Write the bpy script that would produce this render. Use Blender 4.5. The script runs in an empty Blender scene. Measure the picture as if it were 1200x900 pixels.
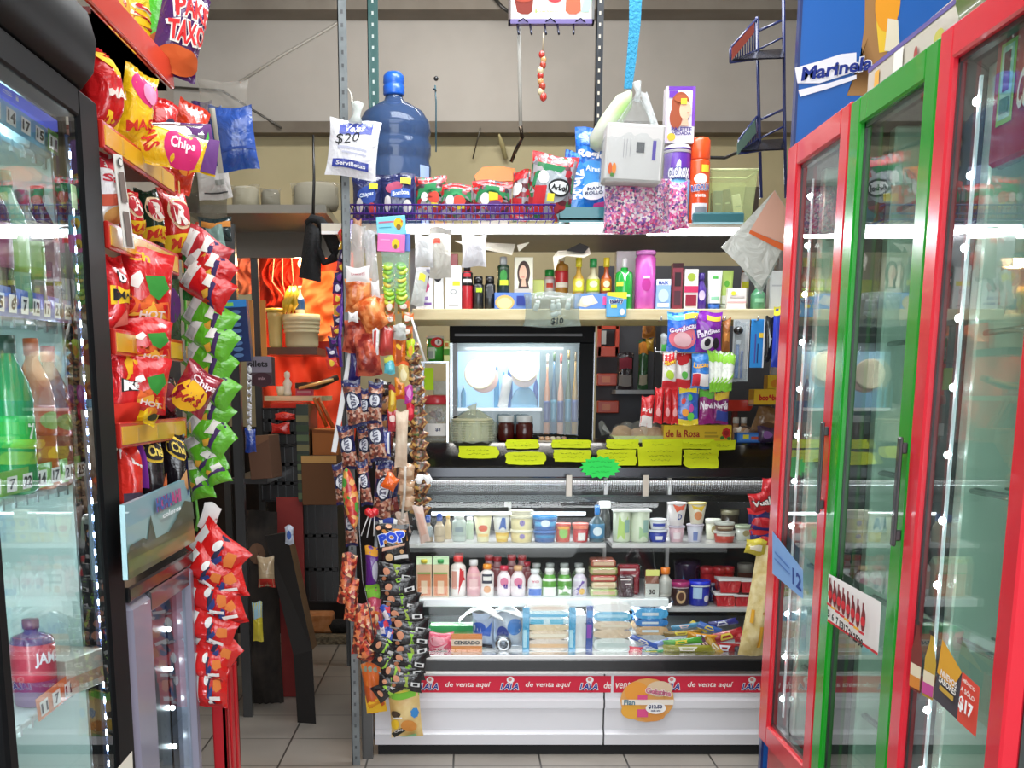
import bpy, math, random
from mathutils import Vector, Matrix, Euler
random.seed(7)
PI = math.pi
# ------------------------------------------------------------------ camera
FPX, PX0, PY0, TILT, EYE = 1400.0, 545.0, 752.0, math.atan(.208), 1.25
cam_d = bpy.data.cameras.new('camera'); cam = bpy.data.objects.new('camera', cam_d)
bpy.context.scene.collection.objects.link(cam)
cam.location = (0, 0, EYE); cam.rotation_euler = (PI/2 - TILT, 0, 0)
cam_d.sensor_width = 36; cam_d.lens = FPX/1200*36
cam_d.shift_x = (600-PX0)/1200; cam_d.shift_y = (PY0-450)/1200
cam_d.clip_start = .05
bpy.context.scene.camera = cam
# ------------------------------------------------------------------ view, world, large lights
sc = bpy.context.scene
sc.view_settings.view_transform = 'Standard'; sc.view_settings.look = 'None'
sc.view_settings.gamma = 1; sc.view_settings.use_curve_mapping = False
sc.view_settings.exposure = 0.0
w = bpy.data.worlds.new('daylight'); sc.world = w; w.use_nodes = True
bg = w.node_tree.nodes['Background']; bg.inputs[0].default_value = (.80, .90, 1, 1); bg.inputs[1].default_value = 1.3
C = sc.collection
def area(name, loc, rot, sx, sy, power, col=(1,1,1)):
    d = bpy.data.lights.new(name, 'AREA'); d.shape = 'RECTANGLE'; d.size = sx; d.size_y = sy
    d.energy = power; d.color = col
    o = bpy.data.objects.new(name, d); o.location = loc; o.rotation_euler = rot; C.objects.link(o); return o
area('shopfront_daylight', (.1, -2.1, 1.75), (math.radians(86), 0, 0), 3.1, 2.9, 140, (.93, .97, 1))
area('ceiling_fill_light', (-.05, 2.2, 3.0), (0, 0, 0), 1.5, 1.8, 38, (.95, .98, 1))  # unseen overhead panel, added to brighten the aisle
area('ceiling_fill_light', (.35, 3.75, 3.0), (math.radians(-6), 0, 0), 1.4, .7, 50, (.95, .98, 1))  # second unseen panel, added to brighten the counter area
area('back_wall_fill', (.1, 5.3, 3.12), (math.radians(32), 0, 0), 1.3, .14, 21, (1, .97, .92))  # unseen light added to brighten the back wall
# ------------------------------------------------------------------ pixel helpers (photo pixel + real depth -> point in the shop)
def ray(px, py):
    a = (px-PX0)/FPX; b = -(py-PY0)/FPX
    return (a, math.cos(TILT)+b*math.sin(TILT), -math.sin(TILT)+b*math.cos(TILT))
def at(px, py, Y):
    d = ray(px, py); k = Y/d[1]; return Vector((d[0]*k, Y, EYE+d[2]*k))
def onx(px, py, X):
    d = ray(px, py); k = X/d[0]; return Vector((X, d[1]*k, EYE+d[2]*k))
def zat(py, Y): return at(600, py, Y).z
def xat(px, Y, py=460): return at(px, py, Y).x
def ppm(Y, py=460): return 1/(at(601, py, Y).x-at(600, py, Y).x)
def bb(x0, y0, x1, y1, Y):          # centre x, base z, width, height
    a = at((x0+x1)/2, y1, Y); b = at((x0+x1)/2, y0, Y)
    return a.x, a.z, (x1-x0)/ppm(Y, (y0+y1)/2), b.z-a.z
# ------------------------------------------------------------------ materials
def lin(c): return c/12.92 if c <= .04045 else ((c+.055)/1.055)**2.4
def hexc(h): return tuple(lin(int(h[i:i+2], 16)/255) for i in (0, 2, 4)) + (1,)
_M = {}
KIND = {'p': (.32, 0, .3, 3, .0), 'f': (.22, .0, .5, 18, .55), 'm': (.8, 0, 0, 0, 0), 'c': (.85, 0, .0, 60, .35), 'k': (.25, 1, 0, 0, 0), 'g': (.22, 0, .22, 0, 0), 'b': (.5, 0, 0, 0, 0)}
def mat(h, kind='p'):
    """h hex colour; kind p plastic, f foil wrapper, m matte, c cloth, k metal, g glossy enamel, e=emission strength e.g. e5"""
    key = h+kind
    if key in _M: return _M[key]
    m = bpy.data.materials.new(key); m.use_nodes = True; nt = m.node_tree; b = nt.nodes['Principled BSDF']
    col = hexc(h); b.inputs['Base Color'].default_value = col
    if kind[0] == 'e':
        b.inputs['Emission Color'].default_value = col; b.inputs['Emission Strength'].default_value = float(kind[1:])
    elif kind[0] in 'tT':            # translucent film: t<opacity%>
        nt.nodes.remove(b); out = nt.nodes['Material Output']
        tr = nt.nodes.new('ShaderNodeBsdfTransparent'); tr.inputs[0].default_value = tuple(.55+.45*c for c in col[:3])+(1,)
        pr = nt.nodes.new('ShaderNodeBsdfPrincipled'); pr.inputs['Base Color'].default_value = col
        pr.inputs['Roughness'].default_value = .12
        mx = nt.nodes.new('ShaderNodeMixShader'); mx.inputs[0].default_value = float(kind[1:])/100
        nt.links.new(tr.outputs[0], mx.inputs[1]); nt.links.new(pr.outputs[0], mx.inputs[2]); nt.links.new(mx.outputs[0], out.inputs[0])
        if kind[0] == 't': _bump(nt, pr, 22, .5)
    else:
        r, mt, cc, sc_, bp = KIND[kind[0]]
        b.inputs['Roughness'].default_value = r; b.inputs['Metallic'].default_value = mt
        b.inputs['Coat Weight'].default_value = cc
        if kind[0] == 'b': b.inputs['Specular IOR Level'].default_value = .12
        if bp: _bump(nt, b, sc_, bp)
    _M[key] = m; return m
def _bump(nt, b, scale, s):
    tc = nt.nodes.new('ShaderNodeTexCoord'); n = nt.nodes.new('ShaderNodeTexNoise'); n.inputs['Scale'].default_value = scale
    n.inputs['Detail'].default_value = 3; n.inputs['Distortion'].default_value = 1.2
    bu = nt.nodes.new('ShaderNodeBump'); bu.inputs['Strength'].default_value = s; bu.inputs['Distance'].default_value = .02
    nt.links.new(tc.outputs['Object'], n.inputs['Vector']); nt.links.new(n.outputs[0], bu.inputs['Height']); nt.links.new(bu.outputs[0], b.inputs['Normal'])
def bits(name, cols, scale, rough=.4, bump=.3):
    """small multicoloured pieces seen through a clear wrapper: voronoi cells, each one of the colours"""
    key = 'bits'+name
    if key in _M: return _M[key]
    m = bpy.data.materials.new(key); m.use_nodes = True; nt = m.node_tree; b = nt.nodes['Principled BSDF']
    tc = nt.nodes.new('ShaderNodeTexCoord'); v = nt.nodes.new('ShaderNodeTexVoronoi'); v.inputs['Scale'].default_value = scale
    sp = nt.nodes.new('ShaderNodeSeparateColor'); r = nt.nodes.new('ShaderNodeValToRGB'); r.color_ramp.interpolation = 'CONSTANT'
    el = r.color_ramp.elements
    while len(el) < len(cols): el.new(.5)
    for i, c in enumerate(cols): el[i].position = i/len(cols); el[i].color = hexc(c)
    nt.links.new(tc.outputs['Object'], v.inputs['Vector']); nt.links.new(v.outputs['Color'], sp.inputs[0]); nt.links.new(sp.outputs[0], r.inputs[0])
    nt.links.new(r.outputs[0], b.inputs['Base Color']); b.inputs['Roughness'].default_value = rough; b.inputs['Coat Weight'].default_value = .4
    bu = nt.nodes.new('ShaderNodeBump'); bu.inputs['Strength'].default_value = bump; bu.inputs['Distance'].default_value = .004
    nt.links.new(v.outputs['Distance'], bu.inputs['Height']); nt.links.new(bu.outputs[0], b.inputs['Normal'])
    _M[key] = m; return m
def noisy(name, c1, c2, scale, rough=.7, detail=5, bump=0.0, metal=0, lo=.35, hi=.65, stretch=None):
    key = 'noisy'+name
    if key in _M: return _M[key]
    m = bpy.data.materials.new(key); m.use_nodes = True; nt = m.node_tree; b = nt.nodes['Principled BSDF']
    tc = nt.nodes.new('ShaderNodeTexCoord'); n = nt.nodes.new('ShaderNodeTexNoise'); n.inputs['Scale'].default_value = scale; n.inputs['Detail'].default_value = detail
    src = tc.outputs['Object']
    if stretch:
        mp = nt.nodes.new('ShaderNodeMapping'); mp.inputs['Scale'].default_value = stretch; nt.links.new(src, mp.inputs[0]); src = mp.outputs[0]
    r = nt.nodes.new('ShaderNodeValToRGB'); e = r.color_ramp.elements; e[0].position = lo; e[1].position = hi; e[0].color = hexc(c1); e[1].color = hexc(c2)
    nt.links.new(src, n.inputs['Vector']); nt.links.new(n.outputs[0], r.inputs[0]); nt.links.new(r.outputs[0], b.inputs['Base Color'])
    b.inputs['Roughness'].default_value = rough; b.inputs['Metallic'].default_value = metal
    if bump:
        bu = nt.nodes.new('ShaderNodeBump'); bu.inputs['Strength'].default_value = bump; bu.inputs['Distance'].default_value = .01
        nt.links.new(n.outputs[0], bu.inputs['Height']); nt.links.new(bu.outputs[0], b.inputs['Normal'])
    _M[key] = m; return m
def pane(name='pane', tint=(.97, 1, .985), rough=.0, ior=1.5):
    """thin sheet of glass: clear with true Fresnel reflection"""
    key = 'pane'+name
    if key in _M: return _M[key]
    m = bpy.data.materials.new(key); m.use_nodes = True; nt = m.node_tree; nt.nodes.remove(nt.nodes['Principled BSDF'])
    tr = nt.nodes.new('ShaderNodeBsdfTransparent'); tr.inputs[0].default_value = (*tint, 1)
    gl = nt.nodes.new('ShaderNodeBsdfGlossy'); gl.inputs['Roughness'].default_value = rough
    fr = nt.nodes.new('ShaderNodeFresnel'); ge = nt.nodes.new('ShaderNodeNewGeometry'); ma = nt.nodes.new('ShaderNodeMath'); ma.operation = 'MULTIPLY_ADD'
    ma.inputs[1].default_value = 1/ior-ior; ma.inputs[2].default_value = ior      # same reflection from either side of the sheet
    nt.links.new(ge.outputs['Backfacing'], ma.inputs[0]); nt.links.new(ma.outputs[0], fr.inputs[0])
    mx = nt.nodes.new('ShaderNodeMixShader')
    nt.links.new(fr.outputs[0], mx.inputs[0]); nt.links.new(tr.outputs[0], mx.inputs[1]); nt.links.new(gl.outputs[0], mx.inputs[2])
    nt.links.new(mx.outputs[0], nt.nodes['Material Output'].inputs[0]); _M[key] = m; return m
def M_(x): return x if not isinstance(x, str) else (mat(*x.split(':')) if ':' in x else mat(x))
# ------------------------------------------------------------------ text outlines (cached)
_T = {}
def textmesh(s, shear=0, bold=.02):
    key = (s, shear, bold)
    if key in _T: return _T[key]
    cu = bpy.data.curves.new('t', 'FONT'); cu.body = s; cu.shear = shear; cu.offset = bold; cu.resolution_u = 2
    o = bpy.data.objects.new('t', cu); me = bpy.data.meshes.new_from_object(o)
    vs = [v.co.xy.copy() for v in me.vertices]; fs = [tuple(p.vertices) for p in me.polygons]
    bpy.data.objects.remove(o); bpy.data.curves.remove(cu); bpy.data.meshes.remove(me)
    if vs:
        x0 = min(v.x for v in vs); x1 = max(v.x for v in vs); y0 = min(v.y for v in vs); y1 = max(v.y for v in vs)
        vs = [(v.x-(x0+x1)/2, v.y-(y0+y1)/2) for v in vs]; r = (vs, fs, x1-x0, y1-y0)
    else: r = ([], [], 1, 1)
    _T[key] = r; return r
# ------------------------------------------------------------------ mesh builder
class MB:
    def __init__(s, X=None): s.v = []; s.f = []; s.i = []; s.s = []; s.mats = []; s.X = X or Matrix()
    def mi(s, m):
        m = M_(m)
        if m not in s.mats: s.mats.append(m)
        return s.mats.index(m)
    def add(s, vs, fs, m, smooth=False):
        b = len(s.v); X = s.X; s.v += [tuple(X @ Vector(p)) for p in vs]; k = s.mi(m)
        for f in fs: s.f.append(tuple(b+j for j in f)); s.i.append(k); s.s.append(smooth)
        return s
    def box(s, x0, x1, y0, y1, z0, z1, m, bev=0.0):
        if x0 > x1: x0, x1 = x1, x0
        if y0 > y1: y0, y1 = y1, y0
        if z0 > z1: z0, z1 = z1, z0
        bev = min(bev, (x1-x0)/3, (y1-y0)/3, (z1-z0)/3)
        if bev <= 0:
            vs = [(x, y, z) for z in (z0, z1) for y in (y0, y1) for x in (x0, x1)]
            return s.add(vs, [(0,2,3,1),(4,5,7,6),(0,1,5,4),(2,6,7,3),(0,4,6,2),(1,3,7,5)], m)
        # chamfered box: rounded rectangle rings
        def ring(z, g):
            c = bev; a, b_, d, e = x0+g, x1-g, y0+g, y1-g
            return [(a+c-g if g < c else a, d, z), (b_-c+g if g < c else b_, d, z), (b_, d+c-g if g < c else d, z), (b_, e-c+g if g < c else e, z), (b_-c+g if g < c else b_, e, z), (a+c-g if g < c else a, e, z), (a, e-c+g if g < c else e, z), (a, d+c-g if g < c else d, z)]
        rs = [ring(z0, bev*.99), ring(z0+bev, 0), ring(z1-bev, 0), ring(z1, bev*.99)]
        vs = [p for r in rs for p in r]; fs = []
        for k in range(3):
            for j in range(8): fs.append((k*8+j, k*8+(j+1) % 8, k*8+8+(j+1) % 8, k*8+8+j))
        fs += [tuple(reversed(range(8))), tuple(range(24, 32))]
        return s.add(vs, fs, m)
    def prism(s, pts, a0, a1, m, axis='x', smooth=False):
        """extrude closed 2D outline; axis x: pts=(y,z); y: pts=(x,z); z: pts=(x,y)"""
        n = len(pts)
        def P(p, a): return (a, p[0], p[1]) if axis == 'x' else (p[0], a, p[1]) if axis == 'y' else (p[0], p[1], a)
        vs = [P(p, a0) for p in pts]+[P(p, a1) for p in pts]
        s.add(vs, [(j, (j+1) % n, n+(j+1) % n, n+j) for j in range(n)], m, smooth)
        return s.add(vs, [tuple(reversed(range(n))), tuple(range(n, 2*n))], m)
    def sheet(s, pts, a0, a1, m, t=.004, axis='x', smooth=True):
        """open 2D polyline given thickness t then extruded along axis"""
        off = []
        for j, p in enumerate(pts):
            a = Vector(pts[max(j-1, 0)]); b = Vector(pts[min(j+1, len(pts)-1)]); d = (b-a).normalized(); off.append((p[0]-d.y*t, p[1]+d.x*t))
        return s.prism(list(pts)+off[::-1], a0, a1, m, axis, smooth)
    def lathe(s, prof, m, n=20, c=(0, 0, 0), smooth=True, sx=1, sy=1, a0=0, a1=2*PI):
        vs = []; fs = []; full = abs(a1-a0-2*PI) < 1e-6; cols = n if full else n+1
        for r, z in prof:
            for k in range(cols):
                a = a0+(a1-a0)*k/n; vs.append((c[0]+r*math.cos(a)*sx, c[1]+r*math.sin(a)*sy, c[2]+z))
        for j in range(len(prof)-1):
            for k in range(n):
                k2 = (k+1) % cols; fs.append((j*cols+k, j*cols+k2, (j+1)*cols+k2, (j+1)*cols+k))
        if full:
            if prof[0][0] > 1e-5: fs.append(tuple(reversed(range(cols))))
            if prof[-1][0] > 1e-5: fs.append(tuple(range((len(prof)-1)*cols, len(prof)*cols)))
        return s.add(vs, fs, m, smooth)
    def tube(s, pts, r, m, n=8, smooth=True, closed=False):
        P = [Vector(p) for p in pts]; vs = []; fs = []; N = len(P)
        for j, p in enumerate(P):
            a = P[(j-1) % N] if closed else P[max(j-1, 0)]; b = P[(j+1) % N] if closed else P[min(j+1, N-1)]
            d = (b-a).normalized() if (b-a).length > 1e-9 else Vector((0, 0, 1)); up = Vector((0, 0, 1)) if abs(d.z) < .95 else Vector((1, 0, 0))
            u = d.cross(up).normalized(); v = d.cross(u); rr = r[j] if isinstance(r, (list, tuple)) else r
            for k in range(n): q = p+(u*math.cos(2*PI*k/n)+v*math.sin(2*PI*k/n))*rr; vs.append(tuple(q))
        for j in range(N if closed else N-1):
            j2 = (j+1) % N
            for k in range(n): fs.append((j*n+k, j*n+(k+1) % n, j2*n+(k+1) % n, j2*n+k))
        if not closed: fs += [tuple(reversed(range(n))), tuple(range((N-1)*n, N*n))]
        return s.add(vs, fs, m, smooth)
    def grid(s, fn, nu, nv, m, smooth=True, mf=None):
        """fn(u,v) u,v in 0..1 ; mf(u,v)->material optional"""
        b = len(s.v); X = s.X
        for j in range(nv+1):
            for i in range(nu+1): s.v.append(tuple(X @ Vector(fn(i/nu, j/nv))))
        k = s.mi(m)
        for j in range(nv):
            for i in range(nu):
                s.f.append((b+j*(nu+1)+i, b+j*(nu+1)+i+1, b+(j+1)*(nu+1)+i+1, b+(j+1)*(nu+1)+i)); s.s.append(smooth)
                s.i.append(s.mi(mf((i+.5)/nu, (j+.5)/nv)) if mf else k)
        return s
    def ball(s, c, r, m, n=12, sz=1):
        return s.lathe([(r*math.sin(PI*j/8), -r*sz*math.cos(PI*j/8)) for j in range(9)], m, n, c)
    # printed decals: S(u,v,off) -> point ; u -.5...5 across, v 0..1 up ; W,H metres
    def decal(s, S, W, H, ops, step=.0007):
        off = step
        for o in ops:
            k = o[0]
            if k == 'r':
                u0, u1, v0, v1, m = o[1:6]
                s.grid(lambda a, b: S(u0+(u1-u0)*a, v0+(v1-v0)*b, off), 8, 6, m)
            elif k in 'es':
                cu, cv, ru, rv, m = o[1:6]; n = 20 if k == 'e' else 2*o[6]
                vs = [S(cu, cv, off)]; fs = []
                for q in (.5, 1):
                    for j in range(n):
                        rr = q*(1 if k == 'e' or j % 2 == 0 else .84); a = 2*PI*j/n
                        vs.append(S(cu+ru*rr*math.cos(a), cv+rv*rr*math.sin(a), off))
                for j in range(n):
                    fs.append((0, 1+j, 1+(j+1) % n)); fs.append((1+j, 1+n+j, 1+n+(j+1) % n, 1+(j+1) % n))
                s.add(vs, fs, m, True)
            elif k == 'p':
                pts, m = o[1], o[2]; cu = sum(p[0] for p in pts)/len(pts); cv = sum(p[1] for p in pts)/len(pts); n = len(pts)
                vs = [S(cu, cv, off)]+[S((cu+p[0])/2, (cv+p[1])/2, off) for p in pts]+[S(p[0], p[1], off) for p in pts]
                fs = [(0, 1+j, 1+(j+1) % n) for j in range(n)]+[(1+j, 1+n+j, 1+n+(j+1) % n, 1+(j+1) % n) for j in range(n)]
                s.add(vs, fs, m, True)
            elif k == 't':
                txt, cu, cv, h, m = o[1:6]; opt = o[6] if len(o) > 6 else {}
                base = textmesh(txt, opt.get('sh', 0), opt.get('b', .03))
                sc_ = h*H/base[3]; wx = sc_
                if 'w' in opt: wx = opt['w']*W/base[2]
                rot = math.radians(opt.get('rot', 0)); ca, sa = math.cos(rot), math.sin(rot)
                lay = []
                if 'o' in opt: lay.append((textmesh(txt, opt.get('sh', 0), opt.get('b', .03)+opt.get('ow', .07)), opt['o'], off))
                lay.append((base, m, off+(step if 'o' in opt else 0)))
                for (tm, mm, of) in lay:
                    vs = []
                    for x, y in tm[0]:
                        x *= wx; y *= sc_; vs.append(S(cu+(x*ca-y*sa)/W, cv+(x*sa+y*ca)/H, of))
                    if vs: s.add(vs, tm[1], mm)
                if 'o' in opt: off += step
            off += step
        return s
    def flatS(s, W, H, y=0.0):
        return lambda u, v, o: (u*W, y-o, v*H)
    def build(s, name, parent=None, loc=None, rot=None):
        me = bpy.data.meshes.new(name); me.from_pydata(s.v, [], s.f)
        for m in s.mats: me.materials.append(m)
        me.polygons.foreach_set('material_index', s.i); me.polygons.foreach_set('use_smooth', s.s); me.update()
        o = bpy.data.objects.new(name, me); C.objects.link(o)
        if parent: o.parent = parent
        if loc is not None: o.location = loc
        if rot is not None: o.rotation_euler = rot
        return o
def tag(o, label, cat, group=None, kind=None):
    if label: o['label'] = label
    if cat: o['category'] = cat
    if group: o['group'] = group
    if kind: o['kind'] = kind
    return o
def struct(o): o['kind'] = 'structure'; return o
def put(name, label, cat, parts, loc=(0, 0, 0), rot=(0, 0, 0), group=None, scale=None):
    """parts: MB -> one mesh; or list of (part name, MB[, label][, [(sub name, MB)]])"""
    if isinstance(parts, MB): o = parts.build(name, None, loc, rot)
    else:
        o = bpy.data.objects.new(name, None); C.objects.link(o); o.location = loc; o.rotation_euler = rot; o.empty_display_size = .02
        for p in parts:
            c = p[1].build(p[0], o)
            for e in p[2:]:
                if isinstance(e, str): c['label'] = e
                else:
                    for q in e:
                        d = q[1].build(q[0], c)
                        if len(q) > 2: d['label'] = q[2]
    if scale: o.scale = (scale,)*3
    return tag(o, label, cat, group)
def clone(o, loc, rot=None, label=None, group=None):
    r = o.copy(); C.objects.link(r); r.location = loc
    if rot is not None: r.rotation_euler = rot
    if label: r['label'] = label
    if group: r['group'] = group
    for ch in o.children:
        c = ch.copy(); C.objects.link(c); c.parent = r
        for g in ch.children: d = g.copy(); C.objects.link(d); d.parent = c
    return r
NTH = ['first', 'second', 'third', 'fourth', 'fifth', 'sixth', 'seventh', 'eighth', 'ninth', 'tenth', 'eleventh', 'twelfth', 'thirteenth', 'fourteenth', 'fifteenth', 'sixteenth']
# ------------------------------------------------------------------ package shapes (local frame: x width, z up, front faces -y, base at z=0)
def bag(W, H, D, base, ops=(), top=None, bot=None, seal=.07, seed=0, back=None, nw=14, nh=18, z0=0.0, sag=0.0):
    rnd = random.Random(seed*7919+int(W*1e4)+int(H*1e4)); ph = [rnd.uniform(0, 6.28) for _ in range(6)]; k1 = rnd.choice((5, 6, 7, 8))
    def S(u, v, off=0, side=-1):
        e = max(0.0, 1-abs(2*u)**2.6)**.7
        vv = min(max((v-seal*.8)/(1-seal*1.6), 0), 1); f = max(0.0, 1-abs(2*vv-1)**3.2)**.8
        bul = D/2*e*f*(1+sag*(.5-v))
        wr = .035*D*math.sin(k1*2*PI*u+ph[0]+3*v)*(1-f*.6)+.05*D*f*math.sin(5*v+4*u*math.cos(ph[1])*3+ph[2])*e
        nar = 1-.07*f-.0*abs(math.sin(9*v+ph[3]))
        y = side*(bul+off)+wr*.9
        if not (seal < v < 1-seal): y += .0*off
        return (u*W*nar, y, z0+v*H+.004*math.sin(6*u+ph[4])*(1 if v > .5 else -.6))
    mb = MB()
    def mf(u, v):
        if v > 1-seal: return top or base
        if v < seal: return bot or base
        return base
    mb.grid(lambda a, b: S(a-.5, b), nw, nh, base, True, mf)
    mb.grid(lambda a, b: S(.5-a, b, 0, 1), nw, nh, back or base, True, mf)
    if ops: mb.decal(lambda u, v, o: S(u, v, o), W, H, ops, max(.0008, D*.022))
    return mb
def carton(W, H, D, base, ops=(), side=None, topc=None, sops=None, bev=.0015):
    mb = MB(); mb.box(-W/2, W/2, -D/2, D/2, 0, H, base, bev)
    if side:
        mb.box(-W/2-.0004, -W/2+.001, -D/2+bev, D/2-bev, bev, H-bev, side); mb.box(W/2-.001, W/2+.0004, -D/2+bev, D/2-bev, bev, H-bev, side)
    if topc: mb.box(-W/2+bev, W/2-bev, -D/2+bev, D/2-bev, H-.001, H+.0005, topc)
    if ops: mb.decal(lambda u, v, o: (u*W, -D/2-o, v*H), W, H, ops)
    return mb
def cylS(rf, H, W=None, ang=0):
    """front wrap on round body; rf(v)->radius"""
    def S(u, v, o):
        r = rf(v); Wd = W or 2*r; a = u*Wd/r+ang; return ((r+o)*math.sin(a), -(r+o)*math.cos(a), v*H)
    return S
def interp(prof, H):
    def rf(v):
        z = v*H
        for (r0, z0), (r1, z1) in zip(prof, prof[1:]):
            if z0 <= z <= z1 and z1 > z0: return r0+(r1-r0)*(z-z0)/(z1-z0)
        return prof[-1][0]
    return rf
def bottle(R, H, body, cap, label=None, ops=(), lv=(.22, .62), shape='round', neck=.32, capr=.38, caph=.1, liquid=None, n=20):
    """parts list: body, cap, label"""
    hn = H*(1-caph)
    if shape == 'round': prof = [(R*.9, 0), (R, R*.12), (R, hn*.66), (R*.93, hn*.74), (R*.6, hn*.87), (R*neck, hn*.95), (R*neck, hn)]
    elif shape == 'soda': prof = [(R*.75, 0), (R*.97, hn*.04), (R, hn*.1), (R*.94, hn*.3), (R*.97, hn*.36), (R*.97, hn*.6), (R, hn*.66), (R*.85, hn*.78), (R*.5, hn*.9), (R*neck, hn*.96), (R*neck, hn)]
    elif shape == 'square': prof = [(R*.95, 0), (R, R*.1), (R, hn*.82), (R*.9, hn*.88), (R*neck, hn*.94), (R*neck, hn)]
    elif shape == 'can': prof = [(R*.9, 0), (R, R*.12), (R, hn*.93), (R*.8, hn*.97), (R*neck, hn)]
    elif shape == 'tall': prof = [(R*.92, 0), (R, R*.1), (R, hn*.5), (R*.9, hn*.6), (R*.45, hn*.75), (R*neck, hn*.85), (R*neck, hn)]
    else: prof = [(R*.8, 0), (R, R*.12), (R*.88, hn*.45), (R, hn*.8), (R*.8, hn*.9), (R*neck, hn*.96), (R*neck, hn)]
    b = MB().lathe(prof, body, n)
    c = MB().lathe([(R*capr, hn*.985), (R*capr*1.02, hn+.3*(H-hn)), (R*capr, H-.001), (R*capr*.8, H)], cap, 14)
    parts = [('body', b), ('cap', c)]
    if label or ops:
        rf = interp(prof, H); l = MB()
        if label:
            z0, z1 = lv[0]*H, lv[1]*H; zz = [z0+(z1-z0)*j/6 for j in range(7)]
            l.lathe([(rf(z/H)+.0006, z) for z in zz], label, n)
        if ops: l.decal(lambda u, v, o: cylS(lambda t: rf(lv[0]+(lv[1]-lv[0])*t), (lv[1]-lv[0])*H)(u, v, o+.0006)[:2]+(lv[0]*H+v*(lv[1]-lv[0])*H,), 2*R, (lv[1]-lv[0])*H, ops)
        parts.append(('label', l))
    return parts
def tub(R, H, body, lid, ops=(), taper=.82, lidh=.12, n=20, band=None):
    prof = [(R*taper*.95, 0), (R*taper, H*.03), (R*.97, H*(1-lidh))]
    b = MB().lathe(prof, body, n); rf = interp(prof, H)
    if band: b.lathe([(rf(v)+.0006, v*H) for v in (.15, .4, .6, .78)], band, n)
    if ops: b.decal(lambda u, v, o: cylS(rf, H)(u, v, o+.0008), 2*R, H, ops)
    l = MB().lathe([(R*.98, H*(1-lidh)), (R*1.03, H*(1-lidh)), (R*1.03, H*.985), (R*.95, H), (R*.9, H*.985), (0, H*.985)], lid, n)
    return [('cup', b), ('lid', l)]
def tubepack(W, H, D, body, cap, ops=(), caph=.16, capdown=True):
    """squeeze tube standing on its cap with a flat crimp on top"""
    def S(u, v, off=0, side=-1):
        e = max(0.0, 1-abs(2*u)**2)**.5; return (u*W*(.86+.14*v), side*(D/2*e*(1-v)**.7+.0008+off), caph*H+v*H*(1-caph))
    b = MB(); b.grid(lambda a, c: S(a-.5, c), 10, 8, body); b.grid(lambda a, c: S(.5-a, c, 0, 1), 10, 8, body)
    if ops: b.decal(lambda u, v, o: S(u, v, o), W, H*(1-caph), ops)
    c = MB().lathe([(W*.36, 0), (W*.4, H*.01), (W*.42, caph*H)], cap, 16, sy=D/W*1.05)
    return [('tube', b), ('cap', c)]
# ================================================================== ROOM
XL, XR, YB, YF, ZC = -1.5, 1.78, 6.6, -2.2, 3.28
# floor: square tiles with dark grout
fm = bpy.data.materials.new('floor tiles'); fm.use_nodes = True; nt = fm.node_tree; b = nt.nodes['Principled BSDF']
tc = nt.nodes.new('ShaderNodeTexCoord'); mp = nt.nodes.new('ShaderNodeMapping'); br = nt.nodes.new('ShaderNodeTexBrick')
br.offset = 0; br.squash = 1; br.inputs['Scale'].default_value = 1; br.inputs['Brick Width'].default_value = .30; br.inputs['Row Height'].default_value = .33
br.inputs['Mortar Size'].default_value = .0035; br.inputs['Mortar Smooth'].default_value = .2
br.inputs['Color1'].default_value = hexc('a39b92'); br.inputs['Color2'].default_value = hexc('b0a89e'); br.inputs['Mortar'].default_value = hexc('4a4642')
mp.inputs['Location'].default_value = (.04, -.29, 0)
nn = nt.nodes.new('ShaderNodeTexNoise'); nn.inputs['Scale'].default_value = 3; nn.inputs['Detail'].default_value = 6
mx = nt.nodes.new('ShaderNodeMix'); mx.data_type = 'RGBA'; mx.blend_type = 'MULTIPLY'; mx.inputs[0].default_value = .45
nt.links.new(tc.outputs['Object'], mp.inputs[0]); nt.links.new(mp.outputs[0], br.inputs[0]); nt.links.new(tc.outputs['Object'], nn.inputs[0])
nt.links.new(br.outputs[0], mx.inputs[6]); nt.links.new(nn.outputs[0], mx.inputs[7]); nt.links.new(mx.outputs[2], b.inputs['Base Color']); b.inputs['Roughness'].default_value = .34
struct(MB().box(XL-.1, XR+.1, YF, YB+.1, -.1, 0, fm).build('floor'))
wall_m = noisy('plaster', 'b2ada6', 'c0bbb4', 2.2, .9, 6, .15)
low_m = noisy('lowplaster', 'a9a07e', 'b8ae8b', 2.5, .85, 5, .1)
beam_m = noisy('beam', '6f675c', '7c7468', 5, .9, 5, .2)
zb0, zb1 = zat(160, YB), zat(147, YB)
wb = MB().box(XL-.1, XR+.1, YB, YB+.12, zb1, ZC, wall_m); wb.box(XL-.1, XR+.1, YB, YB+.12, 0, zb0, low_m)
# shallow rising seam in the plaster (left) and expansion gap
struct(wb.build('wall_back'))
struct(MB().box(XL, XR, YB-.10, YB+.02, zb0, zb1, beam_m).build('trim_1'))
struct(MB().box(XL, XR, YB-.18, YB, zat(11, YB-.18), ZC-.005, noisy('beam2', '857d73', '918a80', 4, .9)).build('trim_2'))
struct(MB().box(XL-.1, XL, YF, YB, 0, ZC, wall_m).build('wall_left'))
struct(MB().box(XR, XR+.1, YF, YB, 0, ZC, wall_m).build('wall_right'))
struct(MB().box(XL-.1, XR+.1, YF, YB+.12, ZC, ZC+.1, wall_m).build('ceiling'))
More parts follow.
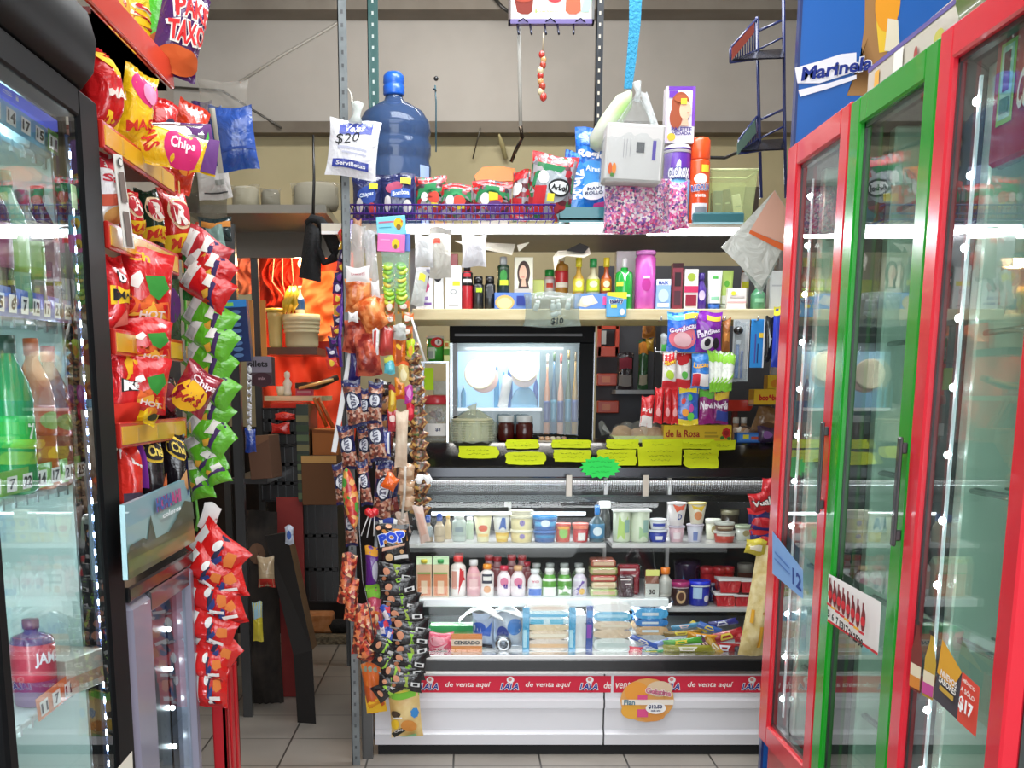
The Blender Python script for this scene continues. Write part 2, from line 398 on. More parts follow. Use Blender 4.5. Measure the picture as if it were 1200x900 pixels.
# white flat cable running across the upper plaster
a = at(281, 96, YB-.012); c = at(386, 33, YB-.012); d = at(437, -2, YB-.012)
put('wall_cable', 'thin white cable running diagonally up the bare grey wall', 'cable', MB().tube([a, (a+c)/2+Vector((0, 0, .006)), c, d], .007, 'c9c5bb', 6))
a = at(578, -4, YB-.2); c = at(588, 8, YB-.2); d = at(600, 17, YB-.2)
put('wall_cable', 'short black cable dropping behind the framed drinks picture at the top', 'cable', MB().tube([a, c, d], .009, '2b2a28', 6))
# ================================================================== POSTS
def angle_post(px0, px1, y0, y1, Y, col, label, hole, zbot=None, ztop=None, x=None):
    X0 = xat(px0, Y); X1 = xat(px1, Y); wd = X1-X0
    z0 = zbot if zbot is not None else zat(y1, Y); z1 = ztop if ztop is not None else min(zat(y0, Y), ZC)
    cx = (X0+X1)/2; m = MB(); t = .003
    m.box(-wd/2, wd/2, 0, t, 0, z1-z0, col); m.box(-wd/2, -wd/2+t, 0, .035, 0, z1-z0, col)
    z = .02
    while z < z1-z0-.01:
        m.box(-.0035, .0035, -.0006, .001, z, z+.011, hole); z += .038
    return put('steel_post', label, 'post', m, (cx, Y, z0))
steel = noisy('postgrey', '5d6264', '7f8586', 9, .5, 5, 0, .4)
angle_post(404, 414, 0, 900, 3.93, steel, 'tall grey slotted angle post standing at the left corner of the display case', '35393b', 0, ZC)
angle_post(437, 449, 0, 212, 4.62, mat('14504c', 'g'), 'dark teal slotted post rising behind the water jug', 'b9c4c0', 1.79, ZC)
angle_post(690, 698, -4, 212, 4.62, mat('22262c', 'g'), 'black slotted post rising behind the blue toilet paper pack', 'c8bfae', 1.79, ZC)
# ================================================================== DISPLAY CASE
CY = 4.05; CX0, CX1 = xat(433, CY), 1.32
W_ = lambda py, Y=CY: zat(py, Y)
white = mat('dcdbe0', 'g'); alu = mat('c9c7c5', 'k'); blk = mat('17181b', 'g'); satin = mat('b9b7b6', 'p')
case = bpy.data.objects.new('display_case', None); C.objects.link(case); case.location = (0, CY, 0)
tag(case, 'long glass-fronted refrigerated display case with white lower panels in the middle', 'display case')
def cpart(n, m, lab=None):
    o = m.build(n, case); o.location = (0, -CY, 0)
    if lab: o['label'] = lab
    return o
seam = xat(717, CY)
def ridge(x0, x1):
    z = [W_(872.5), W_(860), W_(855.5), W_(831), W_(820.5), W_(791), W_(788)]
    pts = [(CY+.03, z[0]), (CY-.002, z[0]), (CY-.006, z[1]), (CY+.012, z[2]), (CY+.012, z[3]), (CY-.004, z[3]+.004), (CY-.004, z[4]), (CY+.008, z[4]+.008), (CY+.008, z[5]), (CY+.008, z[6]), (CY+.03, z[6])]
    return MB().prism(pts, x0, x1, white)
for x0, x1 in ((CX0, seam-.003), (seam+.003, CX1)): cpart('base_panel', ridge(x0, x1))
cpart('body', MB().box(CX0+.005, CX1, CY+.03, CY+.85, .035, W_(775), mat('2a2a2c')).box(CX0+.05, CX1-.05, CY+.1, CY+.75, 0, .036, blk))
cpart('trim', MB().box(CX0, CX1, CY-.004, CY+.03, W_(789.5), W_(786), alu), 'lower aluminium trim')
cpart('bumper_rail', MB().box(CX0, CX1, CY-.012, CY+.03, W_(786), W_(772.5), blk, .003))
cpart('trim', MB().box(CX0, CX1, CY-.006, CY+.05, W_(772.5), W_(767.5), alu, .001), 'upper aluminium trim')
deck_z = W_(766, CY+.05)
cpart('deck', MB().box(CX0+.01, CX1, CY+.03, CY+.8, deck_z-.03, deck_z, mat('e4e6e8')))
cpart('back_panel', MB().box(CX0, CX1, CY+.78, CY+.82, deck_z, 1.03, mat('15181a')))
for x in (CX0, CX1-.012):
    cpart('side_panel', MB().prism([(CY, deck_z), (CY+.05, .62), (CY+.14, .80), (CY+.26, .95), (CY+.36, 1.03), (CY+.82, 1.03), (CY+.82, deck_z)], x, x+.012, mat('3a3c3e')))
gp = [(CY+.006, deck_z+.002), (CY+.02, .5), (CY+.055, .64), (CY+.11, .76), (CY+.18, .865), (CY+.245, .935)]
cpart('front_glass', MB().sheet(gp, CX0+.012, CX1-.012, pane('case', (.985, 1, .995), 0, 1.28), .002))
# ribbed chrome bar carrying the glass
rb = MB(); x = CX0+.02; zr = zat(565, CY+.25); prof = []
while x < CX1-.02:
    prof += [(.0075, x), (.0105, x+.0032), (.0075, x+.0064)]; x += .0075
rb.X = Matrix.Translation((0, CY+.25, zr)) @ Matrix.Rotation(PI/2, 4, 'Y'); rb.lathe(prof, mat('d4d6d8', 'k'), 8)
cpart('ribbed_bar', rb)
cpart('top_rail', MB().box(CX0, CX1, CY+.255, CY+.30, zat(560, CY+.255), zat(547, CY+.255), mat('48494c', 'k'), .004))
sl0 = (CY+.27, zat(548.5, CY+.27)); sl1 = (CY+.40, zat(519, CY+.40)); TOPZ = sl1[1]
def slope(py):         # depth/height on the sloping black glass for a photo row
    best = None
    for k in range(60):
        t = k/59; Y = sl0[0]+(sl1[0]-sl0[0])*t; z = sl0[1]+(sl1[1]-sl0[1])*t
        e = abs(at(600, py, Y).z-z)
        if best is None or e < best[0]: best = (e, Y, z)
    return best[1], best[2]
cpart('sloping_top', MB().prism([sl0, sl1, (sl1[0], sl1[1]-.02), (sl0[0], sl0[1]-.02)], CX0, CX1, mat('101114', 'g')))
cpart('countertop', MB().box(CX0, CX1, sl1[0], CY+.86, TOPZ-.02, TOPZ, mat('4c4d50', 'k'), .002))
for px in (668.5, 759.5):
    x = xat(px, CY+.22); cpart('glass_clip', MB().box(x-.010, x+.010, CY+.205, CY+.212, zat(582, CY+.2), zat(557, CY+.2), mat('c3b9ab'), .001))
# inner ceiling beam and light tube
cpart('inner_rail', MB().box(CX0+.02, CX1-.02, CY+.42, CY+.44, zat(588, CY+.42), zat(580, CY+.42), mat('3d3f40', 'k')))
cpart('light_tube', MB().tube([(xat(505, CY+.40), CY+.40, zat(602, CY+.40)), (xat(689, CY+.40), CY+.40, zat(602, CY+.40))], .006, mat('f4f8ff', 'e9'), 8))
cpart('light_tube', MB().tube([(xat(910, CY+.40), CY+.40, zat(602, CY+.40)), (xat(965, CY+.40), CY+.40, zat(602, CY+.40))], .006, mat('f4f8ff', 'e9'), 8))
cpart('shadow_strip', MB().box(CX0+.01, CX1-.01, CY+.004, CY+.09, 0, .034, mat('0e0e0f', 'm')))  # added dark strip standing in for the shadow under the panels
cpart('corner_post', MB().box(xat(423, CY-.05, 800), CX0-.004, CY-.05, CY-.02, 0, W_(766), mat('3c3b3a')))
# shelves of the case
S1 = zat(636.5, CY+.30)
S1Y = CY+.24
def shelf(px0, px1, pyt, Yf, depth, name, col=satin, th=.016):
    z = zat(pyt, Yf); x0, x1 = xat(px0, Yf, pyt), xat(px1, Yf, pyt)
    cpart(name, MB().box(x0, x1, Yf, Yf+depth, z-th, z, col, .002)); return z
S1 = shelf(478, 710, 637, S1Y, .42, 'shelf'); shelf(717, 965, 637, S1Y, .42, 'shelf')
S2Y = CY+.16
S2 = shelf(478, 784, 702, S2Y, .5, 'shelf', mat('e9eef0'), .028)
S3Y = CY+.22
S3 = shelf(783, 965, 712, S3Y, .42, 'shelf')
for px in (711, 786):
    x = xat(px, CY+.5); cpart('shelf_bracket', MB().box(x-.006, x+.006, CY+.45, CY+.47, deck_z, .98, satin))
# glowing liner under the second shelf
cpart('light_tube', MB().tube([(xat(490, CY+.3), CY+.38, S2-.04), (xat(780, CY+.3), CY+.38, S2-.04)], .006, mat('f4f8ff', 'e7'), 8))
cpart('inner_fitting', MB().box(xat(592, CY+.7), xat(600, CY+.7), CY+.70, CY+.72, zat(594, CY+.7), zat(583, CY+.7), 'e4e4e2').box(xat(597, CY+.7), xat(600, CY+.7), CY+.69, CY+.72, zat(600, CY+.7), zat(583, CY+.7), 'e4e4e2'))
# printed strip along the base
SY = CY+.0066
def strip(px0, px1):
    x0, x1 = xat(px0, SY, 800), xat(px1, SY, 800); z0, z1 = zat(811.5, SY), zat(792, SY)
    return x0, x1, z0, z1
def lala(mb, px):
    W = (22)/ppm(SY, 800); z0 = zat(811, SY); H = zat(792, SY)-z0; cx = xat(px, SY, 800)
    S = lambda u, v, o: (cx+u*W, SY-.0016-o, z0+v*H)
    mb.decal(S, W, H, [('e', .05, .76, .2, .2, 'f3efee:m'), ('e', .03, .78, .1, .1, 'd48a86:m'), ('t', 'LALA', 0, .36, .40, '283a96:m', {'w': .96, 'o': 'f3f1f4:m', 'sh': .25, 'ow': .06, 'b': .03})])
def venta(mb, px, wpx=55, txt='de venta aquí'):
    W = wpx/ppm(SY, 800); z0 = zat(811, SY); H = zat(792, SY)-z0; cx = xat(px, SY, 800)
    S = lambda u, v, o: (cx+u*W, SY-.0016-o, z0+v*H)
    mb.decal(S, W, H, [('t', txt, 0, .44, .42, 'f6e9e6:m', {'w': .97, 'sh': .2, 'b': .012})])
for (a, b2, ls, vs) in ((433, 716, (503, 597, 690), ((548.5, 55, 'de venta aquí'), (642.5, 55, 'de venta aquí'), (712, 9, 'de'))), (719, 960, (786, 880), ((732, 22, 'venta'), (832.5, 55, 'de venta aquí'), (925, 55, 'de venta aquí')))):
    x0, x1, z0, z1 = strip(a, b2); m = MB().box(x0, x1, SY-.0012, SY, z0, z1, 'cf2440:m')
    for p in ls: lala(m, p)
    for p in vs: venta(m, *p)
    cpart('advertising_strip', m, 'red printed strip with white lettering')
# round sticker over the seam
R = 31.5/ppm(CY, 820); cz = zat(820, CY); cx = xat(758, CY, 820)
m = MB(); Sd = lambda u, v, o: (cx+u*2*R, CY-.0065-o, cz+(v-.5)*2*R*.84)
m.decal(Sd, 2*R, 2*R*.84, [('e', 0, .5, .5, .5, 'e0a35c:m'), ('e', -.2, .68, .22, .24, 'e79a3c:m'), ('e', .22, .76, .24, .18, 'dcc3a4:m'), ('e', -.28, .26, .2, .18, 'e6a83e:m'), ('e', .1, .16, .24, .14, 'dd9448:m'),
 ('r', -.47, .49, .40, .52, 'efe6da:m'), ('r', -.18, .02, .12, .3, 'd94f86:m'), ('r', -.18, .0, .52, .62, 'd94f86:m'), ('t', 'Flan', -.33, .46, .12, '4d7a8c:m'), ('t', 'Gelatina', .2, .70, .13, 'c96b8a:m', {'rot': -8, 'o': 'f1e3d8:m'}), ('e', .16, .33, .19, .13, 'f2efee:m'), ('t', '$12.50', .15, .36, .10, '27305e:m', {'b': .05}), ('t', 'cada uno', .16, .28, .045, '27305e:m')])
cpart('sticker', m, 'round orange dessert sticker with a price')
# ================================================================== SHELVES ABOVE THE CASE
TY = 4.10
TSZ = zat(262, TY); TSB = zat(274.5, TY); TX0, TX1 = xat(478, TY), XR-.02
ts = put('top_shelf', 'upper metal wall shelf lit along its front edge, holding the water jug', 'shelf', [
    ('board', MB().box(TX0-.28, TX1, TY+.012, TY+.62, TSB+.012, TSZ, noisy('underside', '8d8577', 'a59d8e', 3, .35, 3, 0, .6))),
    ('light_tube', MB().box(TX0, xat(707, TY), TY-.006, TY+.012, zat(270, TY), TSZ-.004, mat('f6faff', 'e6'), .002).box(xat(708, TY), xat(732, TY), TY-.006, TY+.012, zat(273, TY), zat(265.5, TY), mat('f6faff', 'e6'), .002).box(xat(753, TY), TX1-.2, TY-.006, TY+.012, zat(276, TY), zat(267, TY), mat('f6faff', 'e6'), .002)),
    ('front_lip', MB().box(TX0-.28, TX1, TY+.0125, TY+.02, TSB+.002, TSZ+.002, 'd9d9d6'))])
BY = 4.14
BSZ, BSB = zat(362, BY), zat(375, BY)
wood = noisy('shelfwood', 'c3b184', 'd6c8a0', 6, .55, 6, 0, 0, .3, .7, (1, 8, 12))
put('lower_shelf', 'pale wooden shelf plank below the lit shelf, crowded with toiletries', 'shelf', [('board', MB().box(xat(484, BY), TX1, BY, BY+.36, BSB, BSZ, wood, .002))])
for px in (486, 905):
    x = xat(px, BY+.38); put('shelf_upright', 'grey upright carrying the wooden shelf, '+('near the small dye boxes at its left end' if px < 600 else 'near the cooler at its right end'), 'post', MB().box(-.012, .012, 0, .02, 0, TSB-TOPZ+.0, satin).box(-.005, .005, -.01, 0, 0, TSB-TOPZ, satin), (x, BY+.37, TOPZ))
area('case_glow', (xat(640, 4.1), TY-.02, TSB+.0), (math.radians(-40), 0, 0), 1.5, .04, 7, (.93, .97, 1))
area('inner_glow', (xat(640, 4.3), CY+.36, .92), (math.radians(-5), 0, 0), 1.3, .05, 3.2, (.93, .97, 1))
area('inner_glow', (xat(640, 4.3), CY+.30, S2-.045), (math.radians(-25), 0, 0), 1.0, .05, 2.2, (.93, .97, 1))
area('upper_glow', (xat(640, 4.3), CY+.02, .80), (math.radians(60), 0, 0), 1.3, .05, 0.5, (.93, .97, 1))
# ================================================================== RIGHT-HAND COOLERS (doors face the aisle, plane x = DX)
DX = .80
def Yx(px, X=DX): return onx(px, 460, X).y
def cooler(name, label, pxs, frame, trim, ztop, zbot, led, extras, kick=None, handle=None, body='3c4140'):
    """pxs: far outer, far inner, near inner, near outer edges of the door, read on the horizon"""
    y3, y2, y1, y0 = [Yx(p) if p > 100 else p for p in pxs]
    fr = mat(frame, 'g'); parts = []; D = .62
    # cabinet shell
    cab = MB(); sh = mat(body, 'g'); ins = mat('2b322f')
    cab.box(DX+.03, DX+D, y3-.012, y3, zbot, ztop, sh); cab.box(DX+.03, DX+D, y0, y0+.012, zbot, ztop, sh)
    cab.box(DX+.03, DX+D, y0, y3, ztop-.03, ztop, sh); cab.box(DX+.03, DX+D, y0, y3, 0.02, zbot, mat(kick or '2a2b2d', 'g')); cab.box(DX+D-.03, DX+D, y0, y3, zbot, ztop, mat('2c3331'))
    parts.append(('cabinet', cab))
    f = MB(); t = .045
    zt, zb = ztop-.006, zbot+.006; ft = .055
    f.box(DX, DX+.03, y2, y3, zb, zt, fr, .004); f.box(DX, DX+.03, y0, y1, zb, zt, fr, .004)
    f.box(DX, DX+.03, y1-.002, y2+.002, zt-ft, zt, fr, .004); f.box(DX, DX+.03, y1-.002, y2+.002, zb, zb+ft, fr, .004)
    g = .008; gk = mat('141516')
    f.box(DX+.012, DX+.028, y2-g, y2, zb+ft, zt-ft, gk); f.box(DX+.012, DX+.028, y1, y1+g, zb+ft, zt-ft, gk)
    f.box(DX+.012, DX+.028, y1, y2, zt-ft-g, zt-ft, gk); f.box(DX+.012, DX+.028, y1, y2, zb+ft, zb+ft+g, gk)
    parts.append(('door_frame', f))
    gl = MB(); gl.add([(DX+.014, y1, zb+ft), (DX+.014, y2, zb+ft), (DX+.014, y2, zt-ft), (DX+.014, y1, zt-ft)], [(0, 1, 2, 3)], pane('cool', (.9, .97, .94), 0, 1.75))
    gl.add([(DX+.026, y1, zb+ft), (DX+.026, y2, zb+ft), (DX+.026, y2, zt-ft), (DX+.026, y1, zt-ft)], [(0, 1, 2, 3)], pane('cool', (.9, .97, .94), 0, 1.75))
    parts.append(('door_glass', gl))
    # pale liner pillar beside the far jamb
    area('cooler_fill_light', (DX+.06, y0+.06, 1.1), (math.radians(90), 0, math.radians(-12)), .02, 1.3, .9, (.9, 1, .97))  # added light without a fitting, brightens the liner pillar
    px = MB().box(DX+.08, DX+.19, y3-.05, y3-.012, zbot+.02, ztop-.06, mat('b4d4c2'), .004); parts.append(('liner_pillar', px, 'pale green inner liner post'))
    for k in range(5):
        z = zbot+.22+k*.27
        s = MB()
        for j in range(9): s.tube([(DX+.10+j*.055, y0+.03, z), (DX+.10+j*.055, y3-.055, z)], .0028, mat('8e9692', 'k'), 5)
        s.tube([(DX+.095, y0+.03, z-.004), (DX+.095, y3-.055, z-.004)], .005, mat('b4bcb8', 'k'), 6); s.tube([(DX+.5, y0+.03, z-.004), (DX+.5, y3-.055, z-.004)], .005, mat('b4bcb8', 'k'), 6)
        parts.append(('wire_shelf', s))
    if led:
        a = MB().box(DX+.045, DX+.049, y3-.072, y3-.064, zbot+.08, ztop-.09, mat('d4e2ea', 'e.5')); subs = []
        z = zbot+.13
        while z < ztop-.1: subs.append(('led', MB().ball((DX+.042, y3-.068, z), .0065, mat('eef6ff', 'e90'), 8))); z += .115
        parts.append(('led_strip', a, subs))
    if handle:
        hy, z0, z1 = handle; hm = mat('4b4c50'); h = MB().tube([(DX-.002, hy, z0), (DX-.028, hy, z0+.03), (DX-.030, hy, (z0+z1)/2), (DX-.028, hy, z1-.03), (DX-.002, hy, z1)], .011, hm, 8); parts.append(('handle', h))
    parts += extras(y0, y1, y2, y3) if extras else []
    return put(name, label, 'drinks cooler', parts, (0, 0, 0))
def gS(pts):           # bilinear patch on the glass from 4 photo points (tl, tr, br, bl)
    q = [onx(p[0], p[1], DX) for p in pts]
    def S(u, v, o):
        a, b = u+.5, v; P = (q[3]*(1-a)+q[2]*a)*(1-b)+(q[0]*(1-a)+q[1]*a)*b; return (P.x-.0012-o, P.y, P.z)
    W = ((q[0]-q[1]).length+(q[3]-q[2]).length)/2; H = ((q[0]-q[3]).length+(q[1]-q[2]).length)/2
    return S, W, H
def ex1(y0, y1, y2, y3):
    S, W, H = gS([(906, 622), (942, 668), (942, 702), (906, 672)]); m = MB()
    m.decal(S, W, H, [('r', -.5, .5, 0, 1, '7ba6dc:m'), ('t', '12', .32, .45, .5, '1c3f8e:m', {'w': .28}), ('r', -.4, .1, .55, .6, '4a78bd:m'), ('r', -.4, .12, .4, .44, '4a78bd:m')])
    return [('paper_sign', m, 'blue paper price sign on the glass')]
def ex2(y0, y1, y2, y3):
    S, W, H = gS([(972, 672), (1034, 706), (1030, 768), (971, 728)]); m = MB(); ops = [('r', -.5, .5, 0, 1, 'f4f2f0:m'), ('r', -.5, .5, 0, .05, 'd32230:m')]
    for k, n in enumerate(('5', '6', '7', '13', '17', '24', '25', '38')):
        u = -.44+k*.1255; ops += [('e', u, .62, .04, .22, '7c1b22:m'), ('e', u, .60, .041, .09, 'd32230:m'), ('r', u-.014, u+.014, .8, .95, '7c1b22:m'), ('r', u-.05, u+.05, .36, .41, ('d32230:m', 'f0b02a:m')[k in (1, 4, 6)]), ('t', n, u, .2, .16, '222222:m', {'w': .045 if len(n) == 1 else .085, 'b': .05})]
    m.decal(S, W, H, ops); return [('price_strip', m, 'white strip picturing eight red bottles with prices')]
def ex3(y0, y1, y2, y3):
    S, W, H = gS([(1104, 763), (1151, 806), (1146, 864), (1095, 818)]); m = MB()
    m.decal(S, W, H, [('r', -.5, .10, .0, .96, '46414a:m'), ('p', [(-.5, .55), (-.1, .5), (.06, .97), (-.5, 1.25)], 'e2a52a:m'), ('r', .08, .5, 0, 1, 'dc4a38:m'), ('t', 'NUEVOS', -.2, .64, .13, 'f4f0ea:m', {'w': .4}), ('t', 'SABORES', -.2, .50, .13, 'f4f0ea:m', {'w': .42}), ('r', -.36, -.02, .3, .4, 'c9a13c:m'), ('t', 'MÉXICO', .29, .90, .09, 'f8e9e2:m', {'w': .3}), ('t', 'A SÓLO', .29, .72, .12, 'f8e9e2:m', {'w': .32}), ('t', '$17', .29, .42, .32, 'ffffff:m', {'w': .32, 'b': .05})])
    S2, W2, H2 = gS([(1070, 718), (1104, 740), (1096, 822), (1066, 806)])
    for cu, h, c, l in ((-.25, .95, '7a2a22:m', 'd9852c:m'), (.25, .93, 'c8a030:m', 'c74a96:m')):
        m.decal(S2, W2, H2, [('p', [(cu-.2, 0), (cu+.2, 0), (cu+.2, .52), (cu+.07, .78), (cu+.06, h), (cu-.06, h), (cu-.07, .78), (cu-.2, .52)], c), ('r', cu-.2, cu+.2, .04, .36, 'e9dcc0:m'), ('r', cu-.2, cu+.2, .04, .2, l), ('r', cu-.07, cu+.07, h-.05, h+.01, '2a2420:m')])
    r = MB(); S3 = lambda u, v, o: (DX+.075-o, (y1+.06)*(u+.5)+(y2-.14)*(.5-u)+0*(u), 1.56+v*.2)
    Wd = abs((y2-.14)-(y1+.06))
    r.box(DX+.032, DX+.05, y1+.02, 2.02, 1.60, 1.79, mat('b3202a', 'g'), .01)
    def Sr(u, v, o): return (DX+.0315-o, 2.02+(y1+.02-2.02)*(u+.5), 1.60+v*.19)
    r.decal(Sr, Wd, .19, [('r', -.40, -.16, .3, .93, '9dc35a:m'), ('r', -.37, -.19, .34, .9, 'a9cfc0:m'), ('r', -.33, -.23, .55, .85, '7a2430:m'), ('r', -.35, -.21, .38, .5, '55806a:m'), ('t', 'Coca-Cola', .2, .5, .3, 'f0e4e2:m', {'w': .55, 'sh': .3})])
    c = MB(); zc = zat(262, Yx(1188)) ; yy = Yx(1180, DX+.3)
    c.box(DX+.11, DX+.13, y1+.01, y1+.22, 1.33, 1.43, mat('c01e28', 'g'), .006); c.decal(lambda u, v, o: (DX+.1095-o, y1+.115-u*.21, 1.33+v*.1), .21, .1, [('t', 'Coca-Cola', 0, .5, .5, 'f4e8e6:m', {'w': .85, 'sh': .3})])
    return [('promotion_sticker', m, 'orange sticker with two bottles and price $17'), ('header_panel', r, 'red rounded panel behind the glass'), ('sign_card', c, 'small red sign with white script')]
Z1, Z0 = 1.85, .325
cooler('drinks_cooler', 'red-framed glass door cooler farthest along the right side, with a blue price paper', (909, 919, 966, 975.5), 'd31f2e', None, Z1, Z0, True, ex1, 'c21d2a')
o = cooler('drinks_cooler', 'green-framed glass door cooler between the two red-framed ones', (976.5, 987, 1056, 1070), '10951c', None, Z1-.005, Z0, False, ex2, '0e6a18')
cooler('drinks_cooler', 'red-framed glass door cooler nearest the viewer on the right, with a $17 sticker', (1071, 1085, 1192, 1212), 'dd2336', None, Z1, Z0, True, ex3, 'c21d2a')
o.children[1]['label'] = 'bright green door frame'
# two long dark handles
for k, (py, X_, za, zb_) in enumerate(((2.672, DX, zat(604, 2.63), zat(495, 2.63)), (2.19, DX, zat(640, 2.19), zat(512, 2.19)))):
    par = [x for x in bpy.data.objects if x.get('category') == 'drinks cooler'][0 if k == 0 else 1]
    m = MB(); m.box(DX-.016, DX-.009, py-.008, py+.008, za, zb_, mat('3b3c40'), .003); m.box(DX-.012, DX, py-.006, py+.006, za+.01, za+.03, mat('3b3c40'), .002); m.box(DX-.012, DX, py-.006, py+.006, zb_-.03, zb_-.01, mat('3b3c40'), .002)
    h = m.build('handle', par); h['label'] = 'dark grey upright handle'
# drinks standing in the coolers
def soda(R=.031, H=.24, liq='2a1712', cap='c9202c', lab='c9202c', txt=None, tcol='f4f0ee'):
    ops = [('t', txt, 0, .5, .5, tcol+':m', {'w': .75})] if txt else ()
    return bottle(R, H, mat(liq, 'p'), mat(cap), mat(lab, 'p') if lab else None, ops, (.42, .62), 'soda')
proto = {}
cnt = 0
for ci, (a, b2, nm) in enumerate(((2.72, 3.02, 'the farthest red-framed cooler'), (2.28, 2.55, 'the green-framed cooler'), (1.82, 2.05, 'the nearest red-framed cooler'))):
    for k in range(5):
        z = Z0+.22+k*.27+.003
        if ci < 2 or k != 2: continue
        for j, y in enumerate((a, (a+b2)/2, b2)):
            key = ('2a1712', 'c9202c', 'c9202c') if (ci+k) % 4 < 2 else ('b8601c', 'e8862a', 'd96a20')
            L = 'dark cola bottle inside %s, %s' % (nm, ('nearest of three', 'middle of three', 'farthest of three')[j])
            if key not in proto: proto[key] = put('drink_bottle', L, 'bottle', soda(.032, .235, *key), (DX+.25, y, z), group='bottles in the right-hand coolers')
            else: clone(proto[key], (DX+.25, y, z), label=L)
# ---------------------------------------------------------------- on top of / behind the coolers
# tall blue snack sign standing behind the far cooler
BYY = 3.19; x0 = xat(925, BYY, 300); x1 = x0+.62; zt = 2.62
m = MB().box(x0, x1, BYY, BYY+.02, .02, zt, mat('0a5fb4')); m.box(x0, x1, BYY+.02, BYY+.022, .02, zt, mat('7d766c', 'm')); m.box(x0-.006, x0, BYY-.002, BYY+.024, .02, zt, mat('20356e'))
zz = lambda py: zat(py, BYY); xx = lambda px, py: xat(px, BYY, py)
W, H = x1-x0, zt-.02; U = lambda px, py: (xx(px, py)-x0)/W-.5; V = lambda py: (zz(py)-.02)/H
def PP(l): return [(U(a, b), V(b)) for a, b in l]
S = lambda u, v, o: (x0+(u+.5)*W, BYY-.0003-o, .02+v*H)
m.decal(S, W, H, [('p', PP([(1014, -40), (1013, 30), (1006, 80), (992, 112), (1040, 112), (1040, -40)]), 'a87b4a:m'), ('p', PP([(1027, -30), (1027, 30), (1030, 62), (1044, 60), (1050, 30), (1052, -30)]), 'f0c63a:m'), ('e', U(1040, 4), V(4), .05, .025, 'ef9f22:m'), ('p', PP([(1036, 60), (1040, 22), (1052, 24), (1054, 62)]), 'e9dfc4:m'),
 ('p', PP([(931, 80), (960, 72), (985, 64), (1003, 62), (1003, 84), (960, 98), (934, 98)]), 'eceaf2:m'), ('p', PP([(935, 106), (970, 98), (1003, 88), (1003, 93), (968, 105), (937, 114)]), 'eceaf2:m'), ('t', 'Marinela', U(979, 81), V(81), 15/ppm(BYY, 80)/H, '1c2f86:m', {'w': 84/ppm(BYY, 80)/W, 'rot': 9, 'sh': .2, 'b': .03, 'o': 'eceaf2:m', 'ow': .05})])
put('advertising_board', 'tall blue advertising board with white script behind the far cooler', 'sign', [('panel', m)])
# things on the cooler tops
q = [onx(p[0], p[1], DX+.03) for p in ((992, 122), (1062, 62))]
def sl(pxa, pya, pxb, pyb, X): return onx(pxa, pya, X), onx(pxb, pyb, X)
zc1 = Z1+.0; z = Z1
m = MB().prism([(-.24, 0), (.24, 0), (.24, .075), (-.24, .085)], 0, .04, mat('c9c1b4'), 'x')
m.decal(lambda u, v, o: (-.0006-o, -u*.48, .003+v*.078), .48, .078, [('r', -.5, .5, .88, 1, '5a4a8e:m'), ('r', -.40, -.34, .1, .75, 'd9a23a:m'), ('r', -.16, -.05, .05, .85, 'e6e2da:m'), ('e', .1, .4, .02, .2, 'a03a30:m'), ('e', .34, .4, .05, .18, 'b9b04a:m')])
put('printed_box', 'long pale printed carton lying on top of the green-framed cooler', 'box', m, (DX+.06, 2.50, Z1-.004))
m = MB()
prof = [(0, 0), (.10, .0), (.155, .035), (.175, .09), (.165, .14)]
m.grid(lambda a, b: (.0-.03*math.sin(PI*b)-0+.02*b, .36*(.5-a), b*.13), 12, 6, mat('5d7a22', 'p')); 
m.prism([(-.34, 0), (.20, 0), (.20, .11), (-.34, .14)], .012, .20, mat('5d7a22', 'p'), 'x')
m.prism([(-.34, .14), (.20, .11), (.20, .20), (-.34, .24)], .05, .20, mat('d8d4cb', 'm'), 'x')
put('olive_case', 'olive green padded case under a white carton above the green and near red coolers', 'case', m, (DX+.05, 2.02, Z1))
# ================================================================== LEFT DRINKS COOLER (door plane x = LX)
LX = -.69
def Yl(px, X=LX): return onx(px, 460, X).y
ly3 = 2.40; ly0 = onx(12, 790, LX).y-.03; lz0, lz1 = .12, onx(104, 112, LX).z
st = mat('0e0f11', 'b'); fr = mat('1a1b1e')
lc = []
D = .66
cab = MB().box(LX-D, LX-.06, ly3-.03, ly3, 0.02, lz1+.18, st, .004).box(LX-D, LX-.06, ly0, ly0+.03, .02, lz1+.18, st).box(LX-D, LX-D+.03, ly0, ly3, .02, lz1, mat('cfe3e2'))
cab.box(LX-D, LX-.06, ly0, ly3, .02, lz0, st).box(LX-D, LX-.06, ly0+.03, ly3-.03, lz1-.03, lz1+.1, mat('d8e6e8'))
cab.box(LX-D+.03, LX-.08, ly3-.045, ly3-.03, lz0, lz1-.03, mat('cfe8e4'))
lc.append(('cabinet', cab))
f = MB(); sw = .115
f.box(LX-.022, LX, ly3-sw, ly3, lz0, lz1, st, .006); f.box(LX-.022, LX, ly0, ly0+.04, lz0, lz1, st, .006); f.box(LX-.05, LX, ly0+.038, ly3-sw+.002, lz0, lz0+.07, st, .004); f.box(LX-.05, LX, ly0+.038, ly3-sw+.002, lz1-.05, lz1, st, .004)
lc.append(('door_frame', f))
hp = [(LX-.06, lz1+.004), (LX+.0, lz1+.004), (LX+.022, lz1+.03), (LX+.03, lz1+.08), (LX+.018, lz1+.13), (LX-.02, lz1+.165), (LX-.06, lz1+.18)]
h = MB().prism(hp, ly0, ly3-.09, st, 'y', True)
h.lathe([(0, lz1+.004)]+[(r, z) for r, z in ((.06, lz1+.004), (.082, lz1+.03), (.09, lz1+.08), (.078, lz1+.13), (.04, lz1+.165), (0, lz1+.18))], st, 24, (LX-.06, ly3-.09, 0), True, 1, .4, 0, PI)
lc.append(('header', h, 'black bulging header'))
gm = pane('left', (.96, 1, .99))
g = MB()
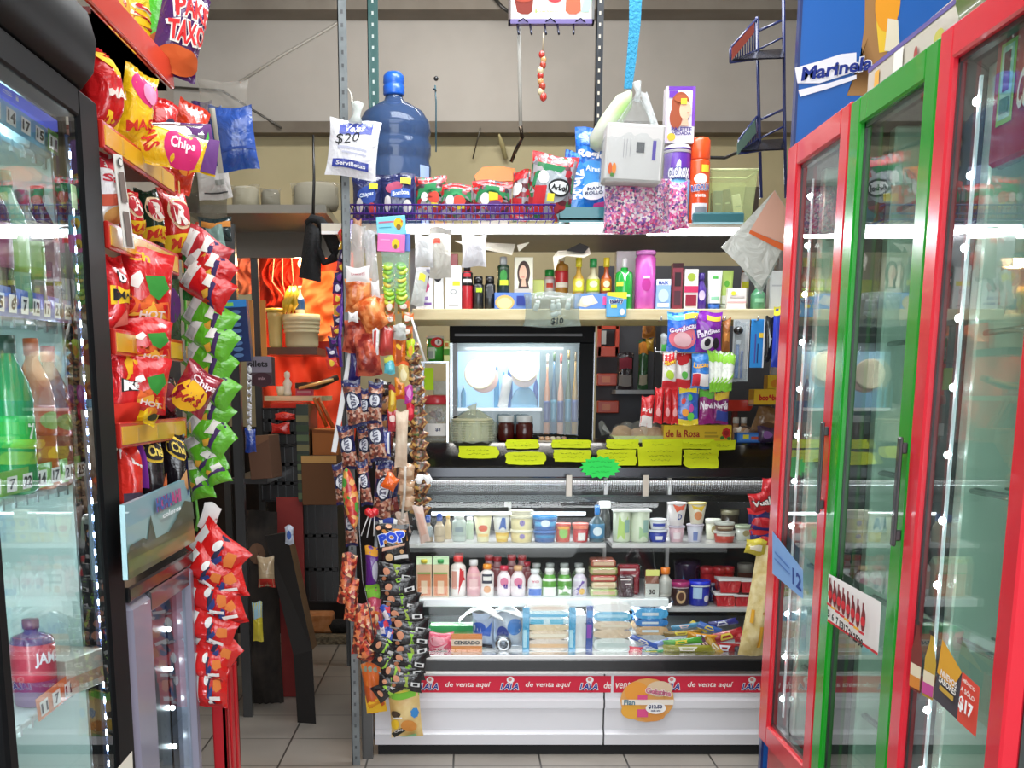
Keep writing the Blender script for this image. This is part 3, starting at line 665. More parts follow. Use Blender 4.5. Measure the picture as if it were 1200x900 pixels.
for xo in (.006, .022): g.add([(LX-xo, ly0+.04, lz0+.07), (LX-xo, ly3-sw, lz0+.07), (LX-xo, ly3-sw, lz1-.05), (LX-xo, ly0+.04, lz1-.05)], [(0, 1, 2, 3)], gm)
lc.append(('door_glass', g))
led = MB().box(LX-.044, LX-.038, ly3-.068, ly3-.050, lz0+.09, lz1-.07, mat('31405e', 'g')); subs = []
z = lz0+.12
while z < lz1-.1: subs.append(('led', MB().ball((LX-.035, ly3-.059, z), .0062, mat('e8f2ff', 'e90'), 8))); z += .0335
lc.append(('led_strip', led, subs))
# blue logo panel at the very top
m = MB(); zt0, zt1 = onx(22, 126, LX-.06).z, lz1-.045
m.box(LX-.068, LX-.058, ly0+.04, ly3-.06, zt0, zt1, mat('1c3fc0', 'e.7')); Wd = ly3-.06-ly0-.04
m.decal(lambda u, v, o: (LX-.0575+o, ly0+.04+(u+.5)*Wd, zt0+v*(zt1-zt0)), Wd, zt1-zt0, [('t', 'pepsi', -.1, .5, .62, 'dfe6f6:m', {'w': .5, 'b': 0})])
lc.append(('header_panel', m, 'blue inner header with white lettering'))
def lshelf(px, py): return onx(px, py, LX-.07).z
SH = [lshelf(40, 172), lshelf(50, 374), lshelf(60, 574), lshelf(80, 815)]
for z in SH: 
    s = MB().box(LX-D+.04, LX-.085, ly0+.04, ly3-.05, z-.012, z, mat('c8dcdc'), .002)
    for j in range(12): s.box(LX-.09, LX-.084, ly0+.05+j*.055, ly0+.06+j*.055, z-.02, z, mat('a9bcbc'))
    lc.append(('shelf', s))
left_cooler = put('drinks_cooler', 'black-framed glass door cooler with price strips and a column of lights on the left', 'drinks cooler', lc)
def pstrip(quad, col, nums, ncol='1d1d1d', last=None, card='f2f0ee', lab=''):
    q = [onx(p[0], p[1], LX-.068) for p in quad]
    def S(u, v, o):
        a, b = u+.5, v; P = (q[3]*(1-a)+q[2]*a)*(1-b)+(q[0]*(1-a)+q[1]*a)*b; return (P.x+.002+o, P.y, P.z)
    W = (q[0]-q[1]).length; H = (q[0]-q[3]).length; n = len(nums); ops = [('r', -.5, .5, 0, 1, col+':p')]
    for k, t in enumerate(nums):
        u = -.5+(k+.55)/n; hw = .34/n
        ops += [('r', u-hw, u+hw, .14, .76, card+':m'), ('t', t, u, .45, .42, ncol+':m', {'w': hw*(1.1 if len(t) == 1 else 1.6), 'b': .04})]
        if last and k == n-1: ops.insert(-2, ('r', u-hw-.02, u+hw+.02, 0, 1, last+':p'))
    m = MB().decal(S, W, H, ops, .0008); c = MB()
    m.add([S(-.5, 0, 0), S(.5, 0, 0), S(.5, 1, 0), S(-.5, 1, 0)], [(0, 3, 2, 1)], col+':p')
    o = m.build('price_strip', left_cooler); o['label'] = lab
pstrip([(-18, 101), (62, 158), (62, 183), (-18, 134)], '86c6e4', ['18', '14', '17', '15', '11'], last='4aa64a', lab='light blue price strip with a green last card')
pstrip([(-10, 332), (86, 354), (86, 380), (-10, 369)], '2a5cc0', ['5', '6', '7', '12', '17', '21', '25', '37'], lab='dark blue price strip')
pstrip([(-40, 562), (104, 531), (104, 558), (-40, 592)], '7cc142', ['6', '5', '7', '22', '14', '17', '21', '25', '8'], lab='green price strip')
pstrip([(40, 820), (125, 754), (125, 781), (44, 846)], 'e8822c', ['11', '7', '11', '17', '14', '21', '10'], lab='orange price strip')
m = MB(); q = [onx(p[0], p[1], LX+.0005) for p in ((138, 900), (155, 880), (156, 905))]
m.add([tuple(p) for p in q], [(0, 2, 1)], 'e9e6d8:m'); 
o = m.build('paper_corner', left_cooler); o['label'] = 'torn cream paper on the lower frame'
o = MB().prism([(-.012, -.02), (.012, -.02), (.015, 0), (.012, .02), (-.012, .02)], 0, .002, mat('bdd6a0'), 'x').build('sticker', left_cooler); o.location = onx(86, 231, LX-.014); o['label'] = 'pale green oval sticker'
area('cooler_glow', (LX-.25, 2.0, lz1-.06), (0, 0, 0), .3, .5, 4, (.85, .97, 1))
area('cooler_glow', (LX-.12, ly0+.08, 1.1), (math.radians(90), 0, 0), .03, 1.3, 4, (.85, .97, 1))
# contents
def lb(px, shelfz, dx, H, name, label, parts, cat='bottle', g='drinks in the left cooler'):
    X = LX-dx; Y = onx(px, 460, X).y if px > 30 else None
    return parts
def crow(px, z, dx): # point on a shelf: x depth dx behind glass, y from pixel column
    X = LX-dx; a = onx(px, 460, X)
    return Vector((X, a.y, z))
items = [  # px on horizon line, shelf index, dx, kind
 (8, 2, .14, 'g'), (42, 2, .14, 'o'), (64, 2, .14, 'o2'), (20, 2, .30, 'g'), (58, 2, .3, 'c')]
def lbottle(kind):
    if kind == 'g': return bottle(.038, .27, mat('1f8a4a', 'g'), '1d3a2a', mat('2fae4e'), [('t', '7', 0, .5, .5, 'e8eee4:m')], (.3, .5), 'soda')
    if kind == 'o': return bottle(.036, .27, mat('c8743a', 'g'), 'e07038', mat('d86a3c'), [('e', 0, .5, .4, .3, '9dbb6a:m')], (.36, .56), 'soda')
    if kind == 'o2': return bottle(.036, .26, mat('8a4a3c', 'g'), 'd9463c', mat('c04838'), [('e', 0, .5, .4, .3, '8aa052:m')], (.36, .56), 'soda')
    if kind == 'c': return bottle(.036, .26, mat('2c1a16', 'g'), 'c9303a', mat('a8242c'), (), (.36, .56), 'soda')
    if kind == 'd': return bottle(.033, .24, mat('3a2a34', 'g'), '23352e', mat('7c3a5e'), (), (.3, .6), 'soda')
    if kind == 't': return bottle(.033, .24, mat('7fae8e', 'g'), '2aa08e', mat('86b84e'), (), (.3, .6), 'soda')
    if kind == 'v': return bottle(.033, .22, mat('8a8f84', 'g'), '8a3a6a', mat('7aa84a'), (), (.3, .6), 'soda')
    if kind == 'w': return tub(.05, .12, mat('d9e2dc'), mat('e8ece6'))
    if kind == 'n': return bottle(.04, .16, mat('5a3a6e', 'g'), '6e2a3e', mat('c23a52'), [('t', 'JAMEX', 0, .5, .35, 'e8e2ee:m', {'w': .9})], (.3, .8), 'square')
    if kind == 'k': return bottle(.055, .30, mat('2a1c20', 'g'), 'b8232e', mat('c02c36'), [('r', -.5, .5, .86, 1, 'd9a93a:m'), ('e', 0, .3, .3, .2, 'e8dfd8:m')], (.12, .42), 'soda')
    if kind == 'b': return carton(.13, .07, .13, mat('d9d3c8'), [('r', -.5, .5, .2, .5, 'c8a088:m')])
ll = {'g': 'green soda bottle with a pale round label', 'o': 'orange soda bottle with an orange cap', 'o2': 'amber soda bottle with a red cap', 'c': 'dark cola bottle with a red cap', 'd': 'dark bottle with a plum label', 't': 'pale green bottle with a teal cap', 'v': 'bottle with a purple cap and green label', 'w': 'white tub with a pale lid', 'n': 'purple and red jar', 'k': 'large dark cola bottle with red label', 'b': 'pale flat carton'}
rows = [(2, .095, [(12, 'g'), (40, 'o'), (59, 'o2')], 'front row over the green strip'),
 (1, .095, [(4, 'd'), (24, 't'), (42, 'v'), (60, 'd')], 'front row over the blue strip'),
 (0, .12, [(28, 'w'), (52, 'w')], 'the row behind the light blue strip'),
 (3, .11, [(38, 'n'), (78, 'b')], 'front row over the orange strip'), (4, .12, [(42, 'k'), (74, 'k')], 'the row on the left cooler floor')]
pr = {}
for si, dx, lst, where in rows:
    for k, (px, kd) in enumerate(lst):
        z = (SH+[lz0+.0])[si]+.001; loc = crow(px, z, dx); rot = (0, 0, math.radians(75))
        if kd in ('n', 'b', 'k'): loc = onx(px, {'n': 760, 'b': 770, 'k': 860}[kd], LX-dx); loc.z = z; loc.y = min(loc.y, ly3-.12)
        L = '%s, %s in %s' % (ll[kd], ('nearest', 'second', 'third', 'fourth')[k], where)
        if kd in pr: clone(pr[kd], loc, rot, L, 'products in the left cooler')
        else: pr[kd] = put({'w': 'tub', 'n': 'jar', 'b': 'carton'}.get(kd, 'drink_bottle'), L, {'w': 'tub', 'n': 'jar', 'b': 'carton'}.get(kd, 'bottle'), lbottle(kd), loc, rot, 'products in the left cooler')
# ================================================================== SMALL GREY FREEZER beyond the left cooler
fx, fy0, fy1, fz = LX+.004, 2.415, 3.0, 0
g1 = mat('8f8fa3', 'g'); fz = .84
m = MB().box(fx-.5, fx-.05, fy0, fy1, .03, fz-.01, mat('3a3b40')).box(fx-.5, fx-.0, fy0-.0, fy1, fz-.012, fz+.02, mat('191a1c', 'g'), .004)
m2 = MB(); w_ = .05
m2.box(fx-.05, fx, fy0, fy0+.17, .06, fz-.014, g1, .015).box(fx-.05, fx, fy1-.06, fy1, .06, fz-.014, g1, .015).box(fx-.05, fx, fy0+.16, fy1-.055, fz-.06, fz-.014, mat('4a4a50', 'g'), .004).box(fx-.05, fx, fy0+.16, fy1-.055, .06, .12, g1, .004)
m3 = MB().add([(fx-.012, fy0+.16, .12), (fx-.012, fy1-.06, .12), (fx-.012, fy1-.06, fz-.06), (fx-.012, fy0+.16, fz-.06)], [(0, 1, 2, 3)], pane('cool2', (.8, .92, .9)))
m4 = MB().box(fx-.06, fx-.05, fy1-.12, fy1-.10, .12, fz-.1, mat('c9d6d8', 'k')); sb = []
z = .18
while z < fz-.1: sb.append(('led', MB().ball((fx-.045, fy1-.11, z), .006, mat('eef6ff', 'e60'), 8))); z += .1
m5 = MB().box(fx-.2, fx-.06, fy1-.30, fy1-.27, .12, fz-.08, mat('9fc9c2'))
put('small_freezer', 'small grey-framed glass door freezer standing beyond the black-framed cooler', 'freezer', [('cabinet', m), ('door_frame', m2), ('door_glass', m3), ('led_strip', m4, sb), ('liner_pillar', m5, 'pale green liner')])
# ================================================================== SNACK RACK on the left (faces the aisle)
RX = LX
ry0, ry1 = 2.42, 3.0
def zL(px, py, X=RX): return onx(px, py, X).z
SZ = {'T': zL(203, 104), 'A': zL(203, 206), 'B': zL(210, 302), 'C': zL(212, 402), 'D': zL(215, 492)}
red = mat('c02a22', 'g'); parts = []
m = MB().box(RX-.40, RX-.385, ry0, ry1, .85, SZ['T']+.03, mat('5a1614')).box(RX-.40, RX-.36, ry1-.012, ry1, .85, SZ['T'], red)
parts.append(('back_frame', m))
for k, z in SZ.items():
    s = MB().box(RX-.385, RX-.008, ry0, ry1, z-.012, z-.004, mat('7a1f1a'))
    if k == 'T': s.box(RX-.008, RX+.004, 2.18, ry1+.03, z-.002, z+.058, mat('cf3a2c', 'g'), .003); s.box(RX-.3, RX-.008, 2.41, ry1, z-.012, z-.002, mat('7a1f1a'))
    else:
        s.box(RX-.008, RX+.002, ry0, ry1, z-.045, z+.006, red, .002); s.box(RX+.001, RX+.004, ry0+.01, ry1-.02, z-.038, z-.002, mat('dba51c', 'p'))
        for q in range(4): s.box(RX+.004, RX+.0046, ry0+.12+q*.16, ry0+.135+q*.16, z-.034, z-.006, mat('c99a3a'))
    parts.append(('shelf', s, 'bright red top shelf' if k == 'T' else 'red shelf with a yellow front strip'))
put('snack_rack', 'red metal snack rack with yellow shelf edges beyond the left cooler', 'rack', parts)
def sidebag(x0, y0, x1, y1, yaw, X, base, ops, label, D=.07, tilt=0, name='snack_bag', cat='snack bag', seed=0, top=None, bot=None, shelf=None, group='snack bags on the red rack', hscale=1, pitch=0):
    """bag whose photo box is given, standing at x=X, turned yaw deg from facing the aisle towards the viewer"""
    c = onx((x0+x1)/2, (y0+y1)/2, X); zt = onx((x0+x1)/2, y0, X).z; zb = SZ[shelf] if shelf else onx((x0+x1)/2, y1, X).z
    a = math.radians(yaw); k = ppm(c.y)*c.y; d = abs(k*(math.sin(a)/c.y-X*math.cos(a)/c.y**2)); Wd = (x1-x0)/d; Wd = min(Wd, .30)
    H = (zt-zb)*hscale
    b = bag(Wd, H, D, base, ops, top, bot, seed=seed)
    for j, v in enumerate(b.v): b.v[j] = (v[0], v[1], v[2])
    return put(name, label, cat, b, (X, c.y, zb), Euler((math.radians(pitch), math.radians(tilt), math.radians(90-yaw))), group)
R_, Y_, G_, K_ = 'd01f22:f', 'f2c21c:f', '35a335:f', '221d22:f'
N = 0
def sb(*a, **k):
    global N; N += 1; k.setdefault('seed', N); return sidebag(*a, **k)
# top row above the red header
sb(112, -30, 150, 34, 25, RX-.12, 'b8422e:f', [('e', 0, .5, .4, .3, 'd9a038:m')], 'reddish snack bag at the near end of the very top row of the rack', shelf='T')
sb(140, -40, 176, 60, 30, RX-.08, Y_, [('t', 'TAKIS', 0, .5, .28, 'c92a2a:m', {'rot': 80, 'o': 'f6ead0:m', 'w': .6}), ('e', 0, .12, .5, .16, 'c95a2a:m')], 'yellow snack bag with red letters in the top row, beside the green one', shelf='T')
b_ = sb(166, -44, 208, 72, 35, RX-.03, '4ab828:f', [('t', 'TA', .1, .52, .22, 'd42a2a:m', {'o': 'f6f0e0:m', 'w': .7, 'rot': 12}), ('t', 'PA', .15, .8, .2, 'd42a2a:m', {'o': 'f6f0e0:m', 'w': .7, 'rot': 12}), ('e', 0, .14, .5, .17, 'c8642e:m')], 'lime green snack bag with red letters in the top row', tilt=10)
sb(172, -22, 224, 84, 50, RX-.0, '4a1a5e:f', [('t', 'PAKE', .06, .70, .22, 'd8262a:m', {'o': 'f4efe8:m', 'w': .8, 'rot': 8}), ('t', 'TAXO', .0, .42, .22, 'd8262a:m', {'o': 'f4efe8:m', 'w': .8, 'rot': 8}), ('e', 0, .13, .46, .13, 'd9632a:m')], 'purple snack bag with big red and white letters, far end of the top row', tilt=16, D=.09)
# row A
sb(105, 62, 131, 168, 22, RX-.03, R_, [('p', [(-.5, .35), (.5, .25), (.5, 0), (-.5, 0)], 'f2c21c:m'), ('p', [(-.5, .98), (.2, .98), (.4, .6), (-.2, .75)], 'f2c21c:m'), ('t', 'MAS', 0, .46, .10, 'f6e6da:m', {'w': .7})], 'red and yellow snack bag at the near end of the second row', shelf='A', D=.09)
sb(130, 78, 168, 158, 40, RX-.02, Y_, [('e', .1, .75, .5, .2, 'd4246e:m'), ('e', .12, .72, .26, .13, 'e88ab0:m'), ('t', 'MAS', -.05, .28, .13, 'd4301e:m', {'w': .7, 'rot': 15})], 'yellow snack bag with a pink round top, leaning in the second row', shelf='A', tilt=14)
sb(158, 112, 196, 165, 40, RX-.03, R_, [('e', .1, .5, .3, .2, '3a2a4a:m'), ('t', 'K', .1, .5, .25, 'e8e0e0:m')], 'red snack bag with a dark round logo in the second row', shelf='A', tilt=12)
sb(182, 112, 218, 168, 45, RX-.04, 'd8381e:f', [('e', 0, .4, .35, .25, 'e88a2a:m')], 'orange-red snack bag at the far end of the second row', shelf='A', tilt=20)
b_ = bag(.235, .085, .07, Y_, [('p', [(-.5, 0), (-.36, 0), (-.3, 1), (-.5, 1)], 'd4246e:m'), ('t', 'MAS', -.12, .45, .42, 'd4301e:m', {'w': .18, 'rot': -60}), ('e', .2, .45, .18, .5, 'd4246e:m'), ('t', 'Chips', .2, .45, .4, 'f4e8ee:m', {'w': .24}), ('p', [(.36, .0), (.5, .0), (.5, 1), (.4, 1)], '5a2a6e:m')], top='c9c9cc:k')
put('snack_bag', 'yellow and pink snack bag lying on its side across the yellow shelf edge', 'snack bag', b_, at(187, 194, 2.72), Euler((math.radians(-18), math.radians(10), math.radians(12))), 'snack bags on the red rack')
b_ = bag(.22, .06, .05, 'c4c6c8:k', [('p', [(.1, 0), (.5, 0), (.5, 1), (.2, 1)], '5a2a6e:m'), ('p', [(.36, 0), (.5, 0), (.5, .8)], '3fae3a:m')], top='c4c6c8:k')
put('snack_bag', 'silver and purple snack bag lying behind the yellow and pink one', 'snack bag', b_, at(193, 178, 2.8), Euler((math.radians(-10), math.radians(-6), math.radians(18))), 'snack bags on the red rack')
# row B
sb(109, 180, 137, 280, 25, RX-.03, 'd9d2cc:f', [('r', -.5, .5, .74, 1, 'b8202e:m'), ('t', 'Sabri', 0, .62, .10, 'b8202e:m', {'w': .8}), ('r', -.5, .5, .3, .45, 'b84a2e:m'), ('e', 0, .18, .4, .12, 'd9a45a:m')], 'white and dark red snack bag at the near end of the third row', shelf='B')
for k, (x0, x1, c, lb_) in enumerate(((140, 166, R_, 'red snack bag with a round logo, third row behind the white price tag'), (163, 190, '1f3a2a:f', 'dark green snack bag with a red R logo in the third row'), (190, 222, 'c92a22:f', 'red and orange snack bag with an R logo, far end of the third row'))):
    sb(x0, 224, x1, 292, 40, RX-.02, c, [('e', 0, .66, .4, .24, 'e8c8a0:m'), ('e', 0, .66, .34, .2, 'b8202e:m'), ('t', 'R', 0, .66, .3, 'f2e8e0:m', {'b': .05}), ('r', -.5, .5, .1, .36, 'e8c01e:m'), ('t', 'MAS', 0, .23, .16, 'c8301e:m', {'w': .8})], lb_, shelf='B', tilt=-4)
# row C
sb(119, 300, 145, 398, 28, RX-.03, R_, [('r', -.5, .5, .38, .58, 'f2c21c:m'), ('t', 'D', -.05, .72, .12, 'f6eeee:m', {'b': .05, 'o': '1a1a1a:m'}), ('t', 'MAS', 0, .48, .11, '1d1410:m', {'w': .8}), ('p', [(-.3, .08), (.3, .12), (-.1, .3)], 'e87a6a:m')], 'red snack bag with a yellow band at the near end of the fourth row', shelf='C')
sb(168, 325, 212, 400, 45, RX-.05, '3f5a3a:f', [('e', 0, .6, .4, .3, '5a2a6e:m')], 'green and purple snack bag behind the flame bags in the fourth row', shelf='C')
# row D
sb(127, 398, 158, 494, 28, RX-.03, R_, [('p', [(-.5, .75), (-.1, .92), (.4, .78), (.5, .55), (-.3, .5)], 'f2b81c:m'), ('t', 'Ran', .05, .46, .13, 'f4eeea:m', {'b': .06, 'o': '1a1a1a:m', 'w': .8}), ('r', -.5, .5, .0, .25, 'e0301c:m')], 'red snack bag with flame and white letters at the near end of the fifth row', shelf='D')
sb(152, 452, 180, 494, 50, RX+.0, 'e8c21a:f', [('e', 0, .5, .3, .3, 'd8801e:m'), ('e', .1, .2, .2, .1, '3a3a1e:m')], 'yellow snack bag leaning in front of the fifth row', shelf='D', tilt=22)
sb(192, 425, 238, 480, 60, RX+.05, '8e1a2c:f', [('e', -.1, .28, .42, .34, 'f2b81c:m'), ('t', 'MAS', -.1, .2, .18, 'b8241e:m', {'w': .6}), ('t', 'Chips', .05, .66, .2, 'f0e0e4:m', {'w': .7})], 'crimson snack bag with a yellow crescent tilted at the end of the fifth row', D=.06, tilt=32)
sb(178, 440, 206, 492, 40, RX-.04, '3a1a2a:f', [('e', 0, .5, .3, .3, '8e2a3c:m')], 'dark maroon snack bag behind the crimson one in the fifth row', shelf='D')
# bottom row below D
SZ['E'] = zL(200, 592)
sb(141, 515, 160, 592, 30, RX-.03, 'c92c22:f', [('p', [(-.5, .9), (.5, .6), (.5, .5), (-.5, .75)], 'd8d4cc:m'), ('r', -.5, .5, .1, .3, '3a2a3a:m')], 'red and white snack bag at the near end of the lowest row', shelf='E')
sb(160, 512, 191, 590, 42, RX-.02, K_, [('e', .0, .8, .42, .17, 'e8c23a:m'), ('e', .0, .8, .36, .135, '221d22:m'), ('t', 'Che', 0, .8, .15, 'f0d868:m', {'w': .55}), ('r', -.5, -.36, .3, 1, '9a3ac0:m'), ('p', [(0, .2), (.4, .5), (.45, .2), (.2, .1)], 'c8602a:m')], 'black snack bag with a yellow round logo and purple edge in the lowest row', shelf='E')
sb(189, 508, 218, 588, 48, RX-.0, K_, [('e', .0, .8, .42, .17, 'e8c23a:m'), ('e', .0, .8, .36, .135, '221d22:m'), ('t', 'Che', 0, .8, .15, 'f0d868:m', {'w': .55}), ('p', [(-.2, .3), (.2, .52), (.4, .2), (0, .05)], 'd8a06a:m'), ('r', .38, .5, .1, .7, '2a3a8a:m')], 'black snack bag with yellow logo and blue edge, far end of the lowest row', shelf='E')
# flame bags hanging on a display strip
def hang(x0, y0, x1, y1, Y, base, ops, label, name='snack_bag', cat='snack bag', group=None, rot=0, yaw=0, D=.03, seed=0, top=None, bot=None, seal=.07, back=None, swap=False, nw=12, nh=14, pitch=0):
    global N; N += 1
    cx, cy = (x0+x1)/2, (y0+y1)/2; c = at(cx, cy, Y); s = ppm(Y, cy); Wd, H = (x1-x0)/s, (y1-y0)/s
    if swap: Wd, H = H, Wd
    b = bag(Wd, H, D, base, ops, top, bot, seal, seed or N, back, nw, nh, -H/2)
    return put(name, label, cat, b, c, Euler((math.radians(pitch), math.radians(rot), math.radians(yaw))), group)
cl = MB().tube([at(150, 285, 2.66), at(152, 385, 2.62), at(172, 480, 2.64)], .0025, 'd8d4d0', 5); 
put('display_strip', 'clear hanging strip holding the red flame snack bags', 'strip', cl, (0, 0, 0))
for k, (a, b_, c, d) in enumerate(((140, 294, 203, 382), (146, 374, 202, 425), (147, 418, 198, 482))):
    hang(a, b_, c, d, 2.62-.02*k, 'cf1c20:f', [('p', [(-.48, .10), (.48, .10), (.42, .34), (.2, .3), (.05, .44), (-.15, .32), (-.4, .4)], 'e8682a:m'), ('p', [(-.36, .12), (.4, .12), (.1, .33)], 'f0b23a:m'), ('p', [(-.1, .62), (.3, .7), (.42, .55), (.2, .34), (.02, .42)], '2f8a2e:m'), ('p', [(-.36, .60), (-.2, .68), (-.12, .58), (-.22, .48), (-.36, .5)], 'f2efe8:m'), ('t', 'HOT', .1, .16, .1, 'f2e2da:m', {'w': .5})]+([('t', 'Ch', -.2, .86, .12, 'f0b82a:m', {'w': .4})] if k == 0 else []),
         'red flame-printed snack bag hanging in front of the rack, '+('topmost', 'middle', 'lowest')[k]+' of three', group='red flame snack bags on a strip', rot=(6, 4, 10)[k], yaw=28, D=.05, bot='b01a1e:f')
# long white price tag hanging over the rack
a = [onx(x, y, RX+.02) for x, y in ((133, 180), (143, 182), (158, 292), (146, 290))]
m = MB().add([tuple(p) for p in a]+[(p.x-.002, p.y, p.z) for p in a], [(0, 3, 2, 1), (4, 5, 6, 7), (0, 1, 5, 4), (1, 2, 6, 5), (2, 3, 7, 6), (3, 0, 4, 7)], 'd9d6cf:m')
q = a; Sx = lambda u, v, o: tuple((q[3]*(.5-u)+q[2]*(u+.5))*(1-v)+(q[0]*(.5-u)+q[1]*(u+.5))*v+Vector((.001+o, 0, 0)))
m.decal(Sx, .03, .2, [('r', -.3, .3, .02, .4, '6a5a52:m'), ('r', -.3, .3, .5, .82, '6a5a52:m'), ('e', 0, .92, .3, .05, '2a2a2a:m'), ('e', 0, .92, .22, .035, 'd9d6cf:m')])
put('price_tag', 'long narrow white price tag hanging down over the rack shelves', 'tag', m)
# ---------------------------------------------------------------- landscape advertisement strip between rack and freezer
q = [onx(p[0], p[1], RX+.03) for p in ((146, 592), (221, 560), (228, 634), (150, 680))]
S = lambda u, v, o: tuple((q[3]*(.5-u)+q[2]*(u+.5))*(1-v)+(q[0]*(.5-u)+q[1]*(u+.5))*v+Vector((o, 0, 0)))
m = MB(); m.add([tuple(p) for p in q]+[(p.x-.01, p.y, p.z) for p in q], [(0, 3, 2, 1), (4, 5, 6, 7), (0, 1, 5, 4), (1, 2, 6, 5), (2, 3, 7, 6), (3, 0, 4, 7)], '7faab4:p')
m.decal(S, .5, .2, [('r', -.5, .5, .35, .7, '8fb3b2:p'), ('r', -.5, .5, .0, .36, '48582c:p'), ('p', [(-.5, .1), (.5, 0), (.5, .2), (-.5, .26)], '5d7038:p'), ('p', [(-.25, .36), (-.12, .36), (-.18, .72)], '2f4428:p'), ('p', [(-.5, .36), (-.2, .36), (-.3, .46), (-.48, .45)], '35482c:p'), ('p', [(.05, .36), (.5, .36), (.5, .62), (.36, .7), (.2, .5)], '3c4a30:p'), ('t', 'HOHAHI', .1, .82, .2, 'b23a78:m', {'w': .40, 'b': .05}), ('t', 'HOHA', .02, .82, .2, '3a5a9e:m', {'w': .26, 'b': .05}), ('t', 'colores', .12, .64, .08, 'e4ecee:m', {'w': .3})])
put('advertising_sign', 'landscape picture panel with coloured letters under the rack', 'sign', m)
# ================================================================== hanging strips of green and red snacks at the end of the rack
GY = 3.06
put('green_string', 'green cord running down behind the green snack strip', 'cord', MB().tube([at(214, 262, GY+.06), at(219, 420, GY+.06), at(221, 520, GY+.06), at(232, 606, GY+.06), at(230, 622, GY+.05)], .004, '5fae3a', 6))
def chips(k, cx, cy, w, h, rot, base, dark, lab, g, Y, mascot):
    ops = [('r', -.46, -.22, .12, .88, 'dcdad6:m'), ('r', -.42, -.26, .2, .5, 'b9b7b4:m'), ('p', [(.05, .95), (.2, .95), (.34, .05), (.18, .05)], dark+':m'), ('p', [(-.1, .95), (.08, .95), (.16, .6), (.0, .5)], 'e8e6de:m'), ('p', [(.06, .3), (.14, .5), (.22, .3), (.14, .15)], 'e8b23a:m')]
    if mascot: ops = [('r', -.47, -.3, .12, .8, 'dcdad6:m'), ('p', [(-.1, .95), (.1, .95), (.2, .1), (.0, .1)], '2a2a4a:m'), ('e', -.02, .72, .07, .15, 'ece8e4:m'), ('e', .1, .12, .07, .09, 'ece8e4:m'), ('p', [(.2, .75), (.36, .8), (.42, .5), (.3, .42), (.22, .55)], 'e07a34:m'), ('p', [(.05, .3), (.16, .62), (.22, .5), (.14, .2)], '2a3a7a:m'), ('r', .12, .4, .22, .32, 'f0e4e0:m'), ('r', .0, .42, .02, .12, 'a8141a:m')]
    w *= 1.12; h *= 1.14
    hang(cx-w/2, cy-h/2, cx+w/2, cy+h/2, Y, base, ops, lab, group=g, rot=rot, yaw=-14, D=.055, seed=k+3, top=base)
gr = [(246, 372, 58, 38, 34), (247, 396, 58, 36, 34), (244, 424, 60, 38, 36), (248, 452, 58, 36, 36), (243, 478, 58, 38, 38), (246, 506, 56, 36, 42), (240, 532, 52, 34, 62), (252, 546, 40, 26, 74), (234, 560, 46, 26, 80)]
for k, (cx, cy, w, h, r) in enumerate(gr): chips(k, cx, cy, w, h, r, '62b82c:f', '43285e', '%s green snack bag counted from the top of the green strip beside the rack' % NTH[k], 'green snack bags on the strip', GY-.012*(k % 2)+.006*k, False)
for k, (cx, cy, w, h, r, c) in enumerate(((241, 295, 56, 34, 30, 'b8323a:f'), (247, 312, 58, 34, 34, 'cf2228:f'), (243, 334, 60, 36, 36, 'd42024:f'))):
    chips(k+9, cx, cy, w, h, r, c, '3a2a5e', '%s red snack bag counted from the top, hanging above the green ones' % NTH[k], 'red snack bags above the green ones', GY-.01*k, False)
# dark green twist and paper at the foot of the green strip
hang(212, 262, 230, 350, GY+.02, '1f6a2e:f', [], 'dark green foil tail at the top of the green snack strip', 'foil_wrapper', 'wrapper', D=.03)
hang(235, 590, 256, 622, GY, 'e0dedb:m', [], 'white paper scrap caught above the lower red snack bags', 'paper_scrap', 'paper', D=.008, rot=20)
rr = [(256, 646, 62, 42, 40), (243, 668, 52, 34, 38), (258, 684, 60, 34, -12), (248, 702, 54, 34, 14), (259, 716, 56, 34, -16), (248, 736, 56, 36, 22), (254, 756, 54, 34, 38), (246, 778, 42, 34, 8), (248, 804, 38, 44, 4)]
for k, (cx, cy, w, h, r) in enumerate(rr): chips(k+20, cx, cy, w, h, r, 'd4201f:f', '2a2a4a', '%s bright red snack bag from the top of the strip above the red crate' % NTH[k], 'bright red snack bags above the crate', GY-.04-.012*(k % 2)-.004*k, True)
# red crates
cx0, cx1 = xat(238, 3.16, 850), xat(266, 3.16, 850); zt = zat(772, 3.14)
m = MB(); rc = mat('c4202a', 'p'); y0_, y1_ = 3.16, 3.34; t = .014; X0, X1 = -1.02, cx1
for z0_, z1_ in ((.0, zt),):
    for (a, b_, c, d) in ((X0, X1, y0_, y0_+t), (X0, X1, y1_-t, y1_), (X0, X0+t, y0_, y1_), (X1-t, X1, y0_, y1_)):
        lx = b_-a > d-c
        L0, L1 = (a, b_) if lx else (c, d)
        def bx(l0, l1, za, zb__): m.box(l0 if lx else a, l1 if lx else b_, c if lx else l0, d if lx else l1, za, zb__, rc, .003)
        bx(L0, L1, zt-.05, zt); bx(L0, L1, 0, .05); bx(L0, L0+.04, .05, zt-.05); bx(L1-.04, L1, .05, zt-.05); mid = (L0+L1)/2; bx(mid-.02, mid+.02, .05, zt-.05)
m.box(X0, X1, y0_, y1_, .01, .025, rc)
put('plastic_crate', 'tall red plastic crate with upright slots on the floor at the left', 'crate', m, (0, 0, 0))
# ================================================================== THINGS ON THE TOP SHELF
TZ = TSZ+.0005
def W2(px, Y, py=400): return px/ppm(Y, py)
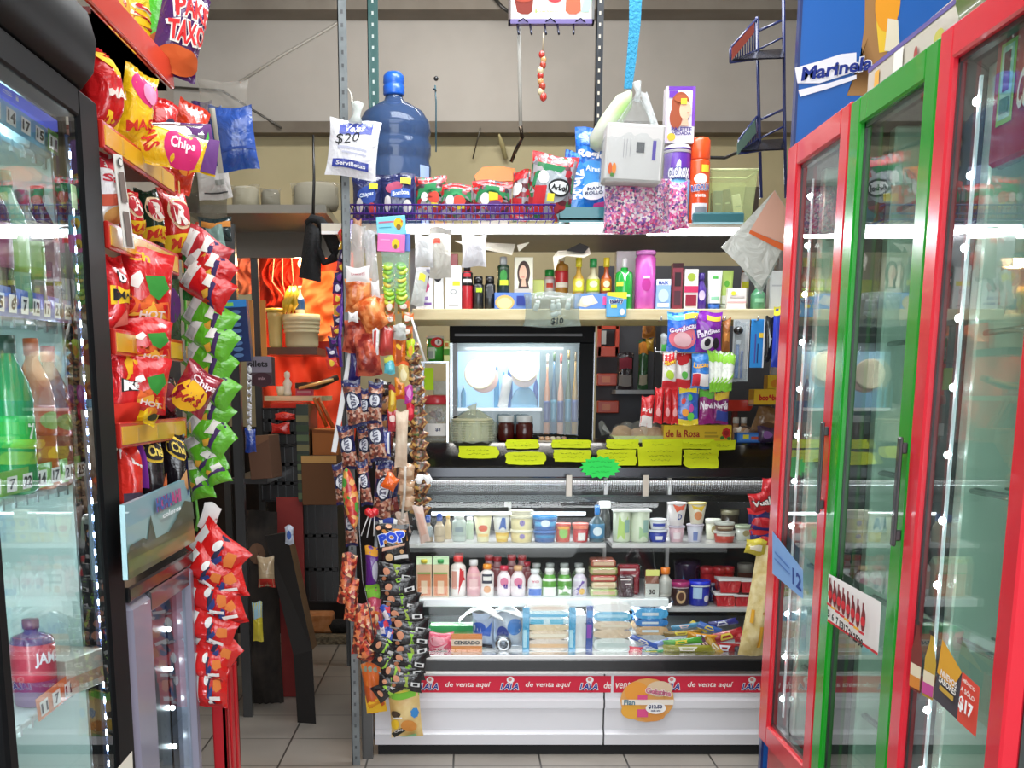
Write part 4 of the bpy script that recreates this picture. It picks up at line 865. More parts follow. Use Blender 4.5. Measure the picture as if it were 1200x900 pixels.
# water jug
JY = TY+.36; jx = xat(462, JY, 150); R = .128
top = zat(85, JY); Hj = top-TZ
prof = [(R*.86, 0), (R*.97, .012), (R, .03), (R, .05), (R*.965, .06), (R*.965, .065), (R, .08), (R, .20), (R*.955, .212), (R*.955, .222), (R, .235), (R, .262), (R*.955, .272), (R*.955, .282), (R, .295), (R*.97, .325), (R*.80, .355), (R*.5, .375), (R*.27, .388), (R*.23, .40), (R*.23, Hj-.055)]
k = (Hj-.055)/.42; prof = [(r, z*k if z < .41 else z) for r, z in prof]
jm = mat('3d5680', 'T66'); j = MB().lathe(prof, jm, 36)
c = MB().lathe([(R*.27, Hj-.075), (R*.29, Hj-.07), (R*.29, Hj-.045), (R*.26, Hj-.04), (R*.29, Hj-.035), (R*.28, Hj-.012), (R*.2, Hj)], mat('1f5fc4'), 20)
l = MB(); rf = lambda v: R*1.004
l.decal(cylS(rf, Hj, 2*R, .9), 2*R, Hj, [('r', -.05, .17, .18, .42, '9fb6e0:m'), ('r', -.05, .17, .0, .16, '27449a:m'), ('e', .06, .08, .08, .04, 'b9c8ea:m')])
put('water_jug', 'large translucent blue water jug with a bright blue cap on the top shelf', 'water jug', [('body', j), ('cap', c), ('label', l, 'blue and white label patches')], (jx, JY, TZ))
m = MB().lathe([(.03, 0), (.05, .01), (.055, .06), (.045, .1), (.035, .125), (.04, .13)], noisy('clay', 'a4764c', 'c09468', 12, .8), 18)
put('clay_pot', 'small brown clay pot partly hidden behind the water jug', 'pot', m, (xat(506, JY+.1, 190), JY+.1, TZ), scale=1.0)
# napkin bag hanging in front of the jug
Y = 3.80; x, z, w_, h = bb(380, 142, 441, 208, Y)
b = bag(w_, h*1.02, .05, 'e9e9ef:f', [('r', -.30, .36, .74, .96, '3c4aa4:f'), ('t', 'Velas', .02, .85, .13, 'f2f2f8:m', {'w': .4, 'sh': .3}), ('t', '$20', -.12, .66, .2, '16161a:m', {'w': .5, 'rot': 8, 'sh': .2, 'b': -.005}), ('r', -.3, .3, .46, .5, 'b9bcd0:m'), ('r', -.2, .3, .38, .41, 'b9bcd0:m'), ('r', -.38, .36, .13, .27, '3c4aa4:f'), ('t', 'Servilletas', 0, .2, .07, 'eef0fa:m', {'w': .6})], seal=.04)
b2 = MB().lathe([(.022, 0), (.012, .02), (.014, .035), (.02, .055), (.0, .062)], mat('dfe6e2', 't70'), 10, (0, 0, h*.98))
put('napkin_bag', 'white and blue napkin bag marked $20 knotted in clear plastic before the water jug', 'napkin pack', [('pack', b), ('knot', b2, 'twisted clear plastic knot')], (x, Y, z), Euler((0, math.radians(7), 0)))
put('hanging_string', 'short string holding the napkin bag to the grey slotted post', 'cord', MB().tube([at(413, 128, Y), at(412, 112, Y+.06), at(408, 104, 3.925)], .0025, 'd8d4c8', 5))
# purple wire basket tray with bags
BK = TY-.075
m = MB(); pc = mat('40207a', 'g'); x0, x1 = xat(410, BK, 250), xat(650, BK, 255); z0, z1 = TSZ+.002, zat(240, BK)
zt_l = z1
for zz_ in (z0, z0+.018, z1): m.tube([(x0, BK, zz_), (x1, BK, zz_)], .003, pc, 6)
x = x0
while x < x1: m.tube([(x, BK, z0), (x, BK, z1)], .0016, pc, 5); x += .0155
for xx_ in (x0, x1): m.tube([(xx_, BK, z1), (xx_, BK+.3, z1)], .003, pc, 6); m.tube([(xx_, BK, z0), (xx_, BK+.3, z0)], .003, pc, 6)
m.tube([(x0, BK+.3, z0), (x1, BK+.3, z0)], .003, pc, 6); x = x0
while x < x1: m.tube([(x, BK, z0), (x, BK+.3, z0)], .0016, pc, 5); x += .03
put('wire_basket', 'long purple wire basket along the left half of the lit top shelf', 'basket', m)
GB = z0+.004
def stand(x0, y0, x1, y1, Y, base, ops, label, zb=None, D=.05, name='candy_bag', cat='candy bag', group=None, rot=0, yaw=0, top=None, bot=None, seal=.06, back=None, seed=0, pitch=0):
    global N; N += 1
    cx = (x0+x1)/2; x, z, w_, h = bb(x0, y0, x1, y1, Y)
    if zb is not None: h = at(cx, y0, Y).z-zb; z = zb
    return put(name, label, cat, bag(w_, h, D, base, ops, top, bot, seal, seed or N, back), (x, Y, z), Euler((math.radians(pitch), math.radians(rot), math.radians(yaw))), group)
cand = bits('xmas', ['b01f2a', '8a8488', '1f6a3a', '8a2a38', 'a8a2a6', '5a1a26', '3a2a34'], 60)
nav = [('r', -.5, .5, .84, 1, '1d2450:f'), ('e', .0, .55, .34, .2, '2c4a9a:m'), ('t', 'Chispas', 0, .55, .12, 'dce6f6:m', {'w': .5, 'sh': .2}), ('r', .1, .4, .66, .78, 'e8d93a:m'), ('e', -.25, .3, .12, .16, 'd8d4d0:m'), ('e', .2, .25, .14, .14, 'c23a3a:m')]
stand(413, 206, 448, 256, BK+.05, '2a2f5c:f', nav, 'navy candy bag with a yellow price dot at the left end of the purple basket', GB)
stand(446, 204, 487, 256, BK+.05, '2b3060:f', [('r', -.5, .5, .86, 1, '1d2450:f'), ('e', -.1, .7, .26, .12, 'b04a68:m'), ('r', -.2, .4, .48, .64, '3f62b4:m'), ('t', 'Bombon', .1, .56, .1, 'e8eefa:m', {'w': .5}), ('r', .1, .4, .74, .88, 'e8d93a:m'), ('e', -.3, .35, .1, .2, 'e2dede:m'), ('e', .3, .3, .13, .14, 'd8d4d0:m')], 'navy candy bag second from the left in the purple basket', GB)
def xmas(big=False):
    o = [('r', -.5, .5, .84, 1, 'd02428:f'), ('p', [(-.46, .45), (-.4, .7), (-.15, .84), (.15, .84), (.42, .7), (.46, .45), (.3, .6), (0, .7), (-.3, .6)], '1f7a46:m'), ('e', -.2, .52, .12, .13, 'ece8e4:m'), ('e', .1, .5, .18, .14, 'd84a3a:m'), ('r', .02, .24, .28, .38, 'ecd83a:m')]
    if big: o = [('r', -.5, .5, .84, 1, 'd3222a:f'), ('p', [(-.48, .4), (-.42, .66), (-.2, .84), (.2, .84), (.45, .7), (.48, .45), (.3, .64), (0, .72), (-.3, .6)], '1f7446:m'), ('e', 0, .5, .38, .26, '9aa2a8:f'), ('e', -.22, .62, .12, .1, 'f0ecea:m'), ('r', -.38, -.12, .1, .5, 'c2242c:m'), ('e', .16, .5, .25, .15, '16181a:m'), ('e', .16, .5, .21, .115, 'd8dcdc:m'), ('t', 'Arbol', .16, .5, .12, '16181a:m', {'w': .36, 'b': .05}), ('r', -.08, .08, .26, .38, 'ecd83a:m')]
    return o
stand(486, 207, 524, 256, BK+.05, cand, xmas(), 'small red and green candy bag third from the left in the purple basket', GB, back='b8242c:f')
stand(514, 216, 556, 256, BK+.04, cand, xmas(), 'low red and green candy bag in the middle of the purple basket', GB, back='b8242c:f')
stand(553, 212, 601, 256, BK+.05, cand, xmas()[:-1]+[('r', -.1, .14, .5, .66, 'ecd83a:m'), ('e', .05, .34, .2, .14, '6a3a7a:m')], 'red and green candy bag with a yellow price square, below the orange tray', GB, back='b8242c:f')
stand(598, 200, 624, 256, BK+.08, cand, [('r', -.5, .5, .8, 1, 'd3222a:f'), ('e', 0, .62, .3, .12, 'e8e4e2:m'), ('r', -.3, .3, .1, .45, 'c2242c:m')], 'narrow red candy bag standing sideways beside the largest one', GB, yaw=-40, back='b8242c:f')
stand(613, 181, 668, 258, BK+.06, bits('xmas2', ['a01f2a', '7a767c', '1f6a3a', '98989e', 'a8a2a6', '5a1a26'], 50), xmas(True), 'largest red and green candy bag with an oval logo in the purple basket', GB, D=.06, rot=8, back='b8242c:f', seal=.05)
m = MB(); x, z, w_, h = bb(556, 187, 606, 208, BK+.16)
m.prism([(-w_*.45, 0), (w_*.45, 0), (w_*.5, h*.45), (w_*.46, h*.72), (w_*.1, h*.86), (-w_*.3, h*.8), (-w_*.5, h*.3)], -.05, .05, mat('e8791c', 'g'), 'y', True)
m.prism([(-w_*.5, -.04), (w_*.3, -.03), (w_*.45, 0), (-w_*.45, 0)], -.04, .05, mat('d42a22', 'g'), 'y')
m.box(-w_*.4, w_*.3, -.03, .04, -(z-TZ), -.03, mat('d8d0c4'))
put('plastic_tray', 'curved bright orange plastic tray lying above the candy bags', 'tray', m, (x, BK+.16+.12, z))
# zip bags box, toilet paper, teal tray
stand(650, 178, 684, 256, TY+.02, '2f86d8:f', [('r', -.5, .5, .88, 1, '1d4aa0:m'), ('t', 'Ziploc', .02, .55, .3, 'f4f6fa:m', {'rot': -72, 'w': 1.0, 'b': .04}), ('p', [(-.5, 0), (.2, 0), (-.5, .4)], 'd8b43a:m'), ('p', [(-.5, .4), (-.1, .3), (-.5, .65)], '3a9a6a:m')], 'light blue zip bag pack standing tilted beside the toilet paper', TZ, D=.03, name='zip_bag_pack', cat='bag pack', rot=8)
x, z, w_, h = bb(672, 150, 716, 246, TY+.05)
b = bag(w_, zat(150, TY+.05)-TZ, .09, '2a78d4:f', [('r', -.5, .5, .80, 1, '1f62c4:f'), ('e', 0, .45, .5, .2, '4a9ae4:m'), ('t', 'Regio', -.08, .70, .11, 'f6f6fa:m', {'w': .82, 'sh': .15, 'b': .04}), ('t', 'Aires', -.05, .56, .06, 'e4eefa:m', {'w': .4}), ('e', -.0, .33, .36, .09, 'f2f4f8:m'), ('t', 'MAXI', -.0, .355, .035, '1a2a5a:m', {'w': .4}), ('t', 'ROLLO', -.0, .31, .035, '1a2a5a:m', {'w': .5}), ('p', [(-.1, .0), (.34, .0), (.3, .22), (.0, .2)], 'e04a9a:m'), ('e', .36, .3, .1, .1, 'e8e4ee:m')], seed=5)
put('toilet_paper_pack', 'blue toilet paper pack with white lettering on the top shelf', 'toilet paper', b, (x, TY+.05, TZ))
x, z, w_, h = bb(652, 244, 712, 264, TY-.03)
put('teal_tray', 'flat teal plastic tray under the blue toilet paper pack', 'tray', MB().prism([(-w_/2, .022), (-w_/2+.01, 0), (w_/2-.01, 0), (w_/2, .022), (w_/2, .05), (w_/2-.006, .05), (w_/2-.012, .012), (-w_/2+.012, .012), (-w_/2+.006, .05), (-w_/2, .05)], 0, .045, mat('1f6a72', 'p'), 'y').box(-w_/2+.008, w_/2-.008, 0, .004, .006, .046, mat('1f6a72', 'p')), (x, TY-.03, TZ)) 
# blue strap from the ceiling with the hanging white pack
SY_ = 3.96
m = MB(); a = [at(p[0], p[1], SY_) for p in ((745, -4), (744, 30), (740, 70), (736, 104))]; w0 = 7/ppm(SY_)
q = []
for j, p in enumerate(a):
    q.append((p, w0*(1-.12*j)))
a0 = a[0].copy(); a0.z = ZC-.001; q.insert(0, (a0, w0))
for (p, ww), (p2, w2_) in zip(q, q[1:]):
    m.add([(p.x-ww, p.y, p.z), (p.x+ww, p.y, p.z), (p2.x+w2_, p2.y, p2.z), (p2.x-w2_, p2.y, p2.z), (p.x-ww, p.y+.004, p.z), (p.x+ww, p.y+.004, p.z), (p2.x+w2_, p2.y+.004, p2.z), (p2.x-w2_, p2.y+.004, p2.z)], [(0, 3, 2, 1), (4, 5, 6, 7), (0, 4, 7, 3), (1, 2, 6, 5), (0, 1, 5, 4), (2, 3, 7, 6)], '2d86ac:c')
put('hanging_strap', 'light blue strap hanging from the ceiling above the napkin block', 'strap', m)
PYY = 3.92
x, z, w_, h = bb(705, 149, 772, 216, PYY)
b = carton(w_, h, .11, mat('cbc8c6', 'm'), [('r', .30, .36, .38, .72, '4a32a0:m'), ('r', .02, .16, .5, .68, '4a4a4e:m'), ('r', -.2, -.19, .4, .72, 'a09ca0:m'), ('r', -.15, -.14, .4, .72, 'a09ca0:m'), ('r', -.09, -.08, .42, .72, 'a09ca0:m'), ('e', -.41, .2, .035, .1, 'c8603a:m'), ('e', -.34, .2, .035, .1, 'd8803a:m'), ('r', -.4, -.34, .06, .12, '4a7a3a:m')], bev=.006)
f = MB(); cl = mat('e6eaea', 't8')
def wrapfn(u, v):
    a = 2*PI*u; e = 1-v; r = 1.0 if v < .55 else (1-.86*((v-.55)/.45)**.8)
    ca, sa = math.cos(a), math.sin(a); k = 1/max(abs(ca), abs(sa))**.8
    return ((w_/2+.006)*ca*k*r+.004*math.sin(9*a), (.061)*sa*k*r+.003*math.sin(11*a), -.006+v*(h+.085)+.004*math.sin(7*a)*v)
f.grid(wrapfn, 36, 10, cl)
f.tube([(0, 0, h+.075), (.004, 0, h+.1), (-.004, 0, h+.13)], [.012, .008, .014], mat('dfe4e4', 't40'), 8)
put('napkin_block', 'white napkin block with an orange corner mark in a clear bag under the strap', 'napkin pack', [('pack', b), ('clear_bag', f)], (x, PYY, z), Euler((0, math.radians(3), 0)))
hang(757, 108, 765, 148, PYY+.02, 'd9dcdc:t60', [], 'clear plastic ribbon trailing beside the knot above the napkin block', 'plastic_ribbon', 'ribbon', D=.004, rot=-22)
# pale green roll bag leaning
a, b_ = at(700, 168, TY+.0), at(732, 118, TY-.02)
m = MB().tube([a+(b_-a)*(-.15), a, a+(b_-a)*.5, b_, b_+(b_-a)*.22], [.014, .034, .036, .030, .006], noisy('palegreen', 'a8d080', 'c8c6c0', 9, .4), 14)
put('plastic_roll', 'pale green and white rolled plastic bag leaning above the toilet paper', 'roll', m)
# pink confetti bags
conf = bits('confetti', ['e06aa8', 'e8a0c4', 'c84a7a', '7a4a9a', 'e8dcd8', 'd8508a', '9a5ab0', 'f0e0e8', '4a3a6a', 'e89ab8'], 150, .5, .5)
m = bag(W2(78, 3.98), zat(208, 3.98)-zat(274, 3.98), .07, conf, [], seal=.02, top=conf, seed=4)
x, z, _, _ = bb(706, 210, 784, 274, 3.98)
f = bag(W2(80, 3.98), .25, .074, mat('e6e6ea', 't12'), [], seal=.02, seed=4)
put('confetti_bag', 'large clear bag of pink and purple confetti hanging over the lit shelf edge', 'confetti bag', [('confetti', m), ('clear_bag', f)], (x, 3.98, z))
x, z, _, _ = bb(783, 214, 808, 268, 4.0)
put('confetti_bag', 'narrow bag of pink confetti beside the larger one on the top shelf', 'confetti bag', bag(W2(26, 4.0), zat(212, 4.0)-zat(268, 4.0), .05, conf, [], seal=.02, seed=9), (x, 4.02, z), Euler((0, math.radians(-4), 0)))
# hair dye box, wipes, spray
x, z, w_, h = bb(777, 110, 811, 176, TY+.05); zb = z
wz = zat(170, TY+.05)-TZ
wipe = [('body', MB().lathe([(.041, 0), (.044, .006), (.044, wz-.03), (.041, wz-.026)], mat('5a2a9a'), 24)), ('cap', MB().lathe([(.045, wz-.028), (.045, wz-.012), (.040, wz-.004), (.0, wz)], 'e9e9ee', 24).lathe([(.0455, wz-.02), (.0455, wz-.014)], '4a2a90', 24))]
lb_ = MB().lathe([(.0446, .01), (.0446, wz*.56)], '6aa8d8', 24); lb_.lathe([(.0449, wz*.18), (.0449, wz*.42)], 'dfe4ea', 24) if False else None
lb_.decal(cylS(lambda v: .045, wz, .09), .09, wz, [('p', [(-.4, .62), (0, .80), (.4, .62), (.4, .52), (-.4, .52)], 'e4e6ee:m'), ('t', 'CLOROX', 0, .63, .13, 'f4f4fa:m', {'w': .8, 'o': '2a3a8a:m', 'b': .05}), ('e', 0, .18, .3, .1, 'c0d8f0:m')])
wipe.append(('label', lb_, 'label with white lettering'))
put('wipes_canister', 'purple and white cleaning wipes canister on the top shelf', 'canister', wipe, (x, TY+.05, TZ))
H_ = zb-TZ
b = carton(w_, h, .055, mat('e6e0ea'), [('r', -.5, .5, .93, 1, '6a34a8:m'), ('r', .40, .5, .3, 1, '7a44b4:m'), ('r', -.5, -.42, 0, 1, 'c8b8dc:m'), ('t', 'Dye', -.28, .87, .05, 'f4eef8:m'), ('r', -.40, -.1, .8, .92, '6a34a8:m'), ('e', .0, .66, .32, .24, '9a4a2c:m'), ('e', -.15, .45, .22, .2, '9a4a2c:m'), ('e', .16, .58, .2, .17, 'e2b498:m'), ('p', [(.1, .44), (.25, .42), (.3, .3), (.0, .3)], 'dcab90:m'), ('e', .02, .78, .24, .07, 'a8542e:m'), ('r', .0, .2, .68, .78, 'ece23a:m'), ('r', .22, .3, .52, .535, 'b84a4a:m'), ('t', 'PALETTE', .05, .24, .07, '3a2a7a:m', {'w': .7}), ('t', 'VEDADA', .05, .165, .06, '3a2a7a:m', {'w': .66}), ('e', -.3, .1, .14, .07, 'd8b43a:m')])
put('hair_dye_box', 'lilac hair dye box with a redhead woman standing on the wipes canister', 'box', b, (x, TY+.05, TZ+wz+.0005))
x, z, w_, h = bb(805, 162, 830, 250, TY+.05); Hh = zat(162, TY+.05)-TZ
p_ = [('body', MB().lathe([(.033, 0), (.035, .005), (.035, Hh*.72), (.031, Hh*.755)], 'e2501c:g', 24)), ('cap', MB().lathe([(.032, Hh*.74), (.034, Hh*.76), (.033, Hh*.97), (.026, Hh)], 'ea4f1a', 24))]
l = MB().decal(cylS(lambda v: .0355, Hh, .07), .07, Hh, [('r', .02, .42, .60, .68, 'ecd83a:m'), ('e', .0, .52, .32, .06, 'f0e8e0:m'), ('t', 'RAIDOLIN', 0, .42, .07, '2a4aa0:m', {'w': .85, 'o': 'f2eeea:m', 'rot': 6}), ('r', -.35, .35, .05, .24, 'd8d8dc:m'), ('r', -.2, .3, .08, .2, '7a8088:m'), ('t', 'mata', 0, .33, .04, 'f4ece4:m')])
p_.append(('label', l, 'printed front with yellow price square'))
put('spray_can', 'orange aerosol spray can standing beside the purple wipes canister', 'spray can', p_, (x, TY+.05, TZ))
# pale green basket with boxes
x, z, w_, h = bb(829, 200, 886, 252, TY+.08); hb = zat(200, TY+.08)-TZ
gm_ = mat('dde6b4', 'T20'); m = MB()
m.prism([(-w_*.40, 0), (w_*.36, 0), (w_*.46, hb*.92), (w_*.5, hb), (-w_*.5, hb), (-w_*.48, hb*.92)], -.003, 0, gm_, 'y')
m.prism([(-w_*.40, 0), (w_*.36, 0), (w_*.46, hb*.92), (-w_*.48, hb*.92)], .16, .163, gm_, 'y')
for s_ in (-1, 1): m.add([(s_*w_*.38, 0, 0), (s_*w_*.38, .16, 0), (s_*w_*.47, .16, hb*.92), (s_*w_*.47, 0, hb*.92)], [(0, 1, 2, 3)], gm_)
m.box(-w_*.38, w_*.36, 0, .16, .0, .004, gm_); m.tube([(-w_*.5, 0, hb), (w_*.5, 0, hb), (w_*.48, .16, hb), (-w_*.48, .16, hb)], .004, mat('d6dcae', 't85'), 6, True, True)
put('plastic_basket', 'pale green see-through plastic basket at the right end of the top shelf', 'basket', m, (x, TY+.06, TZ))
for k, (dx, ww, hh, c, l_, r_) in enumerate(((-.045, .032, .11, '3a5a72', 'dark blue-grey box standing upright in the pale green basket', 0), (-.005, .026, .115, '2c3034', 'black slim box in the middle of the pale green basket', -6), (.034, .03, .10, 'e2e2dc', 'white slim box leaning at the right of the pale green basket', -12))):
    put('small_box', l_, 'box', carton(ww, hh, .05, mat(c), [('r', -.35, .35, .1, .3, 'c88a6a:m'), ('r', -.3, .3, .6, .64, 'a8b0b4:m')]), (x+dx, TY+.12, TZ+.006), Euler((0, math.radians(r_), 0)))
x, z, w_, h = bb(812, 250, 872, 262, TY+.0)
put('teal_strip', 'long flat teal tray in front of the green basket', 'tray', MB().box(-w_/2, w_/2, 0, .05, 0, .034, mat('2a5f66', 'p'), .004).box(-w_/2+.01, w_/2-.01, .006, .044, .028, .035, '1a3f44'), (x+.0, TY-.0, TZ))
# ---------------------------------------------------------------- framed drinks picture with hooks
Y = 3.9; x, z, w_, h = bb(598, -22, 694, 23, Y)
m = MB().box(-w_/2, w_/2, 0, .02, 0, h, mat('efece4'), .003)
fr_ = MB().box(-w_/2-.006, w_/2+.006, -.004, .024, -.012, 0.0, mat('5a4a8a')).box(-w_/2-.006, -w_/2, -.004, .024, -.012, h, mat('4a3a3a')).box(w_/2, w_/2+.006, -.004, .024, -.012, h, mat('5a5a5a'))
m.decal(lambda u, v, o: (u*w_, -.0003-o, v*h), w_, h, [('p', [(-.46, .6), (-.42, .2), (-.36, .14), (-.28, .14), (-.23, .22), (-.22, .6)], '7a2a1e:m'), ('e', -.34, .55, .11, .1, '9a3a26:m'), ('e', .04, .68, .12, .24, 'd8343c:m'), ('p', [(.18, .7), (.17, .22), (.22, .14), (.3, .14), (.36, .22), (.35, .7)], 'd85a3e:m'), ('p', [(.36, .2), (.46, .2), (.5, .6), (.4, .6)], '9adab4:m'), ('t', 'aguas frescas', -.05, .2, .07, 'a8925a:m', {'w': .26}), ('r', -.2, -.18, .16, .26, '8aa04a:m')])
put('drinks_picture', 'white framed picture of red drink glasses at the top centre', 'picture', [('panel', m), ('frame', fr_)], (x, Y, z))
m = MB(); zt_ = zat(24, Y)
hk = mat('2a2c36', 'k')
m.tube([at(606, 26, Y+.01), at(690, 27, Y+.01)], .003, hk, 6)
for px in (606, 621, 638, 653, 672): a = at(px, 26, Y+.01); b_ = at(px+(2 if px != 672 else 0), 40, Y-.05); m.tube([a, (a+b_)/2+Vector((0, -.01, -.01)), b_], .0032, hk, 6)
for px in (613, 645, 680): a = at(px-8, 27, Y); b_ = at(px+8, 28, Y); m.tube([a, (a+b_)/2+Vector((0, -.01, .012)), b_], .002, hk, 5)
put('hook_rail', 'dark rail of small metal hooks under the framed drinks picture', 'hook rail', m)
m = MB(); a, b_ = at(637, 38, Y-.02), at(636, 62, Y-.02); m.tube([a, b_], .002, 'a89a80', 5)
for k in range(9):
    c = at(636+random.uniform(-3, 3), 64+k*6.2, Y-.02); m.ball(c, .009+.002*random.random(), ('c8382e', 'd8a068', 'b8402e', 'd8c8a0')[k % 4]+':f', 8, 1.2)
put('candy_string', 'short string of red and tan wrapped candies hanging from the hook rail', 'candy string', m)
m = MB().tube([at(608, 26, Y+.03), at(609, 90, Y+.03), at(610, 148, Y+.03)], .0065, noisy('tubegrey', '8d8a84', 'a9a69e', 6, .5), 6).tube([at(610, 148, Y+.03), at(612, 160, Y+.03), at(603, 180, TY+.3), at(599, 190, TY+.3)], .007, mat('4c4238', 'k'), 6)
put('hanging_rod', 'thin grey rod running down from the hook rail to the shelf', 'rod', m)
put('blue_wire', 'thin blue-green wire with a dark tip rising beside the water jug', 'wire', MB().tube([at(511, 178, TY+.2), at(511, 120, TY+.2), at(510, 100, TY+.2)], .0028, '2f5560', 5).ball(at(511, 92, TY+.2), .008, '16161a', 8).tube([at(511, 106, TY+.2), at(508, 104, TY+.18)], .003, '1e2c3a', 5))
put('tan_wire', 'short dark wire slanting down the wall left of the hanging rod', 'wire', MB().tube([at(563, 150, 6.49), at(554, 186, 6.57)], .004, '4a4438', 5))
put('tan_wire', 'short tan wire with a thick end on the wall beside the hanging rod', 'wire', MB().tube([at(585, 158, 6.49), at(588, 168, 6.55), at(593, 186, 6.57)], [.006, .014, .012], 'b3a87a', 6))
# ---------------------------------------------------------------- dark blue wire rack at upper right
Y = 3.62; bl = mat('232c5e', 'g'); m = MB()
pA = lambda px, py, Yo=0: at(px, py, Y+Yo)
m.tube([pA(887, 20), pA(889, 120), pA(892, 232)], .005, bl, 6); m.tube([pA(918, -10), pA(919, 120), pA(921, 232)], .005, bl, 6)
tr = []
for (yt, yb_, yl, x0_, x1_) in ((22, 45, 73, 856, 887), (137, 150, 180, 866, 887)):
    t = MB(); F = [pA(x1_, yt), pA(x0_+2, yl-22, -.0), pA(x0_+2, yl), pA(x1_, yb_+25 if False else yb_)]
    a, b_, c, d = pA(x1_, yt), pA(918, yt+2, .22), pA(856 if x0_ < 860 else 866, yl-12, -.05), pA(x0_, yl, -.05)
    base = [pA(x1_, yb_+10), pA(918, yb_+4), pA(918, yb_+30, .0), pA(x0_, yl, -.12)]
    t.tube([pA(x1_, yt), pA(x0_, yl-16, -.12)], .004, bl, 6); t.tube([pA(x1_, yb_+14), pA(x0_, yl, -.12)], .004, bl, 6); t.tube([pA(x0_, yl-16, -.12), pA(x0_, yl, -.12)], .004, bl, 6)
    for k in range(12):
        u = k/11; p = pA(x1_, yt)*(1-u)+pA(x0_, yl-16, -.12)*u; q_ = pA(x1_, yb_+14)*(1-u)+pA(x0_, yl, -.12)*u; t.tube([p, q_], .0018, bl, 5)
    t.tube([pA(x1_, yb_-8), pA(919, yb_-22, .02)], .004, bl, 6); t.tube([pA(x0_, yl, -.12), pA(919, yl-8, .05)], .004, bl, 6); t.tube([pA(x1_, yb_+14), pA(919, yb_-2)], .003, bl, 6)
    P = [pA(x0_+2, yl-2, -.12), pA(x1_, yb_+16), pA(919, yb_+14, .02), pA(919, yl-4, -.08)]
    t.add([tuple(v) for v in P]+[tuple(v+Vector((0, 0, .004))) for v in P], [(0, 1, 2, 3), (7, 6, 5, 4), (0, 4, 5, 1), (1, 5, 6, 2), (2, 6, 7, 3), (3, 7, 4, 0)], '3b3c4c:k')
    tr.append(('tray', t))
put('wire_rack', 'dark blue wire rack with two slanting trays beside the blue advertising board', 'rack', [('post', m)]+tr)
P = [pA(858, 56, -.14), pA(884, 26, -.03), pA(884, 38, -.03), pA(858, 70, -.14)]
m = MB(); m.add([tuple(v) for v in P]+[tuple(v+Vector((0, .004, 0))) for v in P], [(0, 3, 2, 1), (4, 5, 6, 7), (0, 1, 5, 4), (1, 2, 6, 5), (2, 3, 7, 6), (3, 0, 4, 7)], 'a5483a:m'); 
put('shelf_label', 'reddish card strip on the upper tray of the dark blue wire rack', 'label', m)
P = [pA(864, 168, -.14), pA(885, 140, -.03), pA(886, 156, -.03), pA(864, 182, -.14)]
m = MB(); m.add([tuple(v) for v in P]+[tuple(v+Vector((0, .004, 0))) for v in P], [(0, 3, 2, 1), (4, 5, 6, 7), (0, 1, 5, 4), (1, 2, 6, 5), (2, 3, 7, 6), (3, 0, 4, 7)], '5f7f74:m')
put('shelf_label', 'greenish card strip on the lower tray of the dark blue wire rack', 'label', m)
put('cable_loop', 'black cable running behind the wire rack above the green basket', 'cable', MB().tube([at(800, 184, 4.5), at(850, 185, 4.5), at(870, 176, 4.3), at(884, 168, 4.1)], .006, '1b1b1c', 6))
put('dark_box', 'dark brown box on the top shelf behind the green basket', 'box', carton(W2(34, 4.4), .15, .15, '33261f:m', [('r', -.5, -.42, 0, 1, '6a4a30:m')]), (xat(868, 4.4, 190), 4.4, TZ))
# translucent paper sheet hanging near the far cooler
Y = 3.7; P = [at(a, b_, Y) for a, b_ in ((908, 223), (845, 290), (893, 336), (933, 262))]
m = MB(); m.add([tuple(v) for v in P]+[(v.x, v.y+.003, v.z) for v in P], [(0, 1, 2, 3), (7, 6, 5, 4), (0, 4, 5, 1), (1, 5, 6, 2), (2, 6, 7, 3), (3, 7, 4, 0)], mat('d4d6cf', 't78'))
S = lambda u, v, o: tuple(at(845+(u+.5)*88, 336-v*113, Y-.001-o)); m.decal(S, .3, .33, [('p', [(.21, 1.0-.0), (-.11, .59), (.5, .40), (.5, .65)], 'd9a893:m'), ('p', [(-.11, .59), (-.13, .555), (.42, .33), (.46, .40)], 'd8642e:m')])
put('hanging_sheet', 'translucent sheet with orange stripe hanging by one corner next to the far cooler', 'sheet', m)
put('hanging_sheet', 'smaller clear plastic sheet hanging below the orange striped one', 'sheet', (lambda m, P: m.add([tuple(v) for v in P]+[(v.x, v.y+.003, v.z) for v in P], [(0, 1, 2, 3), (7, 6, 5, 4), (0, 4, 5, 1), (1, 5, 6, 2), (2, 6, 7, 3), (3, 7, 4, 0)], mat('ccd6d0', 't45')))(MB(), [at(a, b_, 3.76) for a, b_ in ((872, 262), (856, 296), (892, 345), (914, 300))]))
# ================================================================== THINGS ON THE WOODEN SHELF
SZ2 = BSZ+.0006; FY = BY+.05; BKY = BY+.17
def px_box(x0, x1, ytop, Y, base, ops, label, D=.05, side=None, zb=None, name='box', cat='box', yaw=0, tilt=0, group=None, z_extra=0):
    x, z, w_, h = bb(x0, ytop, x1, 360, Y); zb = SZ2 if zb is None else zb; h = at((x0+x1)/2, ytop, Y).z-zb
    return put(name, label, cat, carton(w_, h, D, M_(base), ops, side), (x, Y, zb), Euler((0, math.radians(tilt), math.radians(yaw))), group)
def px_bot(cx, wpx, ytop, Y, parts_fn, label, zb=None, name='bottle', cat='bottle', group=None):
    zb = SZ2 if zb is None else zb; H = at(cx, ytop, Y).z-zb; x = at(cx, ytop, Y).x; R = wpx/2/ppm(Y, 350)
    return put(name, label, cat, parts_fn(R, H), (x, Y, zb), group=group)
